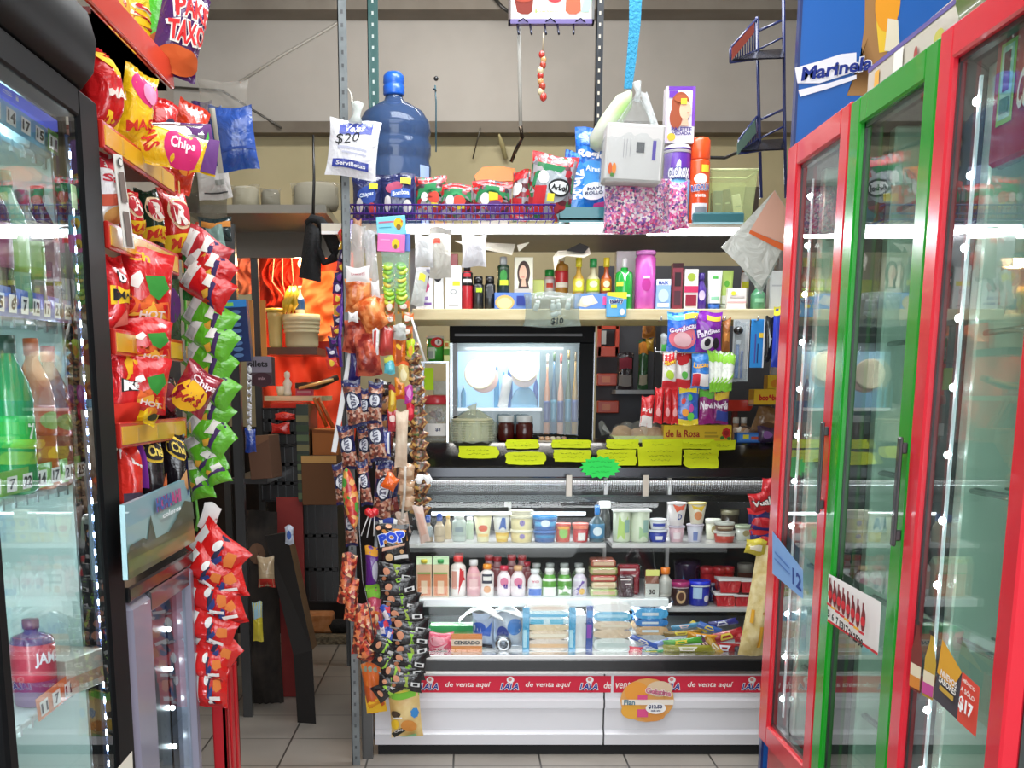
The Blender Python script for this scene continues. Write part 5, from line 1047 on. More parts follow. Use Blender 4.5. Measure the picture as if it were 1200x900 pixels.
px_box(488, 508, 314, FY, 'e6e4ea', [('p', [(-.35, .5), (.1, .85), (.3, .8), (.1, .45), (-.2, .4)], '4a2a3a:m'), ('p', [(-.1, .5), (.2, .65), (.3, .55), (.1, .4)], 'c04a7a:m'), ('r', .1, .35, .84, .95, '8a8aa0:m'), ('r', -.3, .4, .1, .16, '7a5aa0:m'), ('r', -.2, .2, .22, .3, '9a7ab4:m')], 'white dye box with a dark and pink picture at the left of the wooden shelf', name='hair_dye_box')
px_box(509, 520, 316, FY, 'e4e4e2', [('e', -.1, .78, .4, .1, '2a2a2e:m')], 'slim white box with a black round mark beside the dye box', name='hair_dye_box')
px_box(522, 541, 312, FY, 'e2e2e0', [('r', -.05, .4, .54, .64, 'ece23a:m'), ('e', 0, .4, .2, .06, '9aa0a0:m'), ('e', 0, .4, .14, .04, 'dcdcdc:m'), ('r', -.3, .3, .06, .1, 'b0b0b0:m')], 'plain white box with a yellow price dot on the wooden shelf', name='hair_dye_box')
px_box(526, 537, 298, FY+.07, 'c02a30', [], 'red topped box showing above the plain white box', D=.03)
px_bot(547.5, 13, 307, FY, lambda R, H: bottle(R, H, 'b8202c:p', '1a1a1c', '1c1a1c', [('r', -.4, .4, .2, .42, 'f0e8e4:m'), ('r', -.3, .3, .56, .8, 'c8323c:m')], (.5, .82), 'can', .5, .6, .18), 'red and black spray bottle on the wooden shelf', name='spray_bottle')
px_bot(560.5, 13, 324, FY, lambda R, H: bottle(R, H, '1b1c1e:p', '0f0f10', None, [('r', -.2, .35, .45, .65, 'b9d43a:m')], (.2, .9), 'can', .6, .8, .2), 'black bottle with a lime price dot, left of its twin', name='spray_bottle')
px_bot(574, 13, 324, FY, lambda R, H: bottle(R, H, '1d1e20:p', '0f0f10', None, [('r', -.25, .2, .2, .7, '4a4c50:m')], (.2, .9), 'can', .6, .8, .2), 'plain black bottle standing right of the one with lime dot', name='spray_bottle')
# front narrow boxes lying on the shelf (a second tier stands on them)
def lie(x0, x1, y0, Y, base, ops, label, D=.08):
    return px_box(x0, x1, y0, Y, base, ops, label, D=D, name='carton')
lie(579, 622, 344, FY, '2c62b8', [('e', -.22, .4, .26, .45, 'd8b46a:m'), ('e', -.22, .35, .2, .34, 'e8cf9a:m'), ('r', .1, .45, .2, .8, '2a3a8a:m')], 'blue cookie carton lying at the left front of the wooden shelf')
lie(672, 714, 345, FY, '2e6cc0', [('p', [(-.45, .2), (-.3, .8), (0, .9), (.15, .4), (-.2, .1)], 'd9cdb8:m'), ('r', .28, .45, .25, .8, 'd84a8a:m'), ('e', -.15, .5, .14, .3, 'e9dcc8:m')], 'blue carton with cereal picture right of the hanging clear bag')
tz = zat(345, FY)+.001
def t2(Y=FY): return tz
px_bot(590, 14, 301, FY+.0, lambda R, H: bottle(R, H, '24342a:p', 'b9bcbc', '1c3a24', [('e', 0, .5, .3, .3, '3a8a3e:m'), ('r', -.3, .4, .05, .3, 'c9d83a:m')], (.2, .75), 'can', .5, .6, .2), 'dark green spray can with a silver cap on the wooden shelf', name='spray_can', zb=tz)
px_box(602, 624, 302, FY+.01, 'd9d4b8', [('e', 0, .56, .34, .34, '4a3a34:m'), ('e', -.04, .56, .2, .22, 'dcb298:m'), ('p', [(-.2, .4), (.2, .4), (.35, .02), (-.35, .02)], '4a3a34:m'), ('p', [(-.1, .4), (.08, .4), (.14, .2), (-.14, .2)], 'd8aa90:m'), ('r', -.5, .5, 0, .14, 'b9b0a0:m'), ('r', -.12, .04, .44, .46, 'b85a5a:m')], 'hair dye box with the portrait of a dark-haired woman', name='hair_dye_box', zb=tz, D=.04)
px_bot(644, 13, 316, BKY-.02, lambda R, H: bottle(R, H, 'cfa8a0:p', '1f8a3a', 'd8d4d0', [('r', -.3, .3, .3, .6, 'c84a3a:m')], (.15, .7), 'square', .7, .85, .24), 'small jar with green lid between the portrait box and the oil bottle', zb=tz, name='jar', cat='jar')
px_box(624, 637, 328, BKY-.04, 'c4d432', [], 'lime green packet behind the hanging clear bag', D=.02, zb=tz, name='packet', cat='packet')
px_bot(658.5, 16, 300, BKY-.05, lambda R, H: bottle(R, H, 'a8742c:g', 'd8cfae', 'c02a2c', [('r', -.5, .5, .0, .3, 'e4dccb:m')], (.2, .62), 'square', .3, .4, .12), 'amber oil bottle with a red label on the wooden shelf', zb=tz)
for cx, wp, yt, b_, c, l, lb_, sh in ((678.5, 13, 302, 'cfa43c:g', 'dfd22c', 'd8c83c', 'yellow-capped bottle left of the green-capped one', 'tall'), (695.5, 16, 303, 'c8c49a:g', '1f8a42', 'b9c832', 'green-capped clear oil bottle between two yellow-capped bottles', 'tall'), (711, 13, 302, 'b8541f:g', 'e2cc2c', 'c8701f', 'yellow-capped orange bottle right of the green-capped one', 'tall')):
    px_bot(cx, wp, yt, FY+.02, lambda R, H: bottle(R, H, b_, c, l, [('e', 0, .6, .3, .25, 'e8e0b0:m'), ('r', -.3, .3, .1, .3, 'dfe03a:m')], (.06, .42), sh, .42, .55, .24), lb_, zb=tz)
px_box(720, 744, 295, BKY+.02, 'dfdfdd', [], 'tall white box behind the green gel bottle', D=.05)
px_bot(732, 22, 303, FY-.005, lambda R, H: bottle(R*.95, H, '1f9e3a:g', 'e6ece8', None, [('p', [(-.3, .9), (0, .62), (.3, .9), (.2, .9), (0, .7), (-.2, .9)], 'eef4ee:m'), ('r', -.3, .3, .2, .26, 'bfe6c4:m'), ('r', -.5, -.1, .5, .62, 'd8e03a:m')], (.1, .8), 'square', .4, .28, .18), 'green gel bottle with a white pump on the wooden shelf')
px_bot(757, 24, 294, FY, lambda R, H: bottle(R, H, 'd35fb8:g', 'd98ad0', None, [('e', 0, .45, .22, .16, 'b0308a:m'), ('r', -.15, .15, .6, .66, 'f0c8e8:m')], (.1, .8), 'can', .9, .97, .06), 'tall pink lotion bottle beside the green gel')
px_box(767, 784, 328, FY, '8ab0e0', [('r', -.5, .5, .8, 1, 'dfe8f4:m'), ('t', 'MASK', 0, .88, .12, '3a5ab0:m', {'w': .7}), ('e', 0, .45, .35, .22, 'b9d4f0:m'), ('r', -.4, .4, .08, .2, 'e8eef8:m')], 'light blue box between the pink bottle and the dark red box')
px_box(786, 798, 309, FY, '7c2434', [('r', -.5, .5, .9, 1, '3a1a20:m'), ('r', -.3, .3, .5, .8, '2a1a1e:m'), ('r', -.3, .3, .1, .4, '4a2a34:m')], 'narrow dark red box on the wooden shelf', D=.04)
px_box(800, 816, 316, FY, 'dcd6d2', [('e', 0, .8, .3, .1, '9aae3a:m'), ('r', -.5, .5, .42, .58, 'c02a5a:m'), ('r', -.4, .4, .08, .36, '8a1a34:m')], 'white and crimson cream box with a green emblem', D=.04)
px_bot(822.5, 12, 320, FY, lambda R, H: bottle(R, H, '4a2a90:g', '3a2080', None, [('e', 0, .4, .3, .2, 'c8b8e0:m')], (.1, .8), 'round', .5, .6, .2), 'slim purple bottle between the crimson box and the white tube')
for x0, x1, yt, b_, c, ops, lb_ in ((828, 845, 317, 'e2e6e0', '2a62b8', [('r', -.2, .2, .74, .82, '4ab04a:m'), ('r', -.3, .3, .1, .2, '8ac0a0:m')], 'white squeeze tube with blue cap on the wooden shelf'), (842, 858, 316, 'b6d46a', 'c9d4c0', [('r', -.5, .5, .0, .24, 'e4eade:m'), ('e', 0, .6, .2, .1, '5aa83a:m')], 'pale green squeeze tube beside the white tube')):
    x, z, w_, h = bb(x0, yt, x1, 360, FY+(.03 if x0 > 840 else 0)); put('squeeze_tube', lb_, 'tube', tubepack(w_, at(x0, yt, FY).z-SZ2, .035, b_, c, ops), (x, FY+(.03 if x0 > 840 else 0), SZ2))
px_box(851, 873, 338, FY-.01, 'e9e3de', [('r', -.5, .5, .3, .36, 'd8a8a8:m'), ('r', -.4, .4, .55, .62, 'c8c0c0:m'), ('e', -.2, .75, .12, .1, 'e8e03a:m')], 'small white carton in front of the squeeze tubes', D=.03)
px_bot(874, 9, 312, BKY, lambda R, H: bottle(R, H, 'd8d8d4:p', '7a4a30', 'e0e0dc', [('r', -.5, .5, .6, .8, 'dfe03a:m')], (.1, .8), 'can', .6, .8, .12), 'thin white bottle with a yellow mark behind the small white carton')
px_bot(889, 17, 331, FY, lambda R, H: bottle(R, H, '5a9a72:g', 'd8dad0', None, [('r', -.3, .3, .3, .6, '8ac49a:m')], (.1, .6), 'round', .4, .5, .2), 'squat green bottle near the right end of the wooden shelf')
px_box(899, 922, 318, FY+.03, 'd3d7d6', [('r', -.4, .4, .6, .64, 'b0b4b8:m'), ('r', -.5, -.44, 0, 1, 'b9bdbf:m')], 'white soft pack at the right end of the wooden shelf beside the cooler', name='soft_pack', cat='pack')
# things hanging from / in front of the wooden shelf
x, z, w_, h = bb(711, 343, 734, 372, BY-.035)
put('tissue_pack', 'small yellow and blue box hooked on the front edge of the wooden shelf', 'box', carton(w_, h, .03, '2f9ad4:p', [('p', [(-.5, 1), (.5, 1), (.5, .72), (-.5, .86)], 'e8d83a:m'), ('t', 'Baby', 0, .62, .2, '1a2a6a:m', {'o': 'f0f0ea:m', 'w': .7, 'rot': 6}), ('e', .28, .2, .14, .13, 'e8e4e0:m'), ('r', -.3, 0, .36, .5, 'e8e43a:m')]), (x, BY-.018, z+.002))
x, z, w_, h = bb(613, 343, 681, 383, BY-.07)
eb = bag(w_, h, .075, mat('b9c6c0', 't24'), [('t', '$10', .08, .16, .2, '2a3438:m', {'w': .22})], seal=.05, seed=3)
put('clear_bag', 'clear plastic bag of small white bottles marked $10 hanging before the wooden shelf', 'plastic bag', eb, (x, BY-.07, z))
for k, (px, py) in enumerate(((627, 357), (655, 356), (665, 356), (646, 363), (648, 357))):
    put('small_bottle', '%s of the tiny white-capped bottles inside the clear $10 bag' % ('leftmost', 'second from the right', 'rightmost', 'lowest', 'middle upper')[k], 'bottle', bottle(.0085, .034, 'c8d0cc:p', 'f2f2ee', None, (), shape='square', neck=.6, capr=.8, caph=.3), at(px, py+7, BY-.07), Euler((0, math.radians(90 if k < 0 else (20, -8, 6, 70, 0)[k]), 0)), 'tiny bottles in the clear bag')
for k, (x0, y0, x1, y1, c, L) in enumerate(((503, 268, 529, 325, 'bdb9b0:t82', 'grey translucent bag hanging left under the lit shelf, with a red tag'), (541, 276, 570, 312, 'd4d2d6:t88', 'cluster of white plastic bags hanging under the lit shelf'), (486, 276, 508, 312, 'cfcfcf:t80', 'white bag hanging above the white dye box'))):
    ops = [('r', -.35, .0, .66, .76, 'd8402e:m')] if k == 0 else []
    hang(x0, y0, x1, y1, BY-.05-.01*k, c, ops, L, 'plastic_bag', 'plastic bag', 'plastic bags under the lit shelf', D=.035, seed=11+k)
hang(484, 318, 500, 358, BY-.06, 'd8dcd8:t70', [('r', -.2, .3, .7, .9, 'e0d83a:m')], 'white and yellow packet hanging at the left end of the wooden shelf', 'packet', 'packet', rot=10, D=.02)
def paper(pts, Y, label, col='cfc8b6:m', lift=.0):
    P = [at(a, b_, Y+c) for a, b_, c in pts]; n = len(P); m = MB()
    m.add([tuple(v) for v in P]+[tuple(v+Vector((0, .002, .003))) for v in P], [tuple(range(n)), tuple(range(2*n-1, n-1, -1))]+[(j, (j+1) % n, n+(j+1) % n, n+j) for j in range(n)], col)
    return put('torn_paper', label, 'paper', m)
paper([(533, 283, 0), (560, 285, 0), (604, 287, .03), (600, 299, .0), (575, 294, 0), (548, 289, 0)], BY+.0, 'pale torn paper strip hanging under the lit shelf at the left')
paper([(606, 288, 0), (620, 285, 0), (608, 295, 0)], BY+.0, 'small torn paper flap under the lit shelf')
paper([(654, 295, 0), (672, 294, .02), (690, 290, .03), (692, 298, 0), (684, 302, 0), (664, 300, 0), (655, 304, 0), (650, 318, 0), (648, 302, 0)], BY+.0, 'curled torn paper above the oil bottles')
paper([(664, 294, 0), (680, 286, .0), (690, 290, 0), (684, 297, 0)], BY-.005, 'black torn liner piece above the oil bottles', '161412:m')
# ================================================================== CANDY PEGS under the wooden shelf
PY_ = BY-.03
m = MB(); wm = mat('d8d8d8', 'k')
for px in (772, 812, 846, 884): a = at(px, 376, BY-.0); m.tube([a+Vector((0, .0, 0)), a+Vector((0, -.05, 0)), a+Vector((0, -.055, .012))], .0028, wm, 6)
put('peg_hooks', 'row of white wire hooks along the front of the wooden shelf', 'hook rail', m)
a, b_ = at(768, 412, PY_), at(828, 414, PY_)
put('wire_hanger', 'white wire rod with turned up ends below the blue and purple candy bags', 'hook rail', MB().tube([a+Vector((0, 0, .012)), a, a*.5+b_*.5, b_, b_+Vector((0, 0, .014))], .003, wm, 6))
bag_row = [
 (781, 366, 818, 412, 0, '2a6ad0:f', [('r', -.5, .5, .8, 1, '5ab4e8:f'), ('r', .05, .5, .8, .94, 'e8c23a:m'), ('e', 0, .35, .46, .28, 'e8788a:m'), ('e', 0, .3, .3, .18, 'f0c0c8:m'), ('t', 'Gomilocas', 0, .58, .14, 'f4f0fa:m', {'w': .9, 'o': '8a2a9a:m', 'rot': 8})], 'bright blue gummy candy bag hanging at the left under the wooden shelf'),
 (814, 366, 846, 412, 0, '7a1e9e:f', [('r', -.1, .45, .78, .9, 'e8b23a:m'), ('t', 'Panditas', .0, .5, .16, 'ece0f4:m', {'w': .9, 'o': '4a106a:m', 'rot': 12}), ('e', -.05, .22, .26, .16, 'e6e0e6:m'), ('e', -.05, .24, .12, .1, '221a26:m'), ('e', .28, .2, .12, .14, '221a26:m')], 'purple candy bag hanging right of the bright blue one'),
 (846, 374, 856, 412, .01, 'a0602a:f', [('r', -.3, .3, .3, .6, 'c8843a:m')], 'narrow brown packet hanging beside the purple candy bag'),
 (776, 412, 793, 455, .0, 'e9e4e0:f', [('r', -.5, .5, .72, 1, 'c8202a:m'), ('t', 'Skwi', 0, .7, .12, 'f0d83a:m', {'w': .8, 'o': 'c8202a:m'}), ('r', -.5, .5, 0, .2, 'c8202a:m'), ('e', 0, .36, .3, .12, 'a8c83a:m')], 'white and red candy bag at the left of the second hanging row'),
 (790, 410, 810, 454, .02, 'e6e2de:f', [('r', -.5, .5, .74, 1, 'c8202a:m'), ('e', 0, .7, .36, .12, 'b81a22:m'), ('r', -.5, .5, 0, .22, 'cc2a30:m'), ('e', .1, .34, .2, .1, '5ab04a:m')], 'white and red candy bag second in the second hanging row'),
 (810, 414, 832, 455, .0, '2e78c8:f', [('r', -.5, .5, .78, 1, '3a8ad8:f'), ('t', 'Lucas', 0, .66, .15, 'f0b83a:m', {'w': .85, 'rot': -6}), ('r', -.46, .46, .08, .42, 'e8e4e4:m'), ('r', -.46, -.05, .06, .4, 'c82a3a:m')], 'blue candy bag with a red and white lower part in the second row'),
]
for x0, y0, x1, y1, dy, base, ops, L in bag_row: hang(x0, y0, x1, y1, PY_+dy, base, ops, L, 'candy_bag', 'candy bag', 'candy bags hanging under the wooden shelf', D=.03)
for k in range(5):
    hang(830+k*5, 411+k, 840+k*5, 458, PY_-.004*k, 'e4ebe0:f', [('r', -.5, .5, .72, 1, '8ac83a:m'), ('r', -.5, .5, 0, .22, '7abf2e:m'), ('p', [(-.5, .2), (.5, .5), (.5, .35), (-.5, .1)], '8ac83a:m')], '%s of the slim lime green candy packets counted from the left' % NTH[k], 'candy_packet', 'candy packet', 'slim green candy packets', rot=-6+k*3, D=.02)
for k, (x0, y0, x1, y1, base, ops, L, r) in enumerate(((749, 464, 764, 500, 'c8282e:f', [('r', -.5, .5, 0, .35, 'dcd6d2:m'), ('t', 'Fru', 0, .55, .16, 'f0e4e0:m', {'w': .8})], 'red and white candy packet at the left of the lowest row', 3),
  (765, 454, 776, 496, 'd02028:f', [('e', 0, .3, .3, .12, 'e8a0a0:m')], 'narrow red candy packet, left of three alike', 2), (777, 452, 786, 496, 'c81e26:f', [('e', 0, .3, .3, .12, 'e8a0a0:m')], 'narrow red candy packet, middle of three alike', 0), (786, 453, 795, 497, 'd0262c:f', [('e', 0, .3, .3, .12, 'e8a0a0:m')], 'narrow red candy packet, right of three alike', -2),
  (791, 451, 818, 498, '2a62c0:f', [('r', -.5, .5, .8, 1, 'ecd43a:f'), ('r', -.5, .5, 0, .14, 'ecd43a:f'), ('e', -.2, .6, .1, .08, 'e8504a:m'), ('e', .1, .66, .1, .08, '4ac85a:m'), ('e', -.1, .32, .16, .1, 'e89a3a:m'), ('e', .16, .42, .12, .09, 'c84aa0:m'), ('e', .15, .22, .16, .1, '6ad04a:m')], 'yellow and blue gummy candy bag in the lowest hanging row', 0),
  (818, 457, 836, 497, '8a1e6e:f', [('r', -.5, .5, .78, 1, '5aa83a:f'), ('t', 'Nerds', 0, .55, .2, 'eee6f0:m', {'w': .9, 'b': .04})], 'green and purple candy bag, left of two with white letters', 0),
  (834, 459, 853, 497, '7a1a66:f', [('r', -.5, .5, .76, 1, 'd8b83a:f'), ('t', 'Nerds', 0, .58, .2, 'eee6f0:m', {'w': .9, 'b': .04}), ('r', -.3, .5, .1, .4, '2a3a8a:m')], 'yellow topped purple candy bag, right of two with white letters', 0))):
    stand(x0, y0, x1, y1, PY_+.06+.004*k, base, ops, L, None, D=.022, name='candy_packet' if k < 4 else 'candy_bag', cat='candy packet' if k < 4 else 'candy bag', group='candies standing over the yellow carton', rot=r)
# toothbrush pack, blister packs
x, z, w_, h = bb(857, 374, 876, 447, PY_+.02)
put('toothbrush_pack', 'tall clear pack with blue toothbrushes hanging under the wooden shelf', 'blister pack', [('card', MB().box(-w_/2, w_/2, .004, .006, 0, h, 'b4b8ba:m').box(w_*.25, w_/2, .003, .004, h*.2, h*.95, 'e0dcd8:m')), ('blister', bag(w_*.9, h*.96, .03, mat('cdd6da', 't25'), [], seal=.03)), ('brush', MB().box(-.018, -.006, -.004, .003, .01, h*.6, '3a78c0', .002).box(-.018, -.004, -.008, .003, h*.6, h*.66, 'dfe6ea').box(.0, .008, -.003, .003, .01, h*.5, '2a5aa0', .002)), ('bristles', MB().ball((-.012, -.004, h*.82), .017, '17181b:f', 10, .8), 'black bristle tuft')], (x, PY_+.02, z))
x, z, w_, h = bb(878, 374, 894, 431, PY_+.02)
put('blister_pack', 'bright blue card pack with a slim pen on it, hanging beside the toothbrushes', 'blister pack', carton(w_, h, .004, '2a86d0:p', [('r', -.2, -.1, .1, .7, '4a4a9a:m'), ('r', .0, .08, .1, .5, '16306a:m'), ('r', .1, .46, .62, .72, 'ecc83a:m'), ('r', .4, .5, 0, 1, 'd8dce0:m')]), (x, PY_+.02, z))
hang(896, 372, 906, 424, PY_+.02, '1c1d20:f', [('p', [(-.3, .9), (.3, .5), (0, .3)], 'a8b0b0:m')], 'black foil packet hanging between the two blue packs', 'foil_packet', 'packet', D=.02)
hang(905, 360, 921, 430, PY_-.0, '1f3ab0:p', [('r', -.5, .5, .86, 1, 'e2d83a:m'), ('r', -.1, .1, .2, .7, '4a68d0:m')], 'deep blue packet with a yellow top hanging beside the far cooler', 'blue_packet', 'packet', D=.02)
hang(774, 392, 784, 414, PY_+.03, '9aa0a0:f', [('r', -.4, .3, .1, .5, '4ab04a:m')], 'grey and green packet peeking out behind the bright blue candy bag', 'foil_packet', 'packet', D=.02)
# ================================================================== COUNTERTOP
CT = TOPZ+.0006
TY1 = CY+.47
def ctop(x0, x1, ytop, Y): x, z, w_, h = bb(x0, ytop, x1, 515, Y); return x, w_, at((x0+x1)/2, ytop, Y).z-CT
# yellow tags on the sloping glass
def tagshape(n, x0, x1, y0, y1, shape, colr, label, lift):
    cx, cy = (x0+x1)/2, (y0+y1)/2; a, b_ = (x1-x0)/2, (y1-y0)/2; P = []
    if shape == 'rect': P = [(x0, y0+1), (x0+1, y1), (x1-1, y1-1), (x1, y0)]
    elif shape == 'star':
        for j in range(32): r = 1 if j % 2 == 0 else .82; t = 2*PI*j/32; P.append((cx+a*r*math.cos(t), cy+b_*r*math.sin(t)))
    else:
        rn = random.Random(n)
        for j in range(24):
            t = 2*PI*j/24; c_, s_ = math.cos(t), math.sin(t); k = 1/max(abs(c_), abs(s_)); k = k**.75; w = 1+.06*math.sin(t*rn.choice((4, 5))+n)
            P.append((cx+max(-1, min(1, c_*k*w))*a, cy+max(-1, min(1, s_*k*w))*b_))
    sd0, sd1 = Vector((0, sl1[0]-sl0[0], sl1[1]-sl0[1])).normalized(), None; nrm = Vector((0, -sd0.z, sd0.y))
    def pt(px, py):
        if py > 548 or shape == 'star': q_ = at(px, py, CY+.236); return q_
        Y, z = slope(py) if py > 519.5 else (sl1[0]+.0, sl1[1])
        p = at(px, py, Y)
        if py <= 519.5: p = Vector((at(px, py, sl1[0]).x, sl1[0]-.002, at(px, py, sl1[0]).z))
        return p+nrm*lift
    V = [pt(*p) for p in P]; n_ = len(V); m = MB()
    C0 = pt(cx, cy); vs = [tuple(C0)]+[tuple(v) for v in V]+[tuple(C0-nrm*.0008)]+[tuple(v-nrm*.0008) for v in V]
    fs = [(0, 1+(j+1) % n_, 1+j) for j in range(n_)]+[(n_+1, n_+2+j, n_+2+(j+1) % n_) for j in range(n_)]+[(1+j, 1+(j+1) % n_, n_+2+(j+1) % n_, n_+2+j) for j in range(n_)]
    m.add(vs, fs, colr)
    rn = random.Random(n+50); dk = '5c7a10:m' if shape != 'star' else '1f8a3a:m'
    for ln in range(2 if b_ < 9 else 3):
        yy = cy+(-.45+ln*.45)*b_ if b_ >= 9 else cy+(-.3+ln*.6)*b_
        x_ = cx-a*(.6-.1*ln)
        while x_ < cx+a*(.55-.08*ln):
            w = rn.uniform(1.5, 4); ps = [pt(x_, yy+rn.uniform(-1, 1))+nrm*.0012, pt(x_+w*.5, yy+rn.uniform(-1.4, 1.4))+nrm*.0012, pt(x_+w, yy+rn.uniform(-1, 1))+nrm*.0012]
            m.tube(ps, .0006, dk, 4); x_ += w+rn.uniform(.6, 1.6)
    put('price_tag' if shape != 'star' else 'price_burst', label, 'price tag', m, group=None)
tags = [(592, 632, 516, 527, 'blob', 'upper yellow tag behind the one below the two jam jars', .004), (537, 585, 523.5, 538, 'blob', 'leftmost neon yellow handwritten tag, in front of the wrapped tortilla stack', .003), (592, 640, 530, 545.5, 'blob', 'second neon yellow tag from the left, the lowest one', .003), (645, 693, 516, 526, 'blob', 'narrow yellow tag third from the left in the upper row', .004), (648, 693, 527.5, 542, 'blob', 'yellow tag just left of the green starburst', .003),
 (710, 749, 516, 527, 'blob', 'narrow yellow tag above the green starburst', .004), (699, 746, 528, 547.5, 'blob', 'yellow tag partly behind the right of the green starburst', .006), (752, 800, 515, 526, 'rect', 'narrow yellow tag behind the rectangular one', .003), (747, 799, 525, 548, 'rect', 'large rectangular neon yellow handwritten tag', .008), (798, 838, 515, 527, 'blob', 'narrow yellow tag under the right end of the yellow candy carton', .004), (832, 862, 517, 529, 'rect', 'plain yellow slip at the right end beside the blue carton', .005), (800, 842, 528.5, 549, 'blob', 'scalloped yellow tag, lowest on the right', .007), (679, 728, 534, 561, 'star', 'neon green starburst price card with spiky edge', .012)]
for n, (x0, x1, y0, y1, sh, L, lf) in enumerate(tags): tagshape(n, x0, x1, y0, y1, sh, ('e0f01a:m' if sh != 'star' else '2edc5a:m'), L, lf)
# wrapped tortilla stack
x, w_, h = ctop(527, 581, 484, TY1); m = MB(); tort = noisy('tortilla', 'c8c8a0', 'dcdcc0', 14, .7)
for k in range(9): m.lathe([(w_*.42, 0), (w_*.46, .004), (w_*.42, .0085)], tort, 24, (random.uniform(-.003, .003), random.uniform(-.003, .003), .004+k*.0092))
f = MB(); fl = mat('dfe6d4', 't30'); hh = .09
f.grid(lambda u, v: (lambda a, r: (r*math.cos(a), r*math.sin(a), (v*1.25)*hh*(1 if v < .75 else 1.05)+.003*math.sin(9*a)))(2*PI*u, (w_*.50+.004*math.sin(13*2*PI*u)+.004*math.sin(7*2*PI*u+2)) if v < .62 else (w_*.50*(1-(v-.62)/.38*.82)+.004*math.sin(8*2*PI*u))), 48, 12, fl)
f.tube([(0, 0, hh*1.1), (.003, 0, hh*1.32), (-.004, 0, hh*1.5)], [.012, .010, .022], mat('e6ece0', 't55'), 10)
put('tortilla_stack', 'stack of pale tortillas wrapped in clear plastic on the countertop', 'tortillas', [('tortillas', m), ('clear_bag', f)], (x, TY1, CT))
# jars
for k, (x0, x1, L) in enumerate(((583, 603, 'left one of two dark red jam jars with white lids'), (604, 625, 'right one of two dark red jam jars with white lids'))):
    x, w_, h = ctop(x0, x1, 487, TY1+.06); R = w_/2*.98
    put('jam_jar', L, 'jar', [('glass_jar', MB().lathe([(R*.85, 0), (R, .006), (R, h*.66), (R*.86, h*.72), (R*.8, h*.78)], mat('4a1612', 'g'), 24)), ('lid', MB().lathe([(R*.88, h*.74), (R*.92, h*.76), (R*.92, h*.98), (R*.85, h)], 'd6dcdc', 24))], (x, TY1+.06, CT), group='dark jam jars on the countertop')
x, w_, h = ctop(630, 667, 510, TY1+.02); put('snack_tray', 'small flat tray of wrapped sweets beside the jam jars', 'tray', [('tray', MB().box(-w_/2, w_/2, -.03, .03, 0, .006, 'd8c8b0', .002))]+[('sweet', MB().box(-w_/2+.004+k*.021, -w_/2+.022+k*.021, -.025, .02, .0065, .02, c, .004)) for k, c in enumerate(('c89a6a:f', 'd8a87a:f', 'e0d0b8:f', 'c8b49a:f', 'b08a6a:f'))], (x, TY1-.0, CT))
# left group: shelf with chips can, sign, candy jar
x, w_, h = ctop(497, 527, 463, TY1-.0); R = w_/2
jar = [('glass_jar', MB().lathe([(R*.9, 0), (R, .01), (R, h*.72), (R*.85, h*.8)], mat('cfd6d6', 't28'), 24)), ('lid', MB().lathe([(R*.98, h*.8), (R*1.02, h*.84), (R*.98, h*.97), (R*.8, h)], mat('c0303a', 'p'), 24)), ('base_tray', MB().lathe([(R*.86, .012), (R*.88, .03), (0, .03)], 'b39a70', 20), 'tan filling at the bottom')]
for k in range(14):
    jar.append(('sweet', MB().ball((random.uniform(-R*.5, R*.5), random.uniform(-R*.5, R*.5), h*.42+random.uniform(0, h*.24)), .012, ('d8c8c0:f', 'a06a58:f', 'e4e0dc:f', '8a8078:f')[k % 4], 7)))
l = MB().lathe([(R*1.005, h*.14), (R*1.005, h*.40)], 'e6e4e0:m', 16, a0=-PI*.9, a1=-PI*.15); l.decal(cylS(lambda v: R*1.006, h, 2*R), 2*R, h, [('t', '$1', .05, .27, .08, '4a4a6a:m', {'w': .2})])
jar.append(('label', l, 'white paper label with a handwritten $1'))
put('candy_jar', 'clear candy jar with a red lid and white paper label at the counter corner', 'jar', jar, (x, TY1, CT))
zsh = zat(424, TY1+.02)
m = MB().box(xat(494, TY1), xat(526, TY1), TY1-.05, TY1+.1, zsh-.006, zsh, 'a9b0b8:k').box(xat(495, TY1), xat(497, TY1), TY1-.045, TY1-.04, CT, zsh, 'a9b0b8:k').box(xat(523.5, TY1), xat(525.5, TY1), TY1-.045, TY1-.04, CT, zsh, 'd4d8da:k').box(xat(523.5, TY1), xat(525.5, TY1), TY1+.09, TY1+.095, CT, zsh, 'd4d8da:k').box(xat(495, TY1), xat(497, TY1), TY1+.09, TY1+.095, CT, zsh, 'a9b0b8:k')
put('wire_stand', 'small metal stand holding the green chips can above the candy jar', 'stand', m)
x, z, w_, h = bb(500, 395, 520, 423, TY1); R = w_/2; h = zat(394, TY1)-zsh
l = MB().decal(cylS(lambda v: R*1.01, h, 2*R), 2*R, h, [('r', -.45, .0, .1, .55, 'c8d8c0:m'), ('r', -.45, -.1, .14, .4, '9aa8a0:m'), ('e', .15, .74, .4, .2, 'c8282a:m'), ('e', .2, .74, .2, .12, 'ece4e0:m'), ('t', 'P', .2, .74, .12, '1a1a1a:m')])
put('chips_can', 'green cylindrical chips can with a red logo on the small metal stand', 'can', [('body', MB().lathe([(R, 0), (R, h*.92)], '3fa03a:g', 24)), ('lid', MB().lathe([(R*1.03, h*.9), (R*1.03, h*.98), (R*.9, h)], 'd8d4cc', 24)), ('label', l, 'printed logo and label')], (x, TY1, zsh+.0006))
x, z, w_, h = bb(520, 399, 527, 423, TY1-.01); put('snack_box', 'thin yellow and green box right of the green chips can', 'box', carton(w_, h, .05, 'c9d03a:p', [('r', -.5, .5, .3, .6, '5aa03a:m'), ('r', -.3, .3, .7, .9, 'd8863a:m')]), (x, TY1, zsh+.0006))
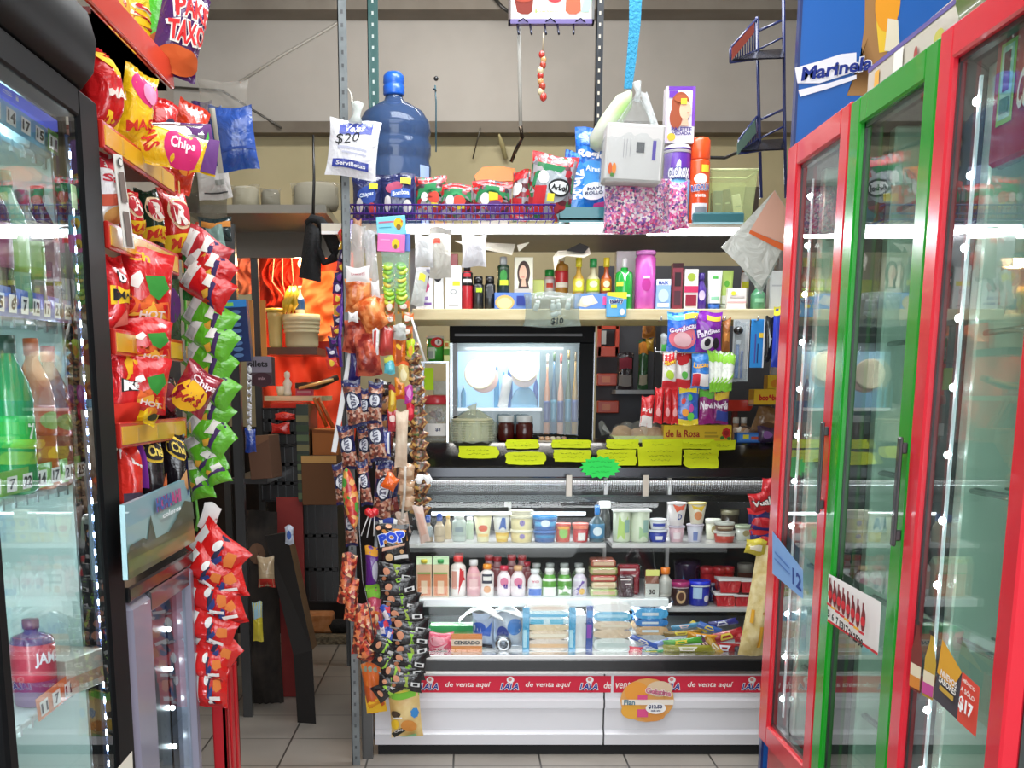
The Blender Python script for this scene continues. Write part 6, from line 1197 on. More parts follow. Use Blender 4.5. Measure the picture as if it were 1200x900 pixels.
x, z, w_, h = bb(497, 431, 508, 457, TY1-.08); put('lime_card', 'small lime green card fixed to the metal stand', 'card', carton(w_, h, .003, 'b4e01e:m'), (x, TY1-.06, z))
x, z, w_, h = bb(508, 434, 523, 462, TY1+.0)
put('candy_box', 'clear plastic box of small sweets on the lid of the candy jar', 'box', [('box', carton(w_, .05, .06, mat('c9cfc9', 't35'))), ('sweets', MB().box(-w_*.4, w_*.4, -.02, .02, .004, .03, bits('sw', ['c8a8a0', '8a6a6a', 'd8d4c8', '6a8a5a'], 90)))], (x, TY1+.0, CT+ctop(497, 527, 463, TY1)[2]+.0008))
# plate of bread in plastic
x, w_, h = ctop(716, 780, 497, TY1-.0); m = MB().prism([(-w_*.5, .022), (-w_*.42, 0), (w_*.42, 0), (w_*.5, .022), (w_*.49, .026), (w_*.41, .006), (-w_*.41, .006), (-w_*.49, .026)], -.05, .05, 'dcea9a:p', 'y')
for s_ in (-1, 1): m.prism([(-w_*.5, .024), (-w_*.42, 0), (w_*.42, 0), (w_*.5, .024)], s_*.05-.001, s_*.05+.001, 'dcea9a:p', 'y')
parts = [('tray', m, 'pale yellow foam tray')]
for k, (dx, r, c, hz) in enumerate(((-.062, .04, 'b88a5a', .034), (.0, .036, 'c8a58a', .026), (.055, .042, 'a86a4a', .03), (.02, .032, 'd8c8b4', .03))): parts.append(('bread_roll', MB().lathe([(0, .008), (r*.9, .012), (r, .026), (r*.8, .026+hz*.7), (r*.4, .026+hz), (0, .026+hz*1.04)], noisy('br%d' % k, c, 'd8b48a', 20, .7), 14, (dx, .0, 0), True, 1, .9)))
f = MB().grid(lambda u, v: ((u-.5)*w_*1.12, (v-.5)*.13, .068+.012*math.sin(5*u*PI)*math.cos(4*v*PI)-.062*abs(2*u-1)**5-.05*abs(2*v-1)**4), 26, 10, mat('e8ece8', 't12'))
f.grid(lambda u, v: (-w_*.55-.03*v+.008*math.sin(9*u), (u-.5)*.1, .03+.03*math.sin(5*u)*v+.02*v), 8, 4, mat('e8ece8', 't34'))
parts.append(('clear_wrap', f)); put('bread_tray', 'foam tray of sweet bread rolls wrapped in clear plastic on the countertop', 'bread', parts, (x, TY1-.0, CT))
# yellow candy carton
x, w_, h = ctop(776, 855, 498, TY1-.035)
put('candy_carton', 'long yellow candy carton with red lettering and a rose on the countertop', 'box', carton(w_, h, .06, 'e8c41c:p', [('t', 'de la Rosa', -.22, .52, .42, 'a8301c:m', {'w': .5, 'b': .03}), ('r', .1, .28, .5, .62, 'b89a2a:m'), ('r', .1, .3, .3, .42, 'b89a2a:m'), ('s', .42, .55, .07, .32, 'c82a22:m', 8), ('e', .42, .55, .035, .15, '9a1a1a:m'), ('e', .36, .28, .03, .1, '3a7a2a:m'), ('e', .46, .24, .03, .1, '3a7a2a:m')], 'd8a81c:p', bev=.002), (x, TY1-.035, CT))
# right side: blue carton, glass jars, bags, bubble gum boxes
x, w_, h = ctop(862, 889, 516, sl1[0]+.03)
put('small_carton', 'blue small carton with a yellow mark at the right of the countertop', 'box', carton(w_, .036, .05, '2f6cc0:p', [('r', -.4, .4, .2, .8, '4a8ad8:m'), ('r', -.25, .0, .4, .8, 'e0d83a:m'), ('r', .1, .4, .3, .6, 'c8503a:m')]), (x, sl1[0]+.03, CT))
for k, (x0, x1) in enumerate(((858, 865), (867, 874))):
    x, w_, h = ctop(x0, x1, 489, TY1+.04); put('spice_jar', '%s tiny glass spice jar behind the blue carton' % ('left', 'right')[k], 'jar', tub(w_*.5, h, 'b08a6a:g', 'dcdcd8', [('r', -.4, .4, .3, .6, 'd8d0c0:m')], 1, .25), (x, TY1+.04, CT))
x, w_, h = ctop(858, 884, 500, TY1-.0); put('sweet_pile', 'wrapped brown and white sweets piled behind the blue carton', 'sweets', bag(w_, h, .06, bits('mix2', ['c8b09a', '6a4a3a', 'e0dcd0', 'a8805a', '3a2a24'], 60), [], seal=.02), (x, TY1-.0, CT), None or (0, 0, 0))
# red tray and boxes at right
x, z, w_, h = bb(852, 469, 890, 482, TY1+.0)
put('red_tray', 'flat bright red plastic tray behind the gum boxes', 'tray', MB().prism([(-w_/2, h), (w_/2, h), (w_*.3, 0), (-w_*.45, 0)], -.05, .05, 'd0301c:g', 'y').box(-.02, .0, -.01, .01, -(z-CT), 0, '7a201a'), (x, TY1+.1, z))
x, z, w_, h = bb(880, 456, 914, 474, TY1-.0)
put('gum_box', 'yellow bubble gum box with red letters, the lower one', 'box', carton(w_, h, .09, 'e2b81e:p', [('t', 'boo&boo', .05, .45, .4, 'c8281c:m', {'w': .75, 'b': .06})], 'c89a1a:p'), (x, TY1, z))
put('box_stand', 'dark stand carrying the yellow gum boxes beside the far cooler', 'stand', MB().box(-w_/2, w_/2, -.04, .04, z-CT-.006, z-CT-.0006, '2a2320').box(.02, w_/2, -.03, .03, 0, z-CT-.006, '2a2320'), (x, TY1, CT))
x2, z2, w2, h2 = bb(897, 440, 915, 456, TY1); put('gum_box', 'small yellow gum box on top of the lower one', 'box', carton(w2, h2, .06, 'e6c01c:p', [('e', 0, .4, .3, .3, 'e0902a:m')], 'c89a1a:p'), (x2, TY1, z+h+.0006))
stand(876, 476, 912, 512, TY1-.03, '7a5a38:f', [('p', [(-.5, .3), (.5, .9), (.5, .7), (-.5, .15)], 'b08a5a:m'), ('e', 0, .3, .3, .2, '5a3a22:m')], 'crumpled brown bag below the gum boxes', None, D=.05, name='paper_bag', cat='bag', rot=18)
stand(886, 500, 910, 524, TY1-.06, '4a3a5a:f', [('e', 0, .5, .25, .25, '8a5aa0:m')], 'crumpled purple and black wrapper bag beside the far cooler', CT, D=.04, name='candy_bag')
# ================================================================== COUNTERTOP COOLER (black frame) behind the counter
KY = CY+.66; kx0, kx1, kz1 = xat(527, KY), xat(696, KY), zat(377, KY); kf = mat('0d0e10', 'b')
cab = MB().box(kx0, kx0+.03, KY+.012, KY+.16, CT, kz1, kf).box(kx1-.03, kx1, KY+.012, KY+.16, CT, kz1, kf).box(kx0, kx1, KY+.012, KY+.16, kz1-.03, kz1, kf).box(kx0, kx1, KY+.012, KY+.16, CT, CT+.02, kf).box(kx0, kx1, KY+.15, KY+.16, CT, kz1, mat('5f7a82'))
zt_, zi = zat(388, KY), zat(402, KY)
fr_ = MB().box(kx0, kx1, KY-.006, KY+.012, zi, kz1, kf, .002).box(kx1-.058, kx1, KY-.006, KY+.012, CT, zi, kf, .002).box(kx0, kx0+.012, KY-.006, KY+.012, CT, zi, mat('9aa0a2', 'k')).box(kx1-.004, kx1-.001, KY-.01, KY-.006, CT, zi+.04, mat('8a8c90', 'k')).box(kx0+.02, kx1-.05, KY-.008, KY-.006, zat(394, KY), zat(391, KY), mat('3c3c40'))
gl = MB().add([(kx0+.012, KY+.004, CT+.0), (kx1-.058, KY+.004, CT+.0), (kx1-.058, KY+.004, zi), (kx0+.012, KY+.004, zi)], [(0, 1, 2, 3)], pane('kc', (.96, 1, 1)))
zs = zat(478, KY+.04)
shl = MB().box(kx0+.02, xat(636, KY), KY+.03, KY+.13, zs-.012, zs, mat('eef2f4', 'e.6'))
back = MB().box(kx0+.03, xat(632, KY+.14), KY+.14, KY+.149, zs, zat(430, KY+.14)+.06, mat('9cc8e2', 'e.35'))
top_sign = MB().box(kx0+.05, kx1-.01, KY+.02, KY+.1, kz1, kz1+.03, mat('1a2f8a'))
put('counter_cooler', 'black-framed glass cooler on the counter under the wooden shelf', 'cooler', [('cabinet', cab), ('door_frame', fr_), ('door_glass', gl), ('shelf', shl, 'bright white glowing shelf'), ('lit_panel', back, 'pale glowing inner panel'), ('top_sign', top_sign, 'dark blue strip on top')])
area('plate_fill_light', (kx0+.26, KY+.022, zi-.01), (math.radians(25), 0, 0), .4, .02, 1.1, (1, .98, .95))  # added light without a fitting, brightens the plates
def disc(px, py, rpx, Y, label, c='f4e8cc', tilt=12, rz=0):
    s = rpx/ppm(Y, py); p = at(px, py, Y)
    put('paper_plate', label, 'plate', MB().lathe([(0, 0), (s*.7, 0), (s*.9, .006), (s, .009), (s, .011), (s*.88, .009), (s*.68, .003), (0, .003)], c+':m', 32), p, Euler((math.radians(90-tilt), 0, math.radians(rz))))
disc(562, 439, 18, KY+.05, 'left round white plate standing inside the black-framed counter cooler')
disc(567, 444, 17, KY+.065, 'pale pink plate behind the left white one in the counter cooler', 'd8b8b4')
disc(614, 430, 18, KY+.05, 'right round white plate standing inside the black-framed counter cooler')
disc(614, 440, 15, KY+.065, 'pale greyish plate behind the right white one in the counter cooler', 'd8ccd0')
R = 16/ppm(KY); p = at(614, 478, KY+.075); put('blue_bowl', 'light blue domed lid under the right plate inside the counter cooler', 'bowl', MB().lathe([(R, 0), (R*.98, R*.5), (R*.7, R*1.2), (R*.3, R*1.5), (0, R*1.52)], mat('7ab4d8', 'g'), 24, (0, 0, 0), True, 1, .6), (p.x, p.y, zs+.0006))
for k, (px, ww, yt, c, cc) in enumerate(((534, 7, 446, '6ac0e0', 'e8eef0'), (543, 6, 452, '3aa0d0', 'dfe6ea'), (582, 6, 430, '2a9ad0', '2a6ab0'), (590, 6, 436, 'bfe0f0', '2a8ad0'), (597, 7, 424, '2a6ab0', 'c8d8e8'), (628, 6, 440, '2a5aa8', 'dfe6ea'))):
    Y = KY+.10+.002*k; H = zat(yt, Y)-zs; put('small_bottle', '%s small blue bottle from the left inside the counter cooler' % NTH[k], 'bottle', bottle(ww/2/ppm(Y), H, c+':g', cc, None, (), shape='round'), (xat(px, Y), Y, zs+.0006), group='small blue bottles in the counter cooler')
H = zat(440, KY+.08)-zs; p = xat(589, KY+.07); put('white_figure', 'crumpled white cloth between the plates inside the counter cooler', 'cloth', bag(12/ppm(KY), H, .03, 'e6e6e6:c', seal=.02), (p, KY+.075, zs+.0006), Euler((0, math.radians(10), 0)))
for k, (px, yt, c, cc) in enumerate(((641, 415, 'd89a78', 'd8d0c0'), (649, 412, '3a6a8a', '2a4a2a'), (657, 415, 'e0b09a', 'b04a3a'), (666, 410, '4a6a4a', '8a7a3a'), (674, 412, 'a8842a', '6a5a1a'))):
    Y = KY+.05+.006*(k % 2); H = zat(yt, Y)-CT-.021; put('tall_bottle', '%s tall bottle from the left in the right part of the counter cooler' % NTH[k], 'bottle', bottle(3.6/ppm(Y), H, c+':g', cc, '3a90b0' if k % 2 else '2a4a8a', (), (.15, .42), 'tall'), (xat(px, Y), Y, CT+.0206), group='tall bottles in the counter cooler')
# ---------------------------------------------------------------- things on the wall shelf behind the counter, right part
BWY = CY+.99
put('rear_panel', 'grey painted partition behind the counter right of the black-framed cooler', 'partition', MB().box(xat(700, BWY), XR-.02, BWY+.04, BWY+.06, 0, TSB-.002, noisy('part', '404043', '505054', 3, .8)))
put('shelf_unit', 'dark grey narrow shelf unit behind the counter', 'shelf', [('board', MB().box(xat(718, BWY), xat(775, BWY), BWY-.10, BWY+.04, zat(457, BWY)-.016, zat(457, BWY), 'a6a8aa:p')), ('post', MB().box(xat(762, BWY), xat(768, BWY), BWY-.1, BWY-.07, 0, zat(380, BWY), '3a3c40:p')), ('board', MB().box(xat(700, BWY), xat(775, BWY), BWY-.10, BWY+.04, TOPZ-.02, TOPZ-.004, '2a2c2e:p'))])
orr = mat('c8401c', 'p')
for k, (y0, y1, L) in enumerate(((377, 418, 'uppermost orange plastic rack piece beside the black-framed cooler'), (434, 452, 'middle orange plastic rack piece beside the black-framed cooler'), (466, 484, 'lowest orange plastic rack piece beside the black-framed cooler'))):
    Y = BWY-.02; x, z, w_, h = bb(700, y0, 725, y1, Y); m = MB(); t = .012
    if h > .08: m.box(-w_/2, w_/2, 0, .03, 0, .04, orr, .002).box(-w_/2, w_/2, 0, .03, h-.03, h, orr, .002).box(-w_/2, -w_/2+.014, 0, .03, 0, h, orr).box(w_/2-.014, w_/2, 0, .03, 0, h, orr).box(-w_*.32, -w_*.1, .005, .02, .05, h-.035, 'b9b4ac')
    else: m.box(-w_/2, w_/2, 0, .04, 0, h*.8, orr, .003).box(-w_*.3, w_*.1, -.002, .0, h*.2, h*.6, 'd8703a')
    put('orange_rack', L, 'rack', m, (x, Y, z))
for k, (x0, x1, y0, y1, base, ops, L) in enumerate(((722, 742, 413, 457, '2a1f24:f', [('r', -.4, .4, .55, .85, '8a2a3a:m'), ('r', -.4, .4, .1, .4, '8a8480:m')], 'dark packet with a reddish label on the shelf behind the counter'), (747, 759, 398, 455, '2f5a34:f', [('r', -.5, .5, .72, .94, 'd8862a:m'), ('r', -.4, .4, .1, .3, 'b0a890:m')], 'green packet with an orange band on the shelf behind the counter'), (756, 766, 396, 412, 'd8a83a:f', [], 'small yellow packet high behind the counter'))):
    stand(x0, y0, x1, y1, BWY-.05, base, ops, L, zat(457, BWY)+.0006 if k < 2 else None, D=.03, name='snack_packet', cat='packet')
stand(752, 366, 768, 396, BWY-.06, 'b8783a:f', [('e', 0, .5, .3, .3, '7a4a22:m')], 'brown packet hanging just under the wooden shelf behind the counter', None, D=.03, name='snack_packet', cat='packet')
# ================================================================== PRODUCTS IN THE DISPLAY CASE
def inb(x0, x1, ytop, Y, zb):
    cx = (x0+x1)/2; return xat(cx, Y, (ytop+600)/2), (x1-x0)/ppm(Y, 620), at(cx, ytop, Y).z-zb
def ptub(x0, x1, yt, Y, zb, body, lid, label, ops=(), name='dairy_tub', cat='tub', taper=.82, lidh=.12, group=None, band=None, zoff=0):
    x, w_, h = inb(x0, x1, yt, Y, zb+zoff); return put(name, label, cat, tub(w_/2, h, M_(body), M_(lid), ops, taper, lidh, 20, M_(band) if band else None), (x, Y, zb+zoff+.0006), group=group)
def pbot(x0, x1, yt, Y, zb, body, cap, label, lab=None, ops=(), lv=(.15, .7), shape='square', neck=.5, capr=.6, caph=.14, name='drink_bottle', cat='bottle', group=None):
    x, w_, h = inb(x0, x1, yt, Y, zb); return put(name, label, cat, bottle(w_/2, h, M_(body), M_(cap), M_(lab) if lab else None, ops, lv, shape, neck, capr, caph, n=20), (x, Y, zb+.0006), group=group)
A = S1Y+.055; B = S1Y+.13
# ---- upper shelf, left part
pbot(495, 507, 604, A, S1, 'b9a890:g', '2a56b0', 'blue-capped small bottle at the far left of the upper case shelf', 'a8b4b8:p', (), (.2, .6), 'round', .5, .55, .26)
pbot(509, 521, 602, A, S1, 'c4ae8c:g', '2a4fae', 'second blue-capped small bottle on the upper case shelf', 'b4a080:p', (), (.2, .6), 'round', .5, .55, .26)
pbot(521, 529, 604, B, S1, 'c0a87a:g', 'c8a04a', 'small tan bottle behind the blue-capped pair', None, (), shape='round')
pbot(530, 546, 604, A+.02, S1, 'b8c4bc:g', 'dfe4de', 'pale clear bottle right of the two blue-capped ones', 'a4b4ac:p', [('r', -.3, .3, .3, .6, '7a8a90:m')], (.2, .8), 'square', .7, .75, .1)
pbot(546, 555, 606, B, S1, '9fb09a:g', 'e0e2dc', 'slim greenish jar behind the tall dessert cup', None, (), shape='square', neck=.7, capr=.8)
ptub(555, 577, 602, A, S1, 'e4dcb0', 'eceadf', 'tall cream yogurt cup with an orange fruit picture', [('e', 0, .5, .3, .12, 'd8603a:m'), ('r', -.4, .4, .2, .3, 'e8c87a:m')], taper=.62, lidh=.06)
ptub(580, 597, 622, A, S1, 'e0b83c', 'e8e6e0', 'yellow cup standing under the blue and white yogurt cup', [('r', -.4, .4, .3, .6, 'e8d07a:m')], taper=.8)
x_, w_, h_ = inb(578, 598, 602, A, S1+.0); hb_ = at(588, 622, A).z-S1
ptub(578, 598, 602, A, S1, 'dfe0dc', 'e9e8e2', 'white and blue yogurt cup stacked on the yellow cup', [('p', [(-.2, .1), (.0, .8), (.2, .8), (.3, .1)], '2a5aa8:m')], taper=.85, zoff=hb_+.001)
for k, (y0, y1, c) in enumerate(((620, 637, 'e0cf94'), (603, 621, 'e4d8a4'), (598, 604, 'e9e4d0'))):
    ht = at(611, y1 if k else 637, A).z-S1 if k else 0
    ptub(598, 625, y0, A, S1, c, 'ece6cc', '%s cream tub in the stack of three on the upper case shelf' % ('lowest', 'middle', 'top')[k], [('e', 0, .5, .12, .2, '8a7ab0:m')] if k < 2 else (), group='stacked cream tubs', taper=.9, lidh=.22, zoff=max(0, ht)+.0008*k)
ht = at(638, 621, A).z-S1
ptub(625, 652, 621, A, S1, '2a5a9e', '3a78c8', 'lower blue margarine tub on the upper case shelf', [('r', -.5, .5, .4, .62, '2a8ac0:m')], taper=.85, lidh=.2)
ptub(624, 653, 604, A, S1, '2a6ab8', '3f94dc', 'upper blue margarine tub stacked on its twin', [('r', -.5, .5, .3, .6, '5ab0e4:m'), ('e', 0, .5, .2, .25, 'e0e8f0:m')], taper=.85, lidh=.24, zoff=ht+.001)
for k, (x0, x1, c, o_) in enumerate(((651, 669, 'c8482e', [('e', 0, .5, .3, .3, '8ac05a:m'), ('r', -.4, .4, .7, .85, 'e8a83a:m')]), (671, 690, 'c02828', [('r', -.2, .3, .1, .5, 'e4e0dc:m'), ('r', -.5, .5, .72, .9, 'e87a5a:m')]))):
    ptub(x0, x1, 613, A, S1, c, 'd8503c', ('red and green fruit cup left of its red neighbour on the upper case shelf', 'red cup with a white label beside the tall bottle on the upper case shelf')[k], o_, taper=.9, lidh=.2)
pbot(691, 709, 592, A, S1, '5a707a:g', '2a8ae0', 'clear bottle with a bright blue cap at the shelf break', '4a86b0:p', [('e', 0, .5, .3, .3, 'd8e4ea:m')], (.1, .5), 'round', .28, .34, .26)
pbot(701, 716, 587, B+.05, S1, '3a3c3c:g', 'e4e4e0', 'dark jar with a white lid behind the blue-capped bottle', None, (), (.1, .5), 'square', .8, .9, .2)
# ---- upper shelf, right part
for k, (x0, x1) in enumerate(((718, 740), (739, 762))):
    x, w_, h = inb(x0, x1, 597, A, S1)
    put('cream_cup', ('left one of two tall pale green cups with square white lids', 'right one of two tall pale green cups with square white lids')[k], 'cup', [('cup', MB().lathe([(w_*.42, 0), (w_*.47, .006), (w_*.48, h*.95)], 'cfd8c0', 22).decal(cylS(lambda v: w_*.478, h, w_), w_, h, [('p', [(-.3, .1), (.1, .1), (.3, .8), (-.2, .85)] if k == 0 else [(-.1, .1), (.4, .1), (.3, .5), (-.1, .5)], 'b4d07a:m' if k == 0 else 'a8c89a:m'), ('r', .1, .4, .3, .7, '8fb0a8:m')])), ('lid', MB().box(-w_*.52, w_*.52, -w_*.5, w_*.5, h*.94, h, 'eef0ea', .004))], (x, A, S1+.0006))
hb_ = at(771, 622, A).z-S1
ptub(760, 783, 620, A, S1, '2a3ea0', 'dfe2ec', 'dark blue tub with a white rim under the white tubs', [('r', -.2, .2, .2, .5, 'e0e0e8:m')], taper=.8, lidh=.2)
ptub(761, 782, 608, A, S1, 'e0e2e6', 'e8eaf0', 'small white and blue tub stacked on the dark blue tub', [('r', -.4, .4, .3, .6, '3a4aa8:m')], taper=.85, lidh=.2, zoff=at(771, 620, A).z-S1+.001)
for k, (x0, x1, yt, yb_, c, o_, L) in enumerate(((784, 803, 616, 637, 'd9b4bc', [('r', -.3, .2, .2, .6, 'e8d8dc:m')], 'pink yogurt cup under the taller fruit yogurt'), (805, 825, 614, 637, 'd0d0dc', [('r', -.2, .1, .1, .6, '7a8ac0:m')], 'white and lilac yogurt cup under the yellow-lidded one'))):
    ptub(x0, x1, yt, A, S1, c, 'd8d0e0', L, o_, taper=.75, lidh=.1)
for k, (x0, x1, yt, yb_, c, o_, L) in enumerate(((782, 805, 589, 616, 'dcd4d4', [('p', [(-.3, .95), (.4, .95), (.3, .7), (-.1, .6)], 'e8664a:m'), ('t', 'D', .1, .4, .25, '2a3a8a:m')], 'upper fruit yogurt cup with an orange and white print'), (806, 828, 589, 614, 'e0d8c4', [('p', [(-.4, .9), (.4, .9), (.2, .6), (-.3, .7)], 'e8c03a:m'), ('e', 0, .4, .25, .2, 'd88a5a:m')], 'upper yogurt cup with a yellow lid and peach print'))):
    ptub(x0, x1, yt, A, S1, c, ('e8e0e0', 'ecd87a')[k], L, o_, taper=.66, lidh=.06, zoff=at((x0+x1)/2, yb_, A).z-S1+.001)
for k, (x0, x1, yt, c, l, L) in enumerate(((827, 845, 608, 'c9c9b4', 'dcdcd0', 'pale tub behind the red and clear dessert bowls'), (862, 884, 615, 'c8ccc0', 'b9c8a8', 'white dessert bowl with greenish lid at the right of the upper case shelf'))):
    ptub(x0, x1, yt, B-.03*k, S1, c, l, L, [('e', 0, .5, .2, .2, 'a89a6a:m')], taper=.8, lidh=.2)
ptub(837, 862, 622, A-.01, S1, 'c84a3a', 'd8d4cc', 'red based dessert bowl with a pale band', [('r', -.5, .5, .6, .8, 'e4ddd4:m')], taper=.85, lidh=.2)
ptub(838, 861, 612, A-.01, S1, '8a6a50', 'cfd0c8', 'clear dessert bowl stacked on the red based one', [('r', -.5, .5, .3, .5, 'c8b8a0:m')], taper=.85, lidh=.3, zoff=at(849, 622, A-.01).z-S1+.001)
ptub(845, 866, 597, B+.1, S1, '3a3228', '8a8468', 'dark bowl at the back right of the upper case shelf', (), taper=.8, lidh=.2)
# ---- second shelf: bottles and cartons
A2 = S2Y+.07; B2 = S2Y+.20
for k, (x0, x1, yt, cap, c, L) in enumerate(((488, 506, 652, 'd8c83a', 'dcb89a', 'juice carton with a yellow cap at the left of the lower case shelf'), (507, 526, 652, '2a9a4a', 'dcc09c', 'juice carton with a green cap on the lower case shelf'))):
    x, w_, h = inb(x0, x1, yt, A2, S2); hh = h*.82
    m = MB().box(-w_/2, w_/2, -w_/2, w_/2, 0, hh, c, .001).prism([(-w_/2, hh), (w_/2, hh), (0, h*.98)], -w_/2, w_/2, c, 'x')
    m = MB().box(-w_/2, w_/2, -w_/2, w_/2, 0, hh, c, .001); m.prism([(-w_/2, hh), (w_/2, hh), (.002, h*.96), (.002, h), (-.002, h), (-.002, h*.96)], -w_/2, w_/2, 'c8d8b0' if k == 0 else 'b9d0a8', 'x')
    m.decal(m.flatS(w_, hh, -w_/2), w_, hh, [('r', -.42, .42, .05, .7, 'd8845a:m'), ('r', -.2, .2, .1, .5, 'e8c8a8:m'), ('r', -.42, .42, .7, .76, '8aa85a:m')])
    put('juice_carton', L, 'carton', [('carton', m), ('cap', MB().lathe([(.011, 0), (.012, .010), (.010, .013)], cap, 14, (0, -w_*.36, h*.85)))], (x, A2, S2+.0006))
bl = [(528, 546, 651, 'e2d6d0', 'd02a2a', 'f0e8e4', [('p', [(.0, .0), (.5, .5), (.5, 1), (.1, .9)], 'c8242c:m'), ('r', -.45, -.1, .2, .8, 'd89a8a:m')], 'red-capped white bottle with a red flash'),
 (547, 563, 656, 'dcaaa8', 'd8d4d4', 'd89ca4', [('r', -.3, .3, .2, .6, 'e8c0c0:m')], 'pinkish bottle with a pale cap'),
 (563, 579, 661, 'e8e0dc', 'e8922a', 'ece4e0', [('r', -.4, .4, .5, .9, '3a3a4a:m'), ('r', -.3, .3, .62, .8, 'e0dcd8:m'), ('e', 0, .25, .25, .15, 'd89a6a:m')], 'orange-capped white bottle with dark lettering'),
 (583, 599, 663, 'ead8de', 'c8304a', 'efdfe4', [('e', .0, .6, .3, .2, 'd87a9a:m'), ('t', 'u', .1, .4, .2, '4a2a8a:m', {'b': .06})], 'pink yogurt bottle with a crimson neck band, left of its twin'),
 (599, 616, 663, 'e8d4da', 'd8a878', 'ecdfe0', [('e', .0, .6, .3, .2, 'd87a9a:m'), ('t', 'u', .1, .4, .2, '4a2a8a:m', {'b': .06})], 'pink yogurt bottle with a tan neck band, right of its twin'),
 (619, 636, 667, 'e4e0e2', 'd8dcdc', 'e8e4e6', [('r', -.5, .5, .0, .34, '3a6ac0:m'), ('t', 'YO', 0, .7, .12, 'c84a6a:m', {'w': .5})], 'white yogurt bottle with a blue foot'),
 (636, 653, 666, 'e4e6de', 'ecece8', '5a9a3a', [('r', -.5, .5, .0, .4, 'e6e6de:m')], 'green and white drink bottle, left of its twin'),
 (654, 671, 666, 'e2e4dc', 'e9e9e4', '549434', [('p', [(-.5, .0), (.5, 0), (.5, .3), (0, .5), (-.5, .3)], 'e6e6de:m')], 'green and white drink bottle, right of its twin'),
 (672, 689, 666, 'd8d4dc', 'ecebe8', 'cfc4d4', [('p', [(-.5, .2), (.2, .9), (.5, .8), (-.2, 0)], '6a4a9a:m'), ('e', .1, .2, .2, .15, 'd8a83a:m')], 'white bottle with a purple diagonal print')]
for x0, x1, yt, c, cap, lab, ops, L in bl: pbot(x0, x1, yt, A2, S2, c, cap, L+(', lower case shelf' if 'twin' in L else ' on the lower case shelf'), lab, ops, (.05, .78), 'square' if 'capped' in L else 'round', .5, .62, .14)
for k, (px, yt, c) in enumerate(((538, 648, 'c8282e'), (573, 650, 'c02830'), (583, 652, 'b82a34'), (600, 650, 'c8303a'), (612, 650, 'b8282e'), (617, 658, 'c8384a'), (629, 660, 'd0d4d4'), (645, 660, 'c8ccc8'), (662, 660, 'ced2ce'), (679, 660, 'c9cccc'))):
    pbot(px-8, px+8, yt, B2, S2, 'b8868a' if k < 6 else '9aa49a', c, '%s bottle from the left in the back row of the lower case shelf' % NTH[k], '9a4a50' if k < 6 else '5a7a4a', (), (.1, .7), 'round', .5, .62, .14, group='back row of bottles in the case')
# cold cuts / cheese packs
def pack(x0, x1, yt, yb_, Y, base, ops, L, D=.06, zb=None, name='cheese_pack', cat='pack', tilt=0, group=None):
    x, z, w_, h = bb(x0, yt, x1, yb_, Y); z = z if zb is None else zb
    return put(name, L, cat, carton(w_, h, D, M_(base), ops, bev=.006), (x, Y, z+.0006), Euler((0, math.radians(tilt), 0)), group)
px_, lst = 0, [(690, 722, 694, 703, 'a8b86a', 'pale green sliced pack at the bottom of the cold cuts'), (692, 721, 686, 694, 'd8c8a0', 'tan sliced pack in the cold cuts stack'), (691, 721, 678, 686, 'b03a34', 'red ham pack in the cold cuts stack'), (690, 722, 669, 678, '9a9a5a', 'olive pack in the cold cuts stack'), (691, 720, 660, 669, 'a85a44', 'brown-red pack on top of the cold cuts stack')]
zc = S2
for x0, x1, y0, y1, c, L in lst:
    x, z, w_, h = bb(x0, y0, x1, y1, A2+.02); put('cold_cuts_pack', L, 'pack', carton(w_, h-.001, .09, M_(c+':f'), [('r', -.4, .4, .3, .7, 'c8a88a:m')], bev=.006), (x, A2+.02, zc+.0006)); zc += h
for k, (x0, x1, y0, c, L) in enumerate(((722, 748, 668, '8a2430', 'dark red meat pack with a white printed edge'), (724, 742, 678, '4a3038', 'dark pack in front of the red meat pack'))):
    pack(x0, x1, y0, 703, A2+.04-.06*k, c+':f', [('r', -.4, .3, .8, .86, 'e0d0d0:m'), ('r', -.1, .3, .6, .66, 'd8c8c8:m')], L, .04, S2, 'meat_pack')
pack(755, 771, 671, 703, A2-.02, '8a5a48:f', [('r', -.5, .5, .78, 1, 'd8d87a:m'), ('r', -.5, .5, 0, .5, 'b8bab4:m'), ('t', '30', 0, .2, .18, '2a2a2a:m')], 'brown pack with a yellow top and a number', .03, S2, 'meat_pack')
pbot(773, 789, 665, A2-.01, S2, 'b9b4ac:g', 'e07a2a', 'clear bottle with an orange cap at the right end of the lower case shelf', 'a9a8a2:p', (), (.1, .6), 'round', .5, .66, .22)
# ---- right small shelf
A3 = S3Y+.06; B3 = S3Y+.2
x, w_, h = inb(791, 822, 657, B3, S3); put('dark_bowl', 'dark purple bowl at the back of the right case shelf', 'bowl', MB().lathe([(w_*.32, 0), (w_*.42, .01), (w_*.5, h*.9), (w_*.52, h), (w_*.47, h*.9), (w_*.3, .02), (0, .015)], '2a1a34:g', 28), (x, B3, S3+.0006))
for k, (x0, x1) in enumerate(((822, 838), (836, 853), (848, 862))): ptub(x0, x1, 664, B3-.03, S3, 'b81e28', 'c83038', '%s bright red cup in the back row of the right case shelf' % ('left', 'middle', 'right')[k], (), taper=.8, lidh=.2, group='red cups at the back')
ptub(866, 884, 660, B3, S3, '6a3a34', '9a948a', 'brown jar with a pale lid at the back right corner of the case', (), taper=.95, lidh=.25, name='jar', cat='jar')
ptub(787, 810, 681, A3, S3, '3a2220', 'b0306e', 'jar with a magenta lid and an oval portrait label', [('r', -.5, .5, .74, .82, 'c8b8b8:m'), ('e', 0, .38, .26, .28, 'c8a47a:m'), ('e', 0, .4, .16, .18, '5a3424:m')], taper=.9, lidh=.22, name='jar', cat='jar')
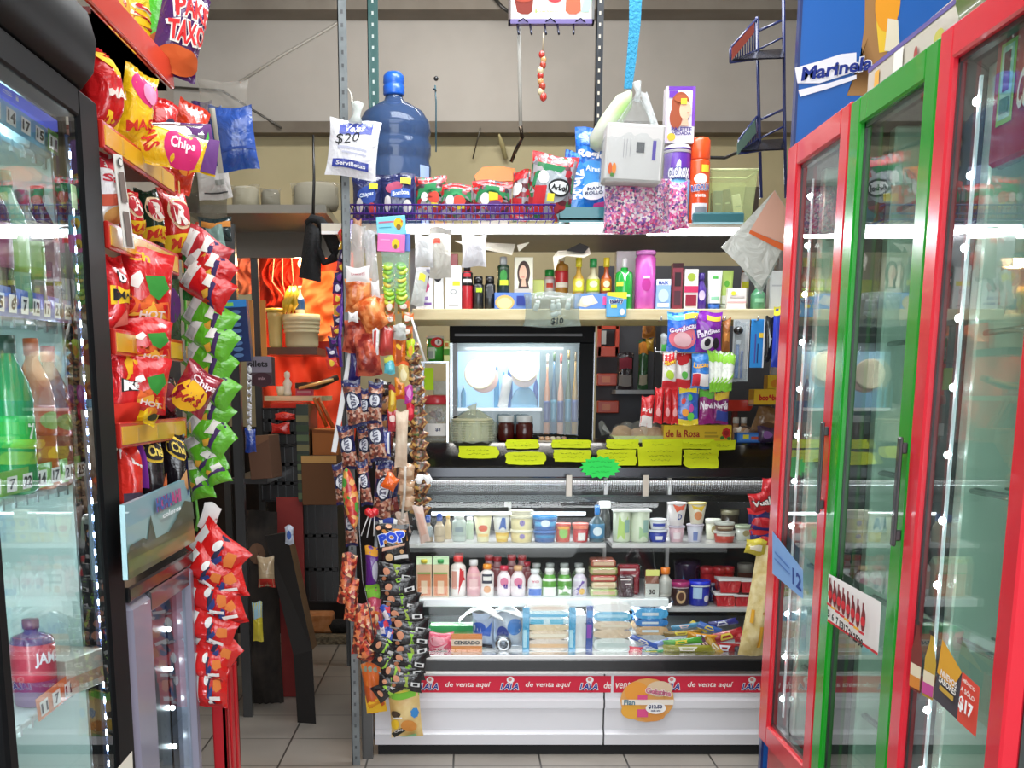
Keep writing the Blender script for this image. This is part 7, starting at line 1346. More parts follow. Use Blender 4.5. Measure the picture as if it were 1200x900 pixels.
ptub(809, 834, 680, A3, S3, '1e2a9a', '2336d0', 'blue jar with a bright blue lid beside the magenta one', [('r', -.4, .05, .3, .75, 'a8c4e0:m'), ('e', .3, .3, .15, .14, 'e0dce0:m'), ('r', -.5, .5, .78, .84, 'c8ccd8:m')], taper=.92, lidh=.22, name='jar', cat='jar')
pbot(832, 842, 683, B3-.06, S3, '2a2a5a:g', '8a8aa0', 'small dark blue bottle right of the blue jar', None, (), shape='round')
for k, (x0, x1, y0, y1, L) in enumerate(((836, 861, 696, 711, 'lower left red gelatin pack with a white edge'), (858, 882, 698, 711, 'lower right red gelatin pack with a white edge'), (840, 866, 680, 696, 'upper left red gelatin pack with a white torn lid'), (866, 884, 682, 697, 'upper right red gelatin pack'))):
    zz_ = S3 if k < 2 else S3+(at(850, 696, A3).z-at(850, 711, A3).z)+.002
    x, z, w_, h = bb(x0, y0, x1, y1, A3-.005); m = MB().prism([(-w_*.40, 0), (w_*.40, 0), (w_*.5, h*.86), (-w_*.5, h*.86)], -.03, .03, 'bc2430:f', 'y'); m2 = MB().prism([(-w_*.54, h*.86), (w_*.54, h*.86), (w_*.5, h*.95), (-w_*.56, h*1.02)], -.035, .035, 'e0dcdc:m', 'y')
    put('gelatin_pack', L, 'pack', [('cups', m), ('lid', m2, 'white peeling lid')], (x, A3-.005, zz_+.0006), group='red gelatin packs')
# ---- deck: bottom row
DKZ = deck_z; D1 = CY+.09
pack(503, 556, 720, 745, D1+.1, '5ab85a:f', [('r', -.5, .5, .0, .55, 'c8cc9a:m'), ('r', -.5, .5, .75, 1, '2aa85a:m')], 'green and cream salad bag on the case floor', .08, DKZ+.0, 'salad_bag', 'bag')
stand(500, 741, 532, 766, D1+.0, 'e0506e:f', [('e', -.1, .6, .3, .25, 'e89aa8:m'), ('p', [(-.4, .2), (.3, .5), (.2, .1)], 'f0b8c0:m')], 'bright pink meat bag at the left on the case floor', DKZ, D=.06, name='meat_bag', cat='bag')
stand(524, 748, 550, 766, D1-.02, 'd84a68:f', [('e', 0, .5, .3, .25, 'e8a0b0:m')], 'small pink bag beside the bright pink one on the case floor', DKZ, D=.03, name='meat_bag', cat='bag')
x, z, w_, h = bb(529, 743, 565, 766, D1-.035)
put('notice_card', 'orange card reading CENSADO standing inside the case', 'card', carton(w_, at(547, 743, D1-.035).z-DKZ, .003, 'd8823c:m', [('r', -.5, .5, .38, .72, 'e4cbb8:m'), ('t', 'CENSADO', 0, .55, .2, '1c2f3a:m', {'w': .84, 'b': .04})]), (x, D1-.035, DKZ+.0006))
stand(553, 718, 580, 765, D1+.06, 'b8c8e4:f', [('e', -.2, .6, .3, .2, '2a5ac0:m'), ('p', [(-.5, .5), (.4, .75), (.3, .4), (-.3, .3)], '3a6ad0:m'), ('r', -.4, .4, .02, .14, '2a2a3a:m')], 'blue and white bag left of the round can in the case', DKZ, D=.08, name='food_bag', cat='bag')
stand(577, 716, 614, 765, D1+.09, 'cdd8e6:f', [('e', .2, .6, .25, .25, '4a86d0:m'), ('e', -.2, .4, .2, .2, '3a4aa0:m')], 'pale blue bag behind the round can in the case', DKZ, D=.08, name='food_bag', cat='bag')
p = at(590, 758, D1-.02); R = 10/ppm(D1); put('round_can', 'round grey can lying with its end facing out on the case floor', 'can', MB().lathe([(R*.6, .0), (R*.9, 0), (R, .004), (R, .05), (R*.9, .055)], 'a8aab0:k', 24).lathe([(0, -.001), (R*.4, -.001), (R*.62, .001)], '5a5e66:k', 24), (p.x, D1-.03, DKZ+R+.0006), Euler((-PI/2, 0, 0)))
for k, (x0, x1, yt, yb_, c) in enumerate(((538, 590, 712, 727, 'eceaea'), (570, 616, 713, 724, 'e6e8ea'))):
    x, z, w_, h = bb(x0, yt, x1, yb_, D1+.02+.06*k); m = MB().grid(lambda u, v: ((u-.5)*w_, (v-.5)*.12, h*(1-abs(2*u-1)**1.5)+.006*math.sin(7*u+4*v)), 14, 6, c+':p').grid(lambda u, v: ((.5-u)*w_, (v-.5)*.12, h*(1-abs(2*u-1)**1.5)+.006*math.sin(7*(1-u)+4*v)-.003), 14, 6, c+':p')
    put('white_wrapper', ('left white foam sheet draped over the blue and white bag', 'right white foam sheet draped over the pale blue bag')[k], 'wrapper', m, (x, D1+.04+.05*k, z))
def slab(x0, x1, y0, y1, Y, c, ops, L, z, D=.13, g=None, name='tortilla_pack', wavy=.3):
    global N; N += 1
    x, _, w_, h = bb(x0, y0, x1, y1, Y); a = w_/2; m = MB()
    prof = [(-a, h*.5), (-a*.92, h*.15), (-a*.6, 0), (a*.6, 0), (a*.92, h*.15), (a, h*.5), (a*.9, h*.85), (a*.5, h), (-a*.5, h), (-a*.9, h*.85)]
    m.prism(prof, 0, D, c, 'y', True)
    if ops: m.decal(lambda u, v, o: (u*w_, -o, v*h), w_, h, ops)
    put(name, L, 'pack', m, (x, Y, z+.0006), group=g); return z+h
# left stack (blue-edged), right stack
z = DKZ
for k, (y0, y1, c, ops) in enumerate(((752, 766, 'd8c8bc:f', [('r', -.45, .45, .3, .6, 'e0b890:m')]), (742, 752, 'dcc4a8:f', [('r', -.4, .4, .2, .6, 'e8dcc8:m')]), (735, 742, 'e0c9a4:f', ()), (727, 735, 'c4dce4:f', [('r', -.4, -.1, .1, .8, '5ab0d0:m'), ('r', .05, .35, .1, .8, '6ab8d4:m')]), (719, 727, 'c8e0ea:f', [('r', -.45, .45, .1, .5, '4aa8d0:m')]), (712, 719, 'ece4dc:p', [('e', 0, .5, .4, .3, 'dfc8b8:m')]))):
    z = slab(616, 668, y0, y1, D1+.0, c, ops, '%s pack from the bottom in the left tortilla stack in the case' % NTH[k], z, g='left tortilla stack')
for x0, x1, L in ((612, 620, 'left blue wrapper edge of the tortilla bag in the case'), (666, 674, 'right blue wrapper edge of the tortilla bag in the case')):
    x, zz_, w_, h = bb(x0, 714, x1, 766, D1-.008); put('blue_wrapper', L, 'wrapper', carton(w_, h, .006, '3a9ac8:f', [('r', -.4, .1, .1, .5, 'a8d4e4:m')], bev=.001), (x, D1-.012, DKZ+.0006))
z = DKZ
for k, (y0, y1, c, ops) in enumerate(((751, 766, 'd4dad6:f', [('r', -.4, .4, .3, .6, 'bcc8c4:m')]), (741, 751, 'd8c0a4:f', ()), (731, 741, 'dcc8b0:f', [('r', -.3, .4, .3, .6, 'e4d8c4:m')]), (720, 731, '6ab4d8:f', [('r', -.4, .4, .4, .7, 'a8d4e8:m')]), (711, 720, 'eeeceb:p', ()))):
    z = slab(695, 740, y0, y1, D1+.0, c, ops, '%s pack from the bottom in the right tortilla stack in the case' % NTH[k], z, g='right tortilla stack')
x, zz_, w_, h = bb(686, 712, 694, 766, D1-.008); put('blue_wrapper', 'dark blue and purple wrapper edge left of the right tortilla stack', 'wrapper', carton(w_, h, .01, '2a4a9a:f', [('r', -.4, .3, .3, .6, '8a4ab0:m'), ('r', -.4, .4, .75, .9, '3a8ad0:m')], bev=.002), (x, D1-.012, DKZ+.0006))
z = DKZ
for k, (y0, y1, c) in enumerate(((752, 766, 'b8b8b8:f'), (742, 752, 'c8a47a:f'), (733, 742, '2a74b8:f'), (721, 733, '4aa0d4:f'))):
    z = slab(744, 783, y0, y1, D1+.07, c, [('r', -.3, .2, .3, .6, 'c8d4dc:m')], '%s pack from the bottom in the stack behind the candy bars' % NTH[k], z, g='stack behind the candy bars')
z = DKZ
for k, (y0, y1) in enumerate(((738, 766), (728, 738))): z = slab(672, 688, y0, y1, D1+.06, 'e4e4e2:p', (), '%s white pack between the two tortilla stacks' % ('lower', 'upper')[k], z, g='white packs between the stacks')
# candy bars heap
cols = ['8a8a2a', '3a8a3a', 'c8a02a', '2a4aa0', 'b8262e', '5a2a5a', 'c8802a', '4a9a3a', '2a2a3a', 'd0343c', '8a1a24', 'c9b43a', '6a3a24', '3a5ac0', 'b82a34', '2a1a2a']
bars = [(808, 760, 62, 9, 0, '8f8a24', 'long olive candy bar lying in front'), (800, 752, 46, 8, -6, '4a9a34', 'green candy bar lying across the olive one'), (762, 757, 44, 7, -16, '8a9ad0', 'pale blue striped candy bar at the left of the heap'), (745, 762, 16, 9, 5, 'd0384a', 'short pink-red wrapped sweet at the left of the heap'), (755, 752, 34, 6, 22, '3a5ab0', 'thin blue candy bar crossing at the left'),
 (800, 742, 44, 7, -4, '8a6a2a', 'brown-gold candy bar in the middle of the heap'), (822, 746, 34, 8, 8, 'd8921e', 'orange-yellow candy bar in the middle of the heap'), (803, 734, 32, 6, -8, '4a8ab0', 'teal candy bar at the back of the heap'), (819, 734, 22, 6, 30, 'd0b42a', 'short yellow candy bar at the back'),
 (832, 736, 30, 8, 20, '3a62b0', 'blue candy bar at the back right'), (847, 730, 34, 8, -10, '2a2a7a', 'navy candy bar at the far back right'), (828, 757, 30, 8, 50, '5a2a4a', 'dark purple candy bar standing steeply'), (838, 758, 28, 7, 46, 'c89a3a', 'golden candy bar beside the dark purple one'), (852, 745, 38, 13, -14, 'a81a24', 'large red candy bar at the right of the heap'), (850, 759, 36, 12, 4, '94161f', 'deep red candy bar under the large red one'), (872, 748, 22, 12, 6, 'b02028', 'red wrapped candy at the right end of the heap'), (874, 762, 30, 7, 8, '2a2438', 'dark candy bar at the right end near the front'), (764, 764, 40, 5, -3, '3a9a5a', 'thin green candy stick at the very front')]
for k, (cx, cy, L_, th, r, c, lab) in enumerate(bars):
    Y = CY+.05+.006*(k % 3)+(.10 if cy < 740 else .05 if cy < 750 else 0); s = ppm(Y, 750); wl, h = L_/s, th/s
    b = bag(h, wl, min(h*.6, .02), M_(c+':f'), [('r', -.3, .3, .3, .62, ('e8e0d0', 'e8d04a', 'd8d8e4', 'f0c8c0')[k % 4]+':m'), ('r', -.12, .12, .35, .57, c+':m')], seal=.08, seed=k, nw=8, nh=12, z0=-wl/2)
    put('candy_bar', lab+' in the case', 'candy bar', b, at(cx, cy, Y), Euler((0, math.radians(90+r), 0)), 'candy bars heaped in the case')
# large bag of snacks and sachet strip at the case's right end
x, z, w_, h = bb(864, 640, 908, 768, CY-.12)
chi = noisy('chich', 'c8b06a', 'e4d6a4', 26, .5, 4, .6)
b = bag(w_*1.0, h, .12, chi, [('p', [(-.05, .42), (.15, .48), (.3, .38), (.1, .3)], 'b86a3a:m'), ('e', .12, .39, .12, .035, 'e8dcc0:m'), ('r', -.4, -.3, .32, .44, 'd8a02a:m'), ('r', -.1, .0, .1, .3, 'd8a02a:m')], seal=.03, seed=6)
for j, v in enumerate(b.v): k = 1-.55*max(0, (v[2]/h))**1.2; b.v[j] = (v[0]*k+.25*w_*(v[2]/h)*.5, v[1]*k, v[2])
put('snack_bag', 'large clear bag of pale puffed pork rinds hanging before the case by the far cooler', 'snack bag', [('bag', b)], (x, CY-.12, z))
for k, (x0, y0, x1, y1, c, r, ops) in enumerate(((892, 560, 912, 584, 'c01e28', 4, ()), (878, 576, 906, 602, 'b81c24', -14, [('t', 'Vual', 0, .5, .3, 'ece4e0:m', {'w': .8, 'o': '1a1a1a:m'})]), (876, 594, 902, 612, '2a2a6a', -10, [('r', -.5, .5, .6, 1, 'c8242c:m')]), (880, 606, 906, 622, 'b81e2a', 12, [('r', -.5, .5, 0, .3, '2a2a7a:m')]), (878, 618, 904, 634, '2a2e80', -6, [('r', -.5, .5, .5, 1, 'c02028:m')]), (884, 628, 908, 644, 'c0222a', 8, [('r', -.5, .0, .0, .5, '2a2a6a:m')]))):
    hang(x0, y0, x1, y1, CY-.10-.005*(k % 2), c+':f', ops, '%s sachet from the top in the red and navy strip by the far cooler' % NTH[k], 'candy_sachet', 'sachet', 'red and navy sachets on a strip', rot=r, D=.02)
hang(873, 632, 898, 650, CY-.13, 'c8b83a:f', [('r', -.3, .3, .3, .6, 'e8e0c8:m')], 'crumpled yellow bag top above the pork rind bag', 'candy_sachet', 'sachet', rot=8, D=.02)
# LED string reflected/hung inside the case
put('black_cable', 'thin black cable hanging down inside the display case', 'cable', MB().tube([at(760, 600, CY+.30), at(764, 640, CY+.28), at(770, 680, CY+.24), at(766, 720, CY+.2)], .003, '151515', 5))
# ================================================================== HANGING MERCHANDISE around the grey post
HY = 3.86
# purple ribbon with small dark sweets
R0 = [(402, 262), (398, 330), (397, 370), (392, 400), (391, 430)]
put('purple_ribbon', 'purple ribbon edge running down at the left of the hanging merchandise', 'ribbon', MB().tube([at(a, b_, 3.99) for a, b_ in ((412, 258), (408, 290), (403, 330), (400, 365), (398, 400), (400, 430))], .006, '5a2a9a:f', 6))
for k in range(13):
    px = 405-(k*1.1)+2*math.sin(k); py = 276+k*12.5; c = ('d8382e', 'c8a03a', '2a1a4a', '8a2a3a', '2c2350', '3a2060')[k % 6]
    hang(px-8, py-7, px+5, py+6, 4.0, c+':f', [('e', 0, .5, .25, .25, ('e8c23a', '6a2a8a', 'd8d4e0')[k % 3]+':m')], '%s small dark sweet from the top on the purple ribbon' % (NTH+['']*2)[k], 'small_sweet', 'sweet', 'small sweets on the purple ribbon', rot=(k*37) % 40-20, D=.016)
# clear tops and orange/red crumpled bags
orange = noisy('orangepuff', 'b84e1c', 'ee9a5c', 26, .22, 3, .9, 0, .4, .6)
redp = noisy('redpuff', '7e1e1a', 'cc6248', 26, .22, 3, .9, 0, .4, .6)
def puff(x0, y0, x1, y1, m_, L, rot=0, Y=HY, D=.07, tops=None, g=None, ops=()):
    hang(x0, y0, x1, y1, Y, m_, list(ops), L, 'snack_pouch', 'snack pouch', g, rot=rot, D=D, top=tops, seal=.06)
hang(410, 265, 428, 318, HY+.02, 'd8d4d0:t38', [], 'clear empty bag top above the white header of the orange pouch', 'clear_bag', 'plastic bag', D=.02, rot=3)
hang(428, 272, 442, 332, HY+.02, 'dcdcdc:t45', [], 'clear twisted bag top right of the taller one above the orange pouches', 'clear_bag', 'plastic bag', D=.02, rot=-4)
hang(414, 258, 424, 300, HY+.04, '9a6a4a:f', [], 'narrow brown packet behind the clear bag tops', 'packet', 'packet', D=.02)
puff(404, 326, 436, 366, orange, 'orange snack pouch with a white paper header, the upper left one', 0, HY, .06, None, 'orange pouches', [])
hang(405, 313, 434, 330, HY-.035, 'e4dedc:m', [('t', 'CAFELOTE', 0, .5, .22, 'c88a90:m', {'w': .6})], 'white paper header with faint lettering over the orange pouch', 'paper_header', 'header card', D=.012)
puff(420, 350, 450, 388, orange, 'orange snack pouch tilted in front at the lower right', -28, HY-.03, .06, None, 'orange pouches')
puff(434, 346, 452, 384, orange, 'orange snack pouch standing narrow beside the green gummies', 4, HY+.0, .05, None, 'orange pouches')
hang(435, 330, 445, 348, HY-.02, 'dcd8d8:m', [], 'small white header on the narrow orange pouch', 'paper_header', 'header card', D=.01, rot=-4)
hang(408, 366, 420, 377, HY-.05, 'dad6d6:m', [('t', 'R', 0, .5, .3, '8a8a8a:m')], 'small white header above the dark red pouch', 'paper_header', 'header card', D=.01)
puff(402, 376, 432, 414, redp, 'dark red snack pouch at the left below the orange ones', 6, HY-.0, .06, None, 'dark red pouches')
puff(416, 392, 446, 440, redp, 'dark red snack pouch, the lowest and largest', -6, HY-.03, .07, None, 'dark red pouches')
puff(444, 380, 462, 416, noisy('redgum', '8e2a2c', 'c8504a', 14, .2, 4, .5), 'red glossy pouch right of the dark red ones', 4, HY-.0, .05, None, 'dark red pouches')
hang(436, 386, 444, 416, HY-.05, 'd8d4d4:f', [('r', -.3, .1, .1, .9, 'b83a3a:m')], 'thin white and red packet between the red pouches', 'packet', 'packet', D=.012, rot=3)
hang(409, 412, 424, 448, HY+.0, '2a2460:f', [('r', .1, .4, .2, .7, '8a1a3a:m')], 'navy packet under the dark red pouch at the left', 'packet', 'packet', D=.03, rot=6)
# header cards and green gummies
x, z, w_, h = bb(443, 255, 477, 277, HY); put('header_card', 'light blue header card with a yellow bird above the green gummies', 'header card', carton(w_, h, .003, '5ac0d4:p', [('e', .25, .6, .16, .28, 'e8c82a:m'), ('e', .25, .4, .08, .16, '8a6a2a:m'), ('r', -.42, .1, .66, .74, 'c86a8a:m'), ('r', -.42, .0, .4, .44, '3a8aa8:m'), ('p', [(.34, .75), (.42, .7), (.36, .6)], 'd8682a:m')]), (x, HY-.03, z), Euler((0, math.radians(-4), 0)))
x, z, w_, h = bb(443, 276, 475, 297, HY); put('header_card', 'magenta header card with a yellow bird below the light blue one', 'header card', carton(w_, h, .003, 'dc4aa8:p', [('e', .16, .45, .14, .28, 'e8c82a:m'), ('e', .16, .3, .06, .14, '7a6a1a:m'), ('r', -.4, -.05, .6, .68, 'e89ad0:m'), ('r', .34, .5, .1, .9, 'e87ab8:m')]), (x, HY-.04, z), Euler((0, math.radians(3), 0)))
x, z, w_, h = bb(462, 274, 481, 295, HY+.01); put('header_card', 'blue header card half hidden behind the magenta one', 'header card', carton(w_, h, .003, '2a5ab8:p', ()), (x, HY+.0, z))
hang(447, 292, 480, 352, HY+.01, 'bcdcd0:t30', [], 'clear bag holding the two strings of green gummies', 'clear_bag', 'plastic bag', D=.05)
gc = ['b8d83a', '8ac83a', 'd0dc4a', '6ab43a', 'e0c84a', '9ad04a']
for s_, px in enumerate((456, 470)):
    for k in range(9):
        p = at(px+random.uniform(-1, 1), 312+k*5, HY-.0); R = 7/ppm(HY)
        m = MB().lathe([(R*.25, -.004), (R*.8, -.006), (R, 0), (R*.8, .006), (R*.3, .004), (0, .002)], gc[(k+s_) % 6]+':f', 14)
        put('gummy_ring', '%s green gummy from the top in the %s string' % (NTH[k], ('left', 'right')[s_]), 'gummy', m, p, Euler((math.radians(35+k % 3*10), math.radians(random.uniform(-15, 15)), 0)), 'green gummies')
# string bodies: strips of small colourful packets
def strip_(pts, cols, w, hgt, name, cat, lab, g, Y=HY, D=.022, ops=None, rots=(0,), n=None):
    """packets evenly placed on a polyline of photo points"""
    P = [Vector(p) for p in pts]; Ls = [(b_-a).length for a, b_ in zip(P, P[1:])]; tot = sum(Ls); n = n or max(2, int(tot/(hgt*.8)))
    for k in range(n):
        d = tot*(k+.5)/n; j = 0
        while j < len(Ls)-1 and d > Ls[j]: d -= Ls[j]; j += 1
        q = P[j]+(P[j+1]-P[j])*(d/Ls[j]); c = cols[k % len(cols)]
        o = ops(k) if ops else [('e', 0, .5, .3, .25, 'e0d8cc:m')]
        hang(q.x-w/2, q.y-hgt/2, q.x+w/2, q.y+hgt/2, Y-.004*(k % 2), c, o, lab % (NTH[k] if k < 16 else 'last'), name, cat, g, rot=rots[k % len(rots)], D=D, seed=k+5, nw=8, nh=10)
orpk = bits('orangestring', ['c8682a', 'a84a24', 'd89a3a', '7a6a3a', 'b8502e'], 70)
strip_([(456, 352), (458, 396)], [orpk], 13, 16, 'candy_packet', 'candy packet', '%s packet from the top hanging below the left gummy string', 'orange packets under the gummies')
strip_([(470, 352), (478, 372), (476, 396)], [orpk], 15, 16, 'candy_packet', 'candy packet', '%s packet from the top hanging below the right gummy string', 'orange packets under the right gummies')
hang(461, 380, 476, 398, HY-.02, 'd0d4d0:t70', [], 'crumpled clear wrapper below the green gummies', 'wrapper', 'wrapper', D=.03)
put('white_stick', 'thin white rod slanting down beside the brown snack strip', 'stick', MB().tube([at(482, 372, HY-.02), at(498, 423, HY-.02)], .004, 'e0e0dc', 6))
# packets around (440-500, 395-470)
for x0, y0, x1, y1, c, r, ops, L in ((459, 398, 476, 428, 'd86a1c:f', 0, [('r', -.2, .2, .1, .9, 'a84a1a:m'), ('e', 0, .7, .2, .1, 'e8c03a:m')], 'orange upright packet in the middle of the hanging strips'),
  (466, 422, 480, 452, 'd8c07a:f', -4, [('r', -.5, .5, .8, 1, 'd0561e:m'), ('e', 0, .4, .3, .2, 'e8dcb0:m')], 'tan packet with an orange top below the orange one'), (476, 398, 486, 424, 'b8d02a:f', 2, [('e', 0, .5, .3, .2, 'e0a03a:m')], 'lime green packet right of the orange packet'),
  (450, 418, 463, 438, '5ac0d0:f', 0, [('r', -.5, .5, .7, 1, 'c8d45a:m')], 'turquoise packet left of the tan one'), (462, 444, 475, 468, 'd8821e:f', 2, [('e', 0, .6, .2, .16, '8a3a1a:m'), ('r', -.5, .5, 0, .2, 'c84a1e:m')], 'orange packet with a dark dot near the pink one'),
  (474, 452, 485, 474, 'b83a9a:f', 0, [('e', 0, .6, .3, .2, 'd88ac8:m')], 'magenta packet above the crimson one'), (476, 470, 486, 492, 'c8203a:f', 0, [('r', -.3, .3, .3, .6, 'e84a5a:m')], 'crimson packet below the magenta one'),
  (455, 452, 465, 484, 'c89a24:f', 3, [('r', -.2, .2, .3, .9, 'e0c85a:m'), ('r', -.5, .5, .8, 1, '8a1e24:m')], 'golden slim packet with a dark red top'), (454, 480, 466, 506, 'a82a34:f', -3, [('e', 0, .6, .3, .2, 'e0c8c0:m')], 'dark red packet below the golden one')):
    hang(x0, y0, x1, y1, HY-.0, c, ops, L, 'candy_packet', 'candy packet', rot=r, D=.02)
# navy tubes of peanuts
brown0 = bits('brown0', ['5a2e1c', '8a5a34', '3a2218', 'a87a4a'], 110)
cocoa = bits('peanuts', ['8a4a3a', 'c08a70', '6a2e28', 'a86450', 'd0b0a0', '5a3a30'], 110)
def navytube(x0, y0, x1, y1, cx0, cx1, L, Y=HY):
    ops = [('r', -.5, .5, .86, 1, '23285c:f'), ('r', -.5, .5, .4, .72, '23285c:f'), ('e', 0, .56, .40, .2, '15172e:m'), ('e', 0, .56, .34, .16, 'd4d6de:m'), ('t', 'mm', 0, .56, .12, '5a5c70:m', {'rot': 90, 'w': .9})]
    a, b_ = Vector((cx0, y0)), Vector((cx1, y1)); c = (a+b_)/2; rot = -math.degrees(math.atan2(b_.x-a.x, b_.y-a.y))
    w = x1-x0; L_ = (b_-a).length
    hang(c.x-w/2, c.y-L_/2, c.x+w/2, c.y+L_/2, Y, cocoa, ops, L, 'peanut_tube', 'snack packet', 'navy peanut tubes', rot=-rot, D=.045, top='1e2350:f', bot='1e2350:f', seed=3)
tb = [(404, 446, 426, 500, 419, 411, 'upper navy snack tube in the left string'), (401, 498, 420, 550, 411, 404, 'second navy snack tube in the left string'), (397, 543, 415, 592, 403, 398, 'lowest navy snack tube in the left string'),
 (432, 448, 450, 496, 438, 441, 'upper navy snack tube in the middle string'), (428, 488, 448, 540, 444, 438, 'second navy snack tube in the middle string'), (436, 540, 458, 612, 446, 452, 'navy snack tube with an orange and blue oval'), (420, 540, 434, 592, 430, 424, 'navy snack tube hanging behind the twisted orange packet'), (420, 455, 434, 500, 426, 428, 'navy snack tube between the left and middle strings')]
for k, (x0, y0, x1, y1, ca, cb, L) in enumerate(tb): navytube(x0, y0, x1, y1, ca, cb, L, HY-.02+.014*(k % 3))
tb2 = [(418, 500, 434, 548, 428, 426, 'navy snack tube hanging behind, between two strings, upper'), (409, 590, 424, 640, 412, 410, 'dim navy snack tube hanging lowest behind the spiral packet'), (446, 500, 458, 548, 452, 452, 'slim navy snack tube behind the middle string')]
for x0, y0, x1, y1, ca, cb, L in tb2: navytube(x0, y0, x1, y1, ca, cb, L, HY+.05)
strip_([(447, 446), (450, 500), (456, 560), (458, 604)], ['2a1c1a:f', brown0, '232a58:f', '6a2420:f'], 20, 20, 'nut_packet', 'snack packet', '%s dark packet from the top, hanging behind the middle navy tubes', 'dark packets behind the navy tubes', HY+.07, .03, lambda k: [('r', -.3, .2, .3, .6, 'a8784a:m')], (8, -10, 5), 8)
# twisted orange packet, lollipops, dark ribbons
twist = bits('twist', ['d8683a', 'c83a2e', 'e09a4a', '4a9a3a', 'e8b070', 'b82a34'], 60)
m = MB(); m.grid(lambda u, v: tuple(at(410+10*v-4+(9 if True else 0)*math.cos(2*PI*u)*(math.sin(PI*min(1, v*1.05)))**.5*1.0, 548+v*74, HY-.04)+Vector((0, .02*math.sin(2*PI*u), 0))), 14, 26, twist)
put('twisted_packet', 'long orange and red spiral packet hanging below the navy tubes', 'candy packet', m)
for k, (px, py, dx) in enumerate(((432, 600, -9), (435, 602, -5), (439, 600, -1))):
    p = at(px, py, HY-.05); q = at(px+dx, py+28, HY-.05); put('lollipop', '%s lollipop with a red head and white stick below the navy tubes' % ('left', 'middle', 'right')[k], 'lollipop', [('candy', MB().ball((0, 0, 0), .014, 'd0202c:f', 12)), ('stick', MB().tube([(0, 0, -.01), tuple(q-p)], .002, 'e0e0e0', 5))], p, group='red lollipops')
hang(449, 556, 466, 574, HY-.05, 'e8621e:f', [], 'bright orange heart-shaped sweet beside the blue oval tube', 'orange_sweet', 'sweet', rot=30, D=.03)
p1 = [(457, 484), (458, 508)]
hang(445, 505, 458, 534, HY-.0, '1f2a78:f', [('r', .2, .4, .1, .9, 'd8d8e0:m')], 'deep blue slim packet below the golden packet', 'candy_packet', 'candy packet', D=.02)
# white wafer strip and right brown strips
hang(463, 482, 478, 548, HY-.02, noisy('wafer', 'c8b098', 'dccab4', 30, .5, 4, .4), [], 'long pale tube of wafers in clear wrap', 'wafer_tube', 'wafer pack', rot=2, D=.035)
for k, (x0, y0, x1, y1) in enumerate(((466, 544, 486, 562), (466, 562, 486, 580), (468, 580, 486, 598))): hang(x0, y0, x1, y1, HY-.01, 'b89474:f', [('r', -.4, .4, .3, .6, 'c8ac90:m')], '%s tan wrapped sweet under the wafer tube' % ('upper', 'middle', 'lower')[k], 'wrapped_sweet', 'sweet', 'tan sweets under the wafers', D=.03, rot=4)
put('clear_strip', 'clear plastic hanging strip in front of the tan sweets', 'strip', MB().tube([at(475, 546, HY-.05), at(474, 580, HY-.05), at(471, 608, HY-.05)], .005, mat('d8d4cc', 't50'), 6))
brown = bits('brownnuts', ['5a2e1c', '8a5a34', '3a2218', 'a87a4a', '3a3a24', 'c09a60', '6a3a24'], 130)
strip_([(481, 400), (484, 430), (488, 460), (490, 500), (492, 540), (493, 580), (492, 604)], [brown], 20, 16, 'nut_packet', 'snack packet', '%s brown nut packet from the top in the long right strip', 'brown nut packets on the right strip', HY+.01, .03, lambda k: [('r', -.4, -.1, .3, .5, 'b8904a:m')] if k % 2 else [('p', [(-.3, .2), (.1, .3), (0, .5)], '5a6a3a:m')], (38, 24, 46, 30), 16)
hang(488, 592, 500, 636, HY-.02, 'd0b8ac:f', [('r', -.3, .3, .2, .8, 'c8a090:m')], 'pale pink wrapped packet at the lower end of the brown strip', 'candy_packet', 'candy packet', rot=-12, D=.02)
hang(465, 600, 480, 626, HY-.01, 'c0a898:f', [], 'tan packet behind the pale pink one', 'candy_packet', 'candy packet', rot=-10, D=.02)
for k, (x0, y0) in enumerate(((487, 556), (497, 556))): hang(x0, y0, x0+9, y0+10, HY-.04, 'eeeeee:m', [], '%s small white bow on the strip at the case corner' % ('left', 'right')[k], 'white_bow', 'bow', rot=30-60*k, D=.008)
# black candy bags: large POP bag then the strip
x0, y0, x1, y1 = 440, 614, 482, 664
hang(441, 614, 481, 662, HY-.06, '17161a:f', [('p', [(-.3, .52), (-.45, .6), (-.3, .86), (.1, .9), (.42, .86), (.46, .6), (.2, .48)], 'c8843a:m'), ('t', 'POP', -.02, .68, .26, '2046c8:m', {'w': .82, 'rot': 12, 'b': .07, 'o': 'dfe6f8:m', 'ow': .06}), ('p', [(-.36, .36), (.36, .46), (.38, .56), (-.34, .46)], 'd8a890:m'), ('e', -.14, .22, .12, .1, 'd8b080:m'), ('e', .26, .32, .06, .06, 'c89a6a:m'), ('r', .02, .44, .14, .24, 'dcdcdc:m'), ('e', -.4, .92, .08, .05, 'd8a080:m'), ('e', -.1, .94, .09, .05, 'd8a080:m')], 'black candy bag with blue POP lettering at the top of the black strip', 'candy_bag', 'candy bag', rot=-3, D=.04, bot='17161a:f', seal=.05)
hang(444, 608, 466, 622, HY-.03, 'e6e4e0:m', [('r', -.3, .3, .3, 1, '2a3a8a:m')], 'white square card behind the top of the POP bag', 'white_card', 'card', D=.008)
P = [(463, 672), (466, 688), (469, 704), (474, 719), (478, 733), (480, 747), (480, 760), (478, 773), (476, 786), (474, 797)]
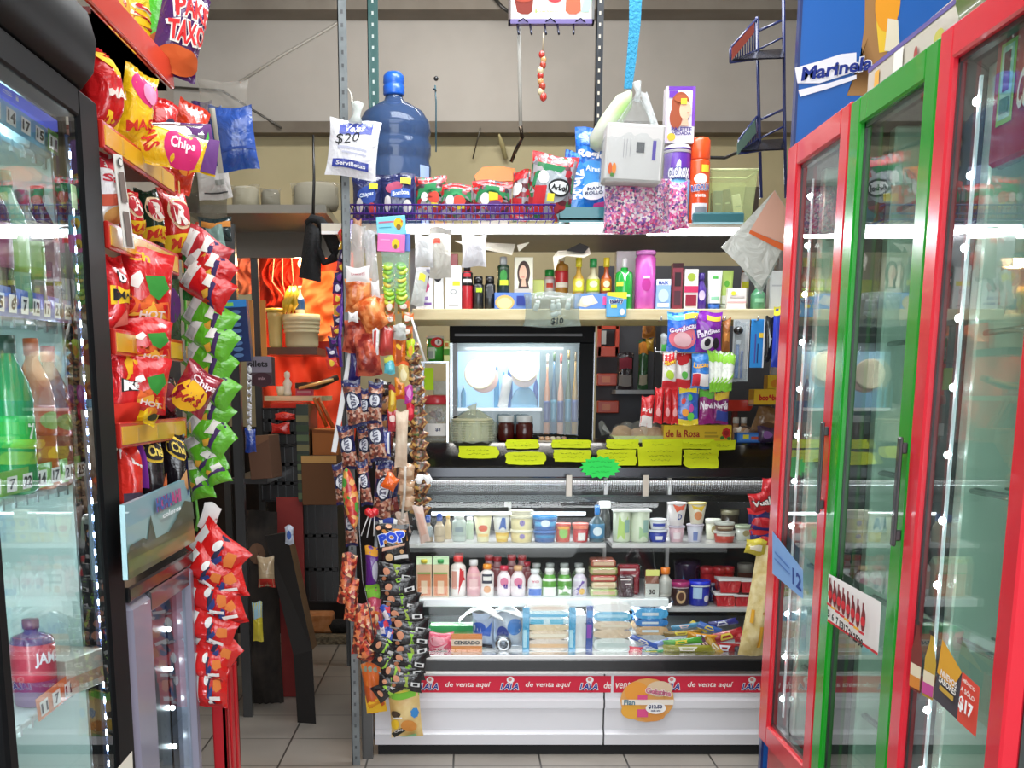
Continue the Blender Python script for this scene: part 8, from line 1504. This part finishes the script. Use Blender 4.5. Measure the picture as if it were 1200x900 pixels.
for k, (cx, cy) in enumerate(P):
    w = 50-abs(k-4)*1.5; ops = [('p', [(-.06, 1), (.14, 1), (.18, .0), (-.02, .0)], '8ac03a:m' if k % 3 else '9ab04a:m'), ('r', .2, .46, .3, .5, 'd8d8d8:m'), ('r', .26, .4, .34, .46, '17161a:m'), ('e', -.24, .62, .1, .16, 'c8886a:m'), ('e', -.3, .3, .06, .1, 'a86a4a:m'), ('r', -.44, -.2, .4, .46, '8a8a8a:m')]
    hang(cx-w/2, cy-12, cx+w/2, cy+13, HY-.07-.006*(k % 2)-.003*k, '1b1a1e:f', ops, '%s small black and green candy bag below the POP bag' % NTH[k], 'candy_bag', 'candy bag', 'black and green candy bags on the strip', rot=(4, -6, 8, -4, 5)[k % 5], D=.035, seed=k)
for k, (cx, cy, r) in enumerate(((450, 758, 30), (452, 774, 24), (462, 786, 14), (458, 798, 4), (452, 808, -34))):
    hang(cx-15, cy-10, cx+15, cy+10, HY-.1, '1b1a1e:f', [('p', [(-.06, 1), (.2, 1), (.16, .0), (-.02, .0)], '9ac84a:m'), ('e', -.25, .5, .1, .2, 'c88a6a:m'), ('r', .24, .46, .3, .5, 'c8c8c8:m')], '%s black candy bag from the top bunched at the lower left of the strip' % NTH[k], 'candy_bag', 'candy bag', 'bunched black candy bags', rot=r, D=.03, seed=k+2)
# left of them: purple/green bag, red candy packets, blue-white, orange puffs, chips bag
hang(428, 640, 447, 692, HY-.02, '5a2080:f', [('r', -.5, .5, .8, 1, 'd8962a:m'), ('e', .3, .45, .34, .26, 'b8b4c4:m'), ('r', -.5, .5, 0, .14, '8ac83a:m')], 'purple candy bag with an orange top left of the POP bag', 'candy_bag', 'candy bag', D=.04)
hang(430, 690, 449, 738, HY-.02, 'c8506a:f', [('e', 0, .3, .4, .2, 'd8702a:m'), ('e', 0, .3, .25, .13, 'e8c8a0:m'), ('r', -.5, .5, .8, 1, '7ab83a:m')], 'pink candy bag with an orange round picture', 'candy_bag', 'candy bag', D=.04)
sl_m = bits('chili', ['a82a20', 'd87a4a', '7a1a18', 'c84a30', 'e0b080', '5a2018'], 95)
for k, (x0, y0, x1, y1, r, L) in enumerate(((398, 648, 416, 708, 8, 'upper twisted red chili candy packet left of the grey post'), (404, 678, 420, 728, 4, 'second twisted red chili candy packet over the grey post'), (414, 706, 432, 768, 6, 'left red chili candy packet above the orange puffs'), (427, 712, 442, 768, -6, 'right red chili candy packet above the orange puffs'), (421, 752, 445, 776, 20, 'lowest red chili candy packet, lying across'))):
    hang(x0, y0, x1, y1, HY-.03-.005*k, sl_m, [], L, 'chili_packet', 'candy packet', 'red chili candy packets', rot=r, D=.035)
for k, (cx, cy, r) in enumerate(((455, 720, -24), (451, 738, -10), (458, 744, 20))): hang(cx-6, cy-12, cx+6, cy+12, HY-.09, '2a4aa8:f', [('r', -.5, .0, .3, .7, 'd8d0d8:m'), ('r', .0, .5, .6, .9, 'c83a4a:m')], '%s small blue and white packet left of the black bags' % ('upper', 'middle', 'lower')[k], 'candy_packet', 'candy packet', 'small blue and white packets', rot=r, D=.014)
b = bits('puffs', ['d8661e', 'e07a2a', 'c8561a'], 16, .5, 1.0)
hang(426, 776, 450, 836, HY-.0, b, [('r', -.5, .5, .84, 1, '8a9a84:m'), ('p', [(-.5, 0), (.5, 0), (.5, .3), (.1, .3), (-.5, .36)], 'e8b82a:m'), ('p', [(-.4, .1), (.3, .2), (.2, .28), (-.4, .22)], 'd8901e:m')], 'bag of round orange puffs with a yellow foot beside the grey post', 'snack_bag', 'snack bag', rot=-7, D=.06)
hang(456, 804, 494, 864, HY-.04, noisy('chipsy', 'd0a860', 'e4cc90', 16, .4, 3, .4), [('r', -.5, .5, .8, .92, '7ac03a:m'), ('r', -.5, .5, .92, 1, 'e0d04a:m'), ('s', .32, .5, .14, .09, '3a86c8:m', 7), ('e', -.3, .5, .16, .08, '4a3a2a:m'), ('r', -.4, -.1, .4, .43, 'e8e4dc:m'), ('p', [(-.5, .1), (.0, .26), (.1, .2), (-.4, .0)], '2a2a24:m'), ('t', 'Chips', -.2, .16, .06, 'e8e4e0:m', {'rot': 18, 'w': .4}), ('e', .1, .26, .26, .12, 'c8843a:m'), ('p', [(-.2, .0), (.3, .1), (.3, .02)], '8ac08a:m'), ('e', -.35, .3, .14, .1, 'e0b82a:m')], 'yellow and green potato chip bag, lowest of the hanging merchandise', 'snack_bag', 'snack bag', rot=-4, D=.06, seal=.04)
put('thin_wire', 'thin grey wire running down in front of the hanging candy packets', 'wire', MB().tube([at(421, 560, HY-.08), at(421, 620, HY-.08), at(425, 680, HY-.08), at(434, 720, HY-.08), at(440, 760, HY-.08)], .002, '8a8c90:k', 5))
put('white_pole', 'white slanting strip behind the navy snack tubes', 'strip', MB().box(-.008, .008, 0, .004, 0, .33, 'e4e4e4').box(-.008, -.006, -.003, 0, 0, .33, 'cfcfcf'), at(391, 530, HY+.05), Euler((0, math.radians(11), 0)))
# ================================================================== LEFT BACKGROUND: plastic bags, storage rack, red cloth
LY = 3.9
def film(x0, y0, x1, y1, Y, L, rot=0, t='t30', c='c8c4b8', D=.08, g=None): hang(x0, y0, x1, y1, Y, c+':'+t, [], L, 'plastic_bag', 'plastic bag', g, rot=rot, D=D)
hang(250, 128, 300, 198, LY-.1, '2a4c98:f', [('r', -.5, -.36, 0, 1, 'b8b4a8:m'), ('r', -.36, .5, .3, .34, '22408a:m')], 'large blue cloth pack hanging in clear plastic at upper left', 'cloth_pack', 'pack', rot=-6, D=.06)
hang(246, 126, 262, 192, LY-.05, '26498e:f', [('r', .1, .3, 0, 1, '1a2a5a:m')], 'narrow blue cloth pack left of the large blue one', 'cloth_pack', 'pack', rot=-2, D=.05)
hang(226, 120, 250, 154, LY-.02, '3a2454:f', [('r', -.5, .5, .6, .8, '7a3a6a:m')], 'dark purple cloth pack left of the blue packs', 'cloth_pack', 'pack', rot=-4, D=.04)
hang(228, 160, 268, 232, LY, 'c8c4c0:f', [('r', -.1, .1, .72, .78, '4a3a8a:m'), ('r', .1, .4, .52, .58, '4a3a8a:m'), ('r', .1, .36, .2, .28, '8a8a84:m'), ('r', -.3, .4, .08, .1, '4a4a4a:m')], 'white printed napkin pack hanging below the blue packs', 'napkin_pack', 'napkin pack', rot=-6, D=.06)
film(232, 96, 292, 140, LY-.06, 'clear plastic bag top above the blue cloth packs', 0, 't14', 'd8d4cc')
film(206, 190, 236, 246, LY+.05, 'crumpled clear plastic bag beside the snack rack', 8, 't40', '6a645a')
film(212, 226, 268, 270, LY+.1, 'clear plastic bag hanging below the white napkin pack', 0, 't30', '8a8474')
hang(232, 256, 272, 282, LY+.02, '16282a:f', [('r', -.4, .5, .55, .8, 'b8742a:m')], 'dark green bag with an orange band above the red snacks', 'dark_bag', 'bag', D=.05)
hang(244, 266, 264, 300, LY-.05, '8aa8a0:t60', [], 'pale clear packet beside the dark green bag', 'clear_packet', 'packet', D=.03, rot=-10)
hang(226, 262, 238, 276, LY+.05, 'a83a2a:f', [], 'small red packet beside the dark green bag', 'red_packet', 'packet', D=.03)
put('grey_cable', 'thin cable stretched on the wall behind the plastic bags', 'cable', MB().tube([at(200, 102, 6.58), at(260, 106, 6.58), at(330, 150, 6.48)], .006, '4a463e', 5))
# storage rack in the back
KYR = 5.15; rk = mat('3c3d3e', 'p'); mr = MB()
def rpost(px, y0, y1, Y, w=.03): x = xat(px, Y); mr.box(x-w/2, x+w/2, Y, Y+w, max(0, zat(y1, Y)) if y1 < 900 else 0, zat(y0, Y), rk)
FR = 4.35
shelfz = zat(264, KYR)
x0, x1 = xat(262, KYR), xat(404, KYR)
rackp = []
def rp(px, y0, Y, w): x = xat(px, Y); return MB().box(x-w/2, x+w/2, Y, Y+w, 0, zat(y0, Y), rk)
rackp.append(('post', rp(276, 262, 4.55, .035))); rackp.append(('post', rp(303, 272, KYR, .03))); rackp.append(('post', rp(404, 262, KYR+.3, .03))); rackp.append(('post', rp(262, 262, KYR+.3, .03)))
rackp.append(('top_board', MB().box(x0, x1, KYR-.55, KYR+.4, shelfz-.03, shelfz, mat('7a756a')).box(x0, x1, KYR-.02, KYR+.0, shelfz-.13, shelfz-.03, mat('6e695f')), 'pale grey upper board'))
bz = zat(408, KYR+.1)
rackp.append(('shelf_board', MB().box(xat(316, KYR+.1), xat(376, KYR+.1), KYR, KYR+.32, bz-.03, bz, mat('5a3624'))))
bz2 = zat(464, KYR)
rackp.append(('shelf_board', MB().box(xat(314, KYR), xat(380, KYR), KYR-.1, KYR+.3, bz2-.02, bz2, wood)))
for z_ in (zat(560, 4.6), zat(650, 4.6)): rackp.append(('shelf_board', MB().box(xat(268, 4.6), xat(312, 4.6), 4.56, 5.1, z_-.02, z_, rk))) if z_ > .8 else None
put('storage_rack', 'dark metal storage rack in the shadowy back at the left', 'rack', rackp)
# wrapped things on top board
for k, (x0_, x1_, y0_, c, L) in enumerate(((272, 306, 218, 'a8a290', 'pale plastic-wrapped bundle at the left on top of the storage rack'), (306, 330, 222, '7a766a', 'dim plastic-wrapped bundle in the middle on top of the storage rack'), (342, 400, 214, '9a9482', 'wide plastic-wrapped bundle at the right on top of the storage rack'))):
    x, z, w_, h = bb(x0_, y0_, x1_, 264, KYR-.4); h = at((x0_+x1_)/2, y0_, KYR-.4).z-shelfz
    put('wrapped_bundle', L, 'bundle', [('bundle', MB().lathe([(w_*.42, 0), (w_*.46, .02), (w_*.45, h*.8), (w_*.36, h*.95), (0, h*.97)], mat(c, 'm'), 22, (0, 0, 0), True, 1, .8)), ('clear_bag', bag(w_*1.04, h*1.02, .12, mat('d8d4c4', 't16'), seal=.05, seed=k))], (x, KYR-.4, shelfz+.0006))
# red and orange cloth behind, glowing warm lamp
RYc = 5.75
clm = noisy('redcloth', 'c8301a', 'e0522a', 2.2, .75, 5, .25); clm2 = noisy('orcloth', 'e07038', 'eaa468', 2.5, .75, 5, .3)
def cloth(x0, x1, y0, y1, Y, m_, L, amp=.04, fr=5, nx=50, ny=40, diag=.0):
    X0, X1 = xat(x0, Y, (y0+y1)/2), xat(x1, Y, (y0+y1)/2); Z1_, Z0_ = zat(y0, Y), zat(y1, Y); m = MB()
    def fn(u, v, o=0): return (X0+(X1-X0)*u+.02*math.sin(9*v), Y+o+amp*math.sin(fr*2*PI*u+2.5*math.sin(3*v))*(.4+.6*v)+.02*math.sin(13*v+7*u)+.012*math.sin(31*v-11*u)+diag*u, Z0_+(Z1_-Z0_)*v)
    m.grid(lambda u, v: fn(u, v), nx, ny, m_); m.grid(lambda u, v: fn(1-u, v, .006), nx, ny, m_)
    put('hanging_cloth', L, 'cloth', m)
cloth(296, 412, 284, 520, RYc, clm, 'bright red cloth hanging at the back behind the storage rack', .035, 3.5)
cloth(350, 402, 318, 400, RYc-.09, clm2, 'orange creased cloth hanging in front of the red one', .02, 2.2, 36, 28)
cloth(310, 348, 288, 358, RYc-.10, noisy('redcurt', 'c02814', 'd8401f', 4, .7, 4, .2), 'gathered red cloth with ties left of the orange creased one', .03, 5, 40, 20)
cloth(272, 304, 285, 345, RYc-.02, noisy('salm', 'b85a44', 'd08468', 4, .8), 'faded salmon cloth behind the left uprights of the rack', .02, 3, 24, 16)
for k, px in enumerate((322, 331, 341)): put('white_tie', '%s thin pale string tied around the gathered red cloth' % ('left', 'middle', 'right')[k], 'string', MB().tube([at(px, 292, RYc-.15), at(px+3*(k-1), 330, RYc-.16), at(336, 352, RYc-.14)], .003, 'e8c8a0', 4), group='pale strings on the red cloth')
ld = bpy.data.lights.new('back_lamp', 'POINT'); ld.energy = 17; ld.color = (1, .62, .32); ld.shadow_soft_size = .05
lo = bpy.data.objects.new('back_lamp', ld); lo.location = at(352, 300, 5.3); C.objects.link(lo)
a = at(352, 300, 5.3)
put('bulb_lamp', 'small warm bulb under the upper board of the storage rack', 'lamp', [('bulb', MB().ball((0, 0, 0), .02, mat('ffc890', 'e8'), 12)), ('cord', MB().tube([(0, 0, .018), (0, 0, .1)], .003, '1a1a1a', 5))], (a.x, a.y+.06, shelfz-.13))
# buckets, bananas, bottle on the shelf
for k, (x0_, x1_, y0_, c, L, nr) in enumerate(((316, 334, 366, 'd8c078', 'yellowish plastic tub at the left of the buckets', 0), (333, 378, 369, 'e0d4a8', 'stack of wide cream plastic bowls on the back shelf', 4))):
    Y = KYR+.14; x = xat((x0_+x1_)/2, Y); w_ = (x1_-x0_)/ppm(Y)/2; h = at((x0_+x1_)/2, y0_, Y).z-bz; pr_ = [(w_*.78, 0), (w_*.85, h*.1)]
    if nr: 
        for q in range(nr): pr_ += [(w_*(.86+.03*q), h*(.45+.12*q)), (w_*(.93+.02*q), h*(.46+.12*q)), (w_*(.93+.02*q), h*(.5+.12*q))]
    else: pr_ += [(w_*.92, h*.8), (w_, h*.82), (w_, h*.95)]
    pr_ += [(w_*.96, h), (w_*.8, h*.96), (0, h*.95)]
    put('plastic_tub', L, 'tub', MB().lathe(pr_, mat(c), 26), (x, Y, bz+.0006))
Y = KYR+.12; zt_ = at(325, 366, KYR+.14).z
put('yellow_tub_lid', 'flat yellow lid lying on the yellowish tub', 'lid', MB().lathe([(.04, 0), (.045, .004), (.04, .014), (0, .016)], 'e2cc5a', 20), (xat(325, KYR+.14), KYR+.14, zt_+.0015))
m = MB(); 
for k in range(3):
    m.tube([at(333+k*5, 368, Y), at(335+k*5, 356, Y-.03), at(338+k*4, 345, Y-.02), at(340+k*3, 336, Y)], [.006, .017, .016, .005], 'e4c43a', 8)
put('banana_bunch', 'small bunch of bananas above the plastic tubs on the back shelf', 'bananas', m)
Y = KYR+.14; H = .115; p = at(352, 368, Y); put('small_bottle', 'white bottle with a blue label standing behind the cream bowls', 'bottle', bottle(.02, H, 'e8e0d4', 'ece8e0', '2a5aa0', (), (.15, .55), 'tall'), (p.x, Y-.0, p.z))
# sign '...llets', figure, board, tools
x, z, w_, h = bb(292, 418, 321, 452, 4.5); put('printed_box', 'dark carton printed with white lettering standing in the back rack', 'box', carton(w_, h, .08, '4a3a40:m', [('r', -.5, .5, .45, 1, '77707c:m'), ('t', 'ollets', -.05, .75, .22, '1d1a1e:m', {'w': .8}), ('e', .1, .2, .4, .25, '3a1a24:m'), ('t', 'mix', .1, .25, .1, '9a7a80:m', {'w': .3})]), (x, 4.5, z))
Y = KYR-.02; zf = bz2+.0006
put('figurine', 'small white figurine standing on the back wooden shelf', 'figurine', MB().lathe([(.016, 0), (.018, .01), (.014, .03), (.02, .05), (.012, .065), (.009, .07), (.013, .08), (.012, .095), (.0, .102)], 'dcd4c4', 14), (xat(337, Y), Y, zf))
put('white_cup', 'small pale cup lying left of the white figurine', 'cup', MB().lathe([(.014, 0), (.02, .04), (.019, .04), (.012, .003), (0, .003)], 'e0d0b4', 16), (xat(329, Y), Y, zf))
put('pink_box', 'small pink carton on the back wooden shelf right of the figurine', 'box', carton(.07, .035, .05, 'd0506a:m', [('r', -.4, .4, .3, .6, 'e09aa8:m')]), (xat(357, Y), Y, zf))
a, b_ = at(346, 452, Y-.05), at(396, 442, Y-.0); put('curved_stick', 'dark curved handle lying above the wooden shelf at the back', 'handle bar', MB().tube([a, (a+b_)/2+Vector((0, 0, -.018)), b_], [.012, .016, .012], '2a1812', 8)); a, b_ = at(350, 455, Y-.07), at(391, 445, Y-.06)
put('wooden_stick', 'light wooden stick under the dark curved handle', 'stick', MB().tube([a, b_], .007, 'd8a860', 6))
for k, (xa, ya, xb, yb_) in enumerate(((368, 452, 383, 500), (373, 452, 391, 502))): put('wooden_prop', '%s slanting wooden slat under the back wooden shelf' % ('left', 'right')[k], 'slat', MB().tube([at(xa, ya+14, Y-.08), at(xb, yb_, Y-.08)], .008, 'b8642a', 5), group='slanting wooden slats')
for k, (px, c, w) in enumerate(((297, 'c88a4a', .02), (311, 'c8863e', .022))): put('wooden_batten', '%s upright wooden slat beside the rack post' % ('left', 'right')[k], 'slat', MB().box(-w/2, w/2, 0, .01, 0, .33, c+':m'), (xat(px, 5.0), 5.0, zat(450, 5.0)), group='upright wooden slats')
# left dark blue display with small packs, bead string
x, z, w_, h = bb(266, 352, 296, 424, 4.3)
m = carton(w_, h, .05, '1b2c58:p', [('r', -.5, .5, .88, 1, '2a7ac0:m'), ('r', -.5, .0, .9, .96, '7ac04a:m')]+[('e', .05, .8-k*.1, .2, .035, '4a6a98:m') for k in range(8)])
put('hanging_display', 'dark blue hanging display card with rows of small packs', 'display card', m, (x, 4.3, z), Euler((0, math.radians(-3), 0)))
for k in range(9):
    hang(289, 430+k*8.6, 295, 437+k*8.6, 4.28, 'b8b8bc:f', [], '%s tiny silver bead packet from the top of the string' % NTH[k], 'bead_packet', 'packet', 'silver bead packets on a string', D=.01)
hang(287, 502, 300, 530, 4.28, '1f3a8a:f', [], 'small blue packet at the end of the silver bead string', 'blue_packet', 'packet', D=.02)
# dark crate stack, brown boxes, hat, red panel
def crate(x0_, x1_, y0_, y1_, Y, c, L, D=.3, slots=5, zb=None):
    x, z, w_, h = bb(x0_, y0_, x1_, y1_, Y); z = z if zb is None else zb; m = MB(); a = w_/2; cm = M_(c)
    m.box(-a, a, .004, D, .004, h-.002, cm); n = 3
    for q in range(n+1): zq = h*q/n; m.box(-a, a, -.004, .01, max(0, zq-.008), min(h, zq+.008), cm, .002)
    for q in range(slots+1): xq = -a+2*a*q/slots; m.box(max(-a, xq-.006), min(a, xq+.006), -.004, .01, 0, h, cm)
    return put('dark_crate', L, 'crate', m, (x, Y, z))
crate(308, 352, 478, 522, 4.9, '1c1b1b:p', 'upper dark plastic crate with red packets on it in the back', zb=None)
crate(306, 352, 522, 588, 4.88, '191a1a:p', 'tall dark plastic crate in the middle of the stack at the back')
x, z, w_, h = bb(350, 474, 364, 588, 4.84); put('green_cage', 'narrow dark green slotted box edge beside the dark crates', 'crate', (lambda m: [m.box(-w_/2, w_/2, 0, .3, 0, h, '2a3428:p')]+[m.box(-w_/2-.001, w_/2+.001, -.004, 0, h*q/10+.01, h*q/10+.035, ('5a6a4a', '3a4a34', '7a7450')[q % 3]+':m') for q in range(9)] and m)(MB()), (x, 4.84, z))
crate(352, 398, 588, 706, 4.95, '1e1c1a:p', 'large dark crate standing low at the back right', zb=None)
x, z, w_, h = bb(330, 582, 360, 742, 4.9); put('red_board', 'dark red upright board below the crate stack', 'board', MB().box(-w_/2, w_/2, 0, .02, 0, h+z-.001, noisy('redb', '7a1616', '9a2a20', 4, .6)), (x, 4.87, .001))
hang(322, 484, 346, 492, 4.86, 'c82418:f', [], 'upper flat red packet on the dark crate front', 'red_packet', 'packet', D=.02); hang(318, 496, 340, 508, 4.85, 'c01e14:f', [], 'lower flat red packet on the dark crate front', 'red_packet', 'packet', D=.02)
x, z, w_, h = bb(316, 470, 358, 479, 4.9); put('red_tray', 'red tray lid on top of the dark crate stack', 'lid', MB().box(-w_/2, w_/2, 0, .25, 0, .02, 'b82a1c:g', .004).box(-w_/2+.01, w_/2-.01, .01, .24, .0205, .026, 'd04a34:g'), (x, 4.9, z))
x, z, w_, h = bb(370, 502, 400, 532, 5.0); put('cardboard_box', 'upper cardboard box at the back beside the crates', 'box', carton(w_, h, .2, 'b06a34:m', [('p', [(-.5, 1), (.5, .9), (.5, .8), (-.5, .86)], '8a4a20:m')]), (x, 5.0, z))
x, z, w_, h = bb(360, 532, 400, 588, 4.98); put('cardboard_box', 'lower brown cardboard box with an open flap at the back', 'box', carton(w_, h, .3, '6a4426:m', [('r', -.5, .5, .86, 1, 'c89a5a:m')]), (x, 4.98, z))
p = at(368, 566, 4.9); put('brown_ball', 'orange-brown round pot beside the lower cardboard box', 'pot', MB().lathe([(.03, -.055), (.055, -.04), (.062, 0), (.05, .035), (.03, .05), (0, .052)], 'c87a4a:m', 20), p)
x, z, w_, h = bb(300, 510, 326, 560, 4.5); put('cardboard_box', 'dark cardboard box leaning by the left rack upright', 'box', carton(w_, h, .12, '5a3c2a:m', [('p', [(-.5, 1), (.5, 1), (.5, .9), (-.5, .7)], '6e4c34:m')]), (x, 4.5, z), Euler((0, math.radians(-4), math.radians(-10))))
# dark cluttered lower left
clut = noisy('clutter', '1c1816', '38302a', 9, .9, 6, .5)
x, z, w_, h = bb(276, 600, 326, 700, 4.7)
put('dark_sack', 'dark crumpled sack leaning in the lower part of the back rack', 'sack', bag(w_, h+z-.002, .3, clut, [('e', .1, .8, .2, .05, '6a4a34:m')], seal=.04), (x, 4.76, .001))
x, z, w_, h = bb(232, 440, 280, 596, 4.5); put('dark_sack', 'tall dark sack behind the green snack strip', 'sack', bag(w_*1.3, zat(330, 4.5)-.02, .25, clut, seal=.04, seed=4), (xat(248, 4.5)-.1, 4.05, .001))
hang(334, 616, 344, 638, 4.4, 'b8c0d0:f', [('e', 0, .5, .3, .2, '3a5aa0:m')], 'small blue and white packet hanging before the leaning dark board', 'packet', 'packet', D=.02)
hang(302, 652, 322, 688, 4.5, 'b09a7a:f', [('r', -.5, .5, 0, .3, 'b82a20:m')], 'crumpled tan and red paper bag low in the back rack', 'paper_bag', 'bag', D=.06)
hang(296, 705, 308, 752, 4.4, 'c8b83a:f', [('r', -.5, .5, .6, 1, '8ab0c0:m')], 'dim yellow and blue bottle-shaped packet near the floor', 'packet', 'packet', D=.03)
q0, q1, q2, q3 = at(310, 628, 4.55), at(336, 624, 4.5), at(366, 762, 4.4), at(344, 768, 4.42); th = Vector((.02, .14, 0))
m = MB(); V = [q0, q1, q2, q3]; m.add([tuple(v) for v in V]+[tuple(v+Vector((.0, .03, 0))) for v in V], [(0, 3, 2, 1), (4, 5, 6, 7), (0, 1, 5, 4), (2, 3, 7, 6), (3, 0, 4, 7)], '191513:m'); m.add([tuple(q1), tuple(q2), tuple(q2+Vector((.006, .10, .0))), tuple(q1+Vector((.006, .10, 0)))], [(0, 1, 2, 3), (3, 2, 1, 0)], '8a6a4a:m')
m.add([tuple(q2), tuple(q3), (q3.x, q3.y+.05, 0), (q2.x, q2.y+.05, 0)], [(0, 1, 2, 3), (3, 2, 1, 0)], '191513:m')
put('leaning_board', 'dark board with a tan edge leaning against the storage rack', 'board', m)
# black cap on black cord
m = MB().tube([at(367, 158, 4.25), at(368, 210, 4.25), at(367, 252, 4.25)], [.004, .005, .006], '101010', 6)
put('black_rope', 'thick black cord hanging from the dark wall ledge', 'cord', m)
cm = mat('0e0e10', 'c'); m = MB(); cx, cy = 372, 290; Y = 4.2
def cp(px, py, dy=0): return tuple(at(px, py, Y+dy))
m.tube([at(360, 262, Y), at(366, 256, Y-.01), at(374, 258, Y), at(386, 275, Y), at(393, 292, Y), at(392, 302, Y), at(380, 308, Y-.02), at(372, 290, Y-.02), at(370, 268, Y-.01)], [.012, .014, .016, .022, .022, .016, .012, .012, .012], cm, 8)
m.grid(lambda u, v: tuple(at(350+12*v+(26-8*v)*u-3*v, 325-68*v+6*u*(1-v)+14*u*v, Y-.045*math.sin(PI*u)*(.5+.5*math.sin(PI*v)))), 12, 14, cm)
m.grid(lambda u, v: tuple(at(350+12*v+(26-8*v)*(1-u)-3*v, 325-68*v+6*(1-u)*(1-v)+14*(1-u)*v, Y+.01)), 12, 14, cm)
brim = MB().prism([(-.035, -.02), (.03, -.03), (.045, .012), (-.02, .03)], -.004, .004, mat('55524c', 'c'), 'y'); 
put('hat', 'black cap hanging by its strap from the black cord', 'cap', [('crown', m)])
X0_, X1_ = xat(150, 6.2), xat(492, 6.2); zc_ = zat(500, 6.2); dm = noisy('backshade', '100d0c', '241c18', 5, .95, 5, .4); m = MB()  # added near-black sheet imitating the deep shade behind the rack
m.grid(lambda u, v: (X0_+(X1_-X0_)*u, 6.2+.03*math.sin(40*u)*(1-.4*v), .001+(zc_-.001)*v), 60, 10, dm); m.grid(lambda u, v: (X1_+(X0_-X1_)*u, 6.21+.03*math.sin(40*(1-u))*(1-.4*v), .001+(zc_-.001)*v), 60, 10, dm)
put('shade_sheet', 'dark sheet standing in for the shade low behind the crates', 'cloth', m)
# floor mat
Y0 = 5.95; m = MB().box(xat(362, Y0, 735), xat(418, Y0, 735), 5.93, 6.16, 0.001, .04, noisy('mat', '4a4438', '8a7e66', 60, .9, 6, .6))
put('stone_step', 'speckled grey-brown step at the far end of the tiled aisle', 'step', m)
put('black_shoe', 'black soft shape lying on the far step behind the chili packets', 'cloth', MB().lathe([(.02, 0), (.06, .01), (.07, .04), (.05, .065), (0, .07)], '121212:c', 16, (0, 0, 0), True, 1.1, .7), (xat(399, 6.05, 720), 6.05, .041))
put('cardboard_sheet', 'tan cardboard pieces lying on the far step', 'cardboard', MB().box(-.08, .08, 0, .12, 0, .10, noisy('tanc', 'a86a3a', 'c89060', 20, .9), .01), (xat(371, 6.02, 710), 6.02, .041))
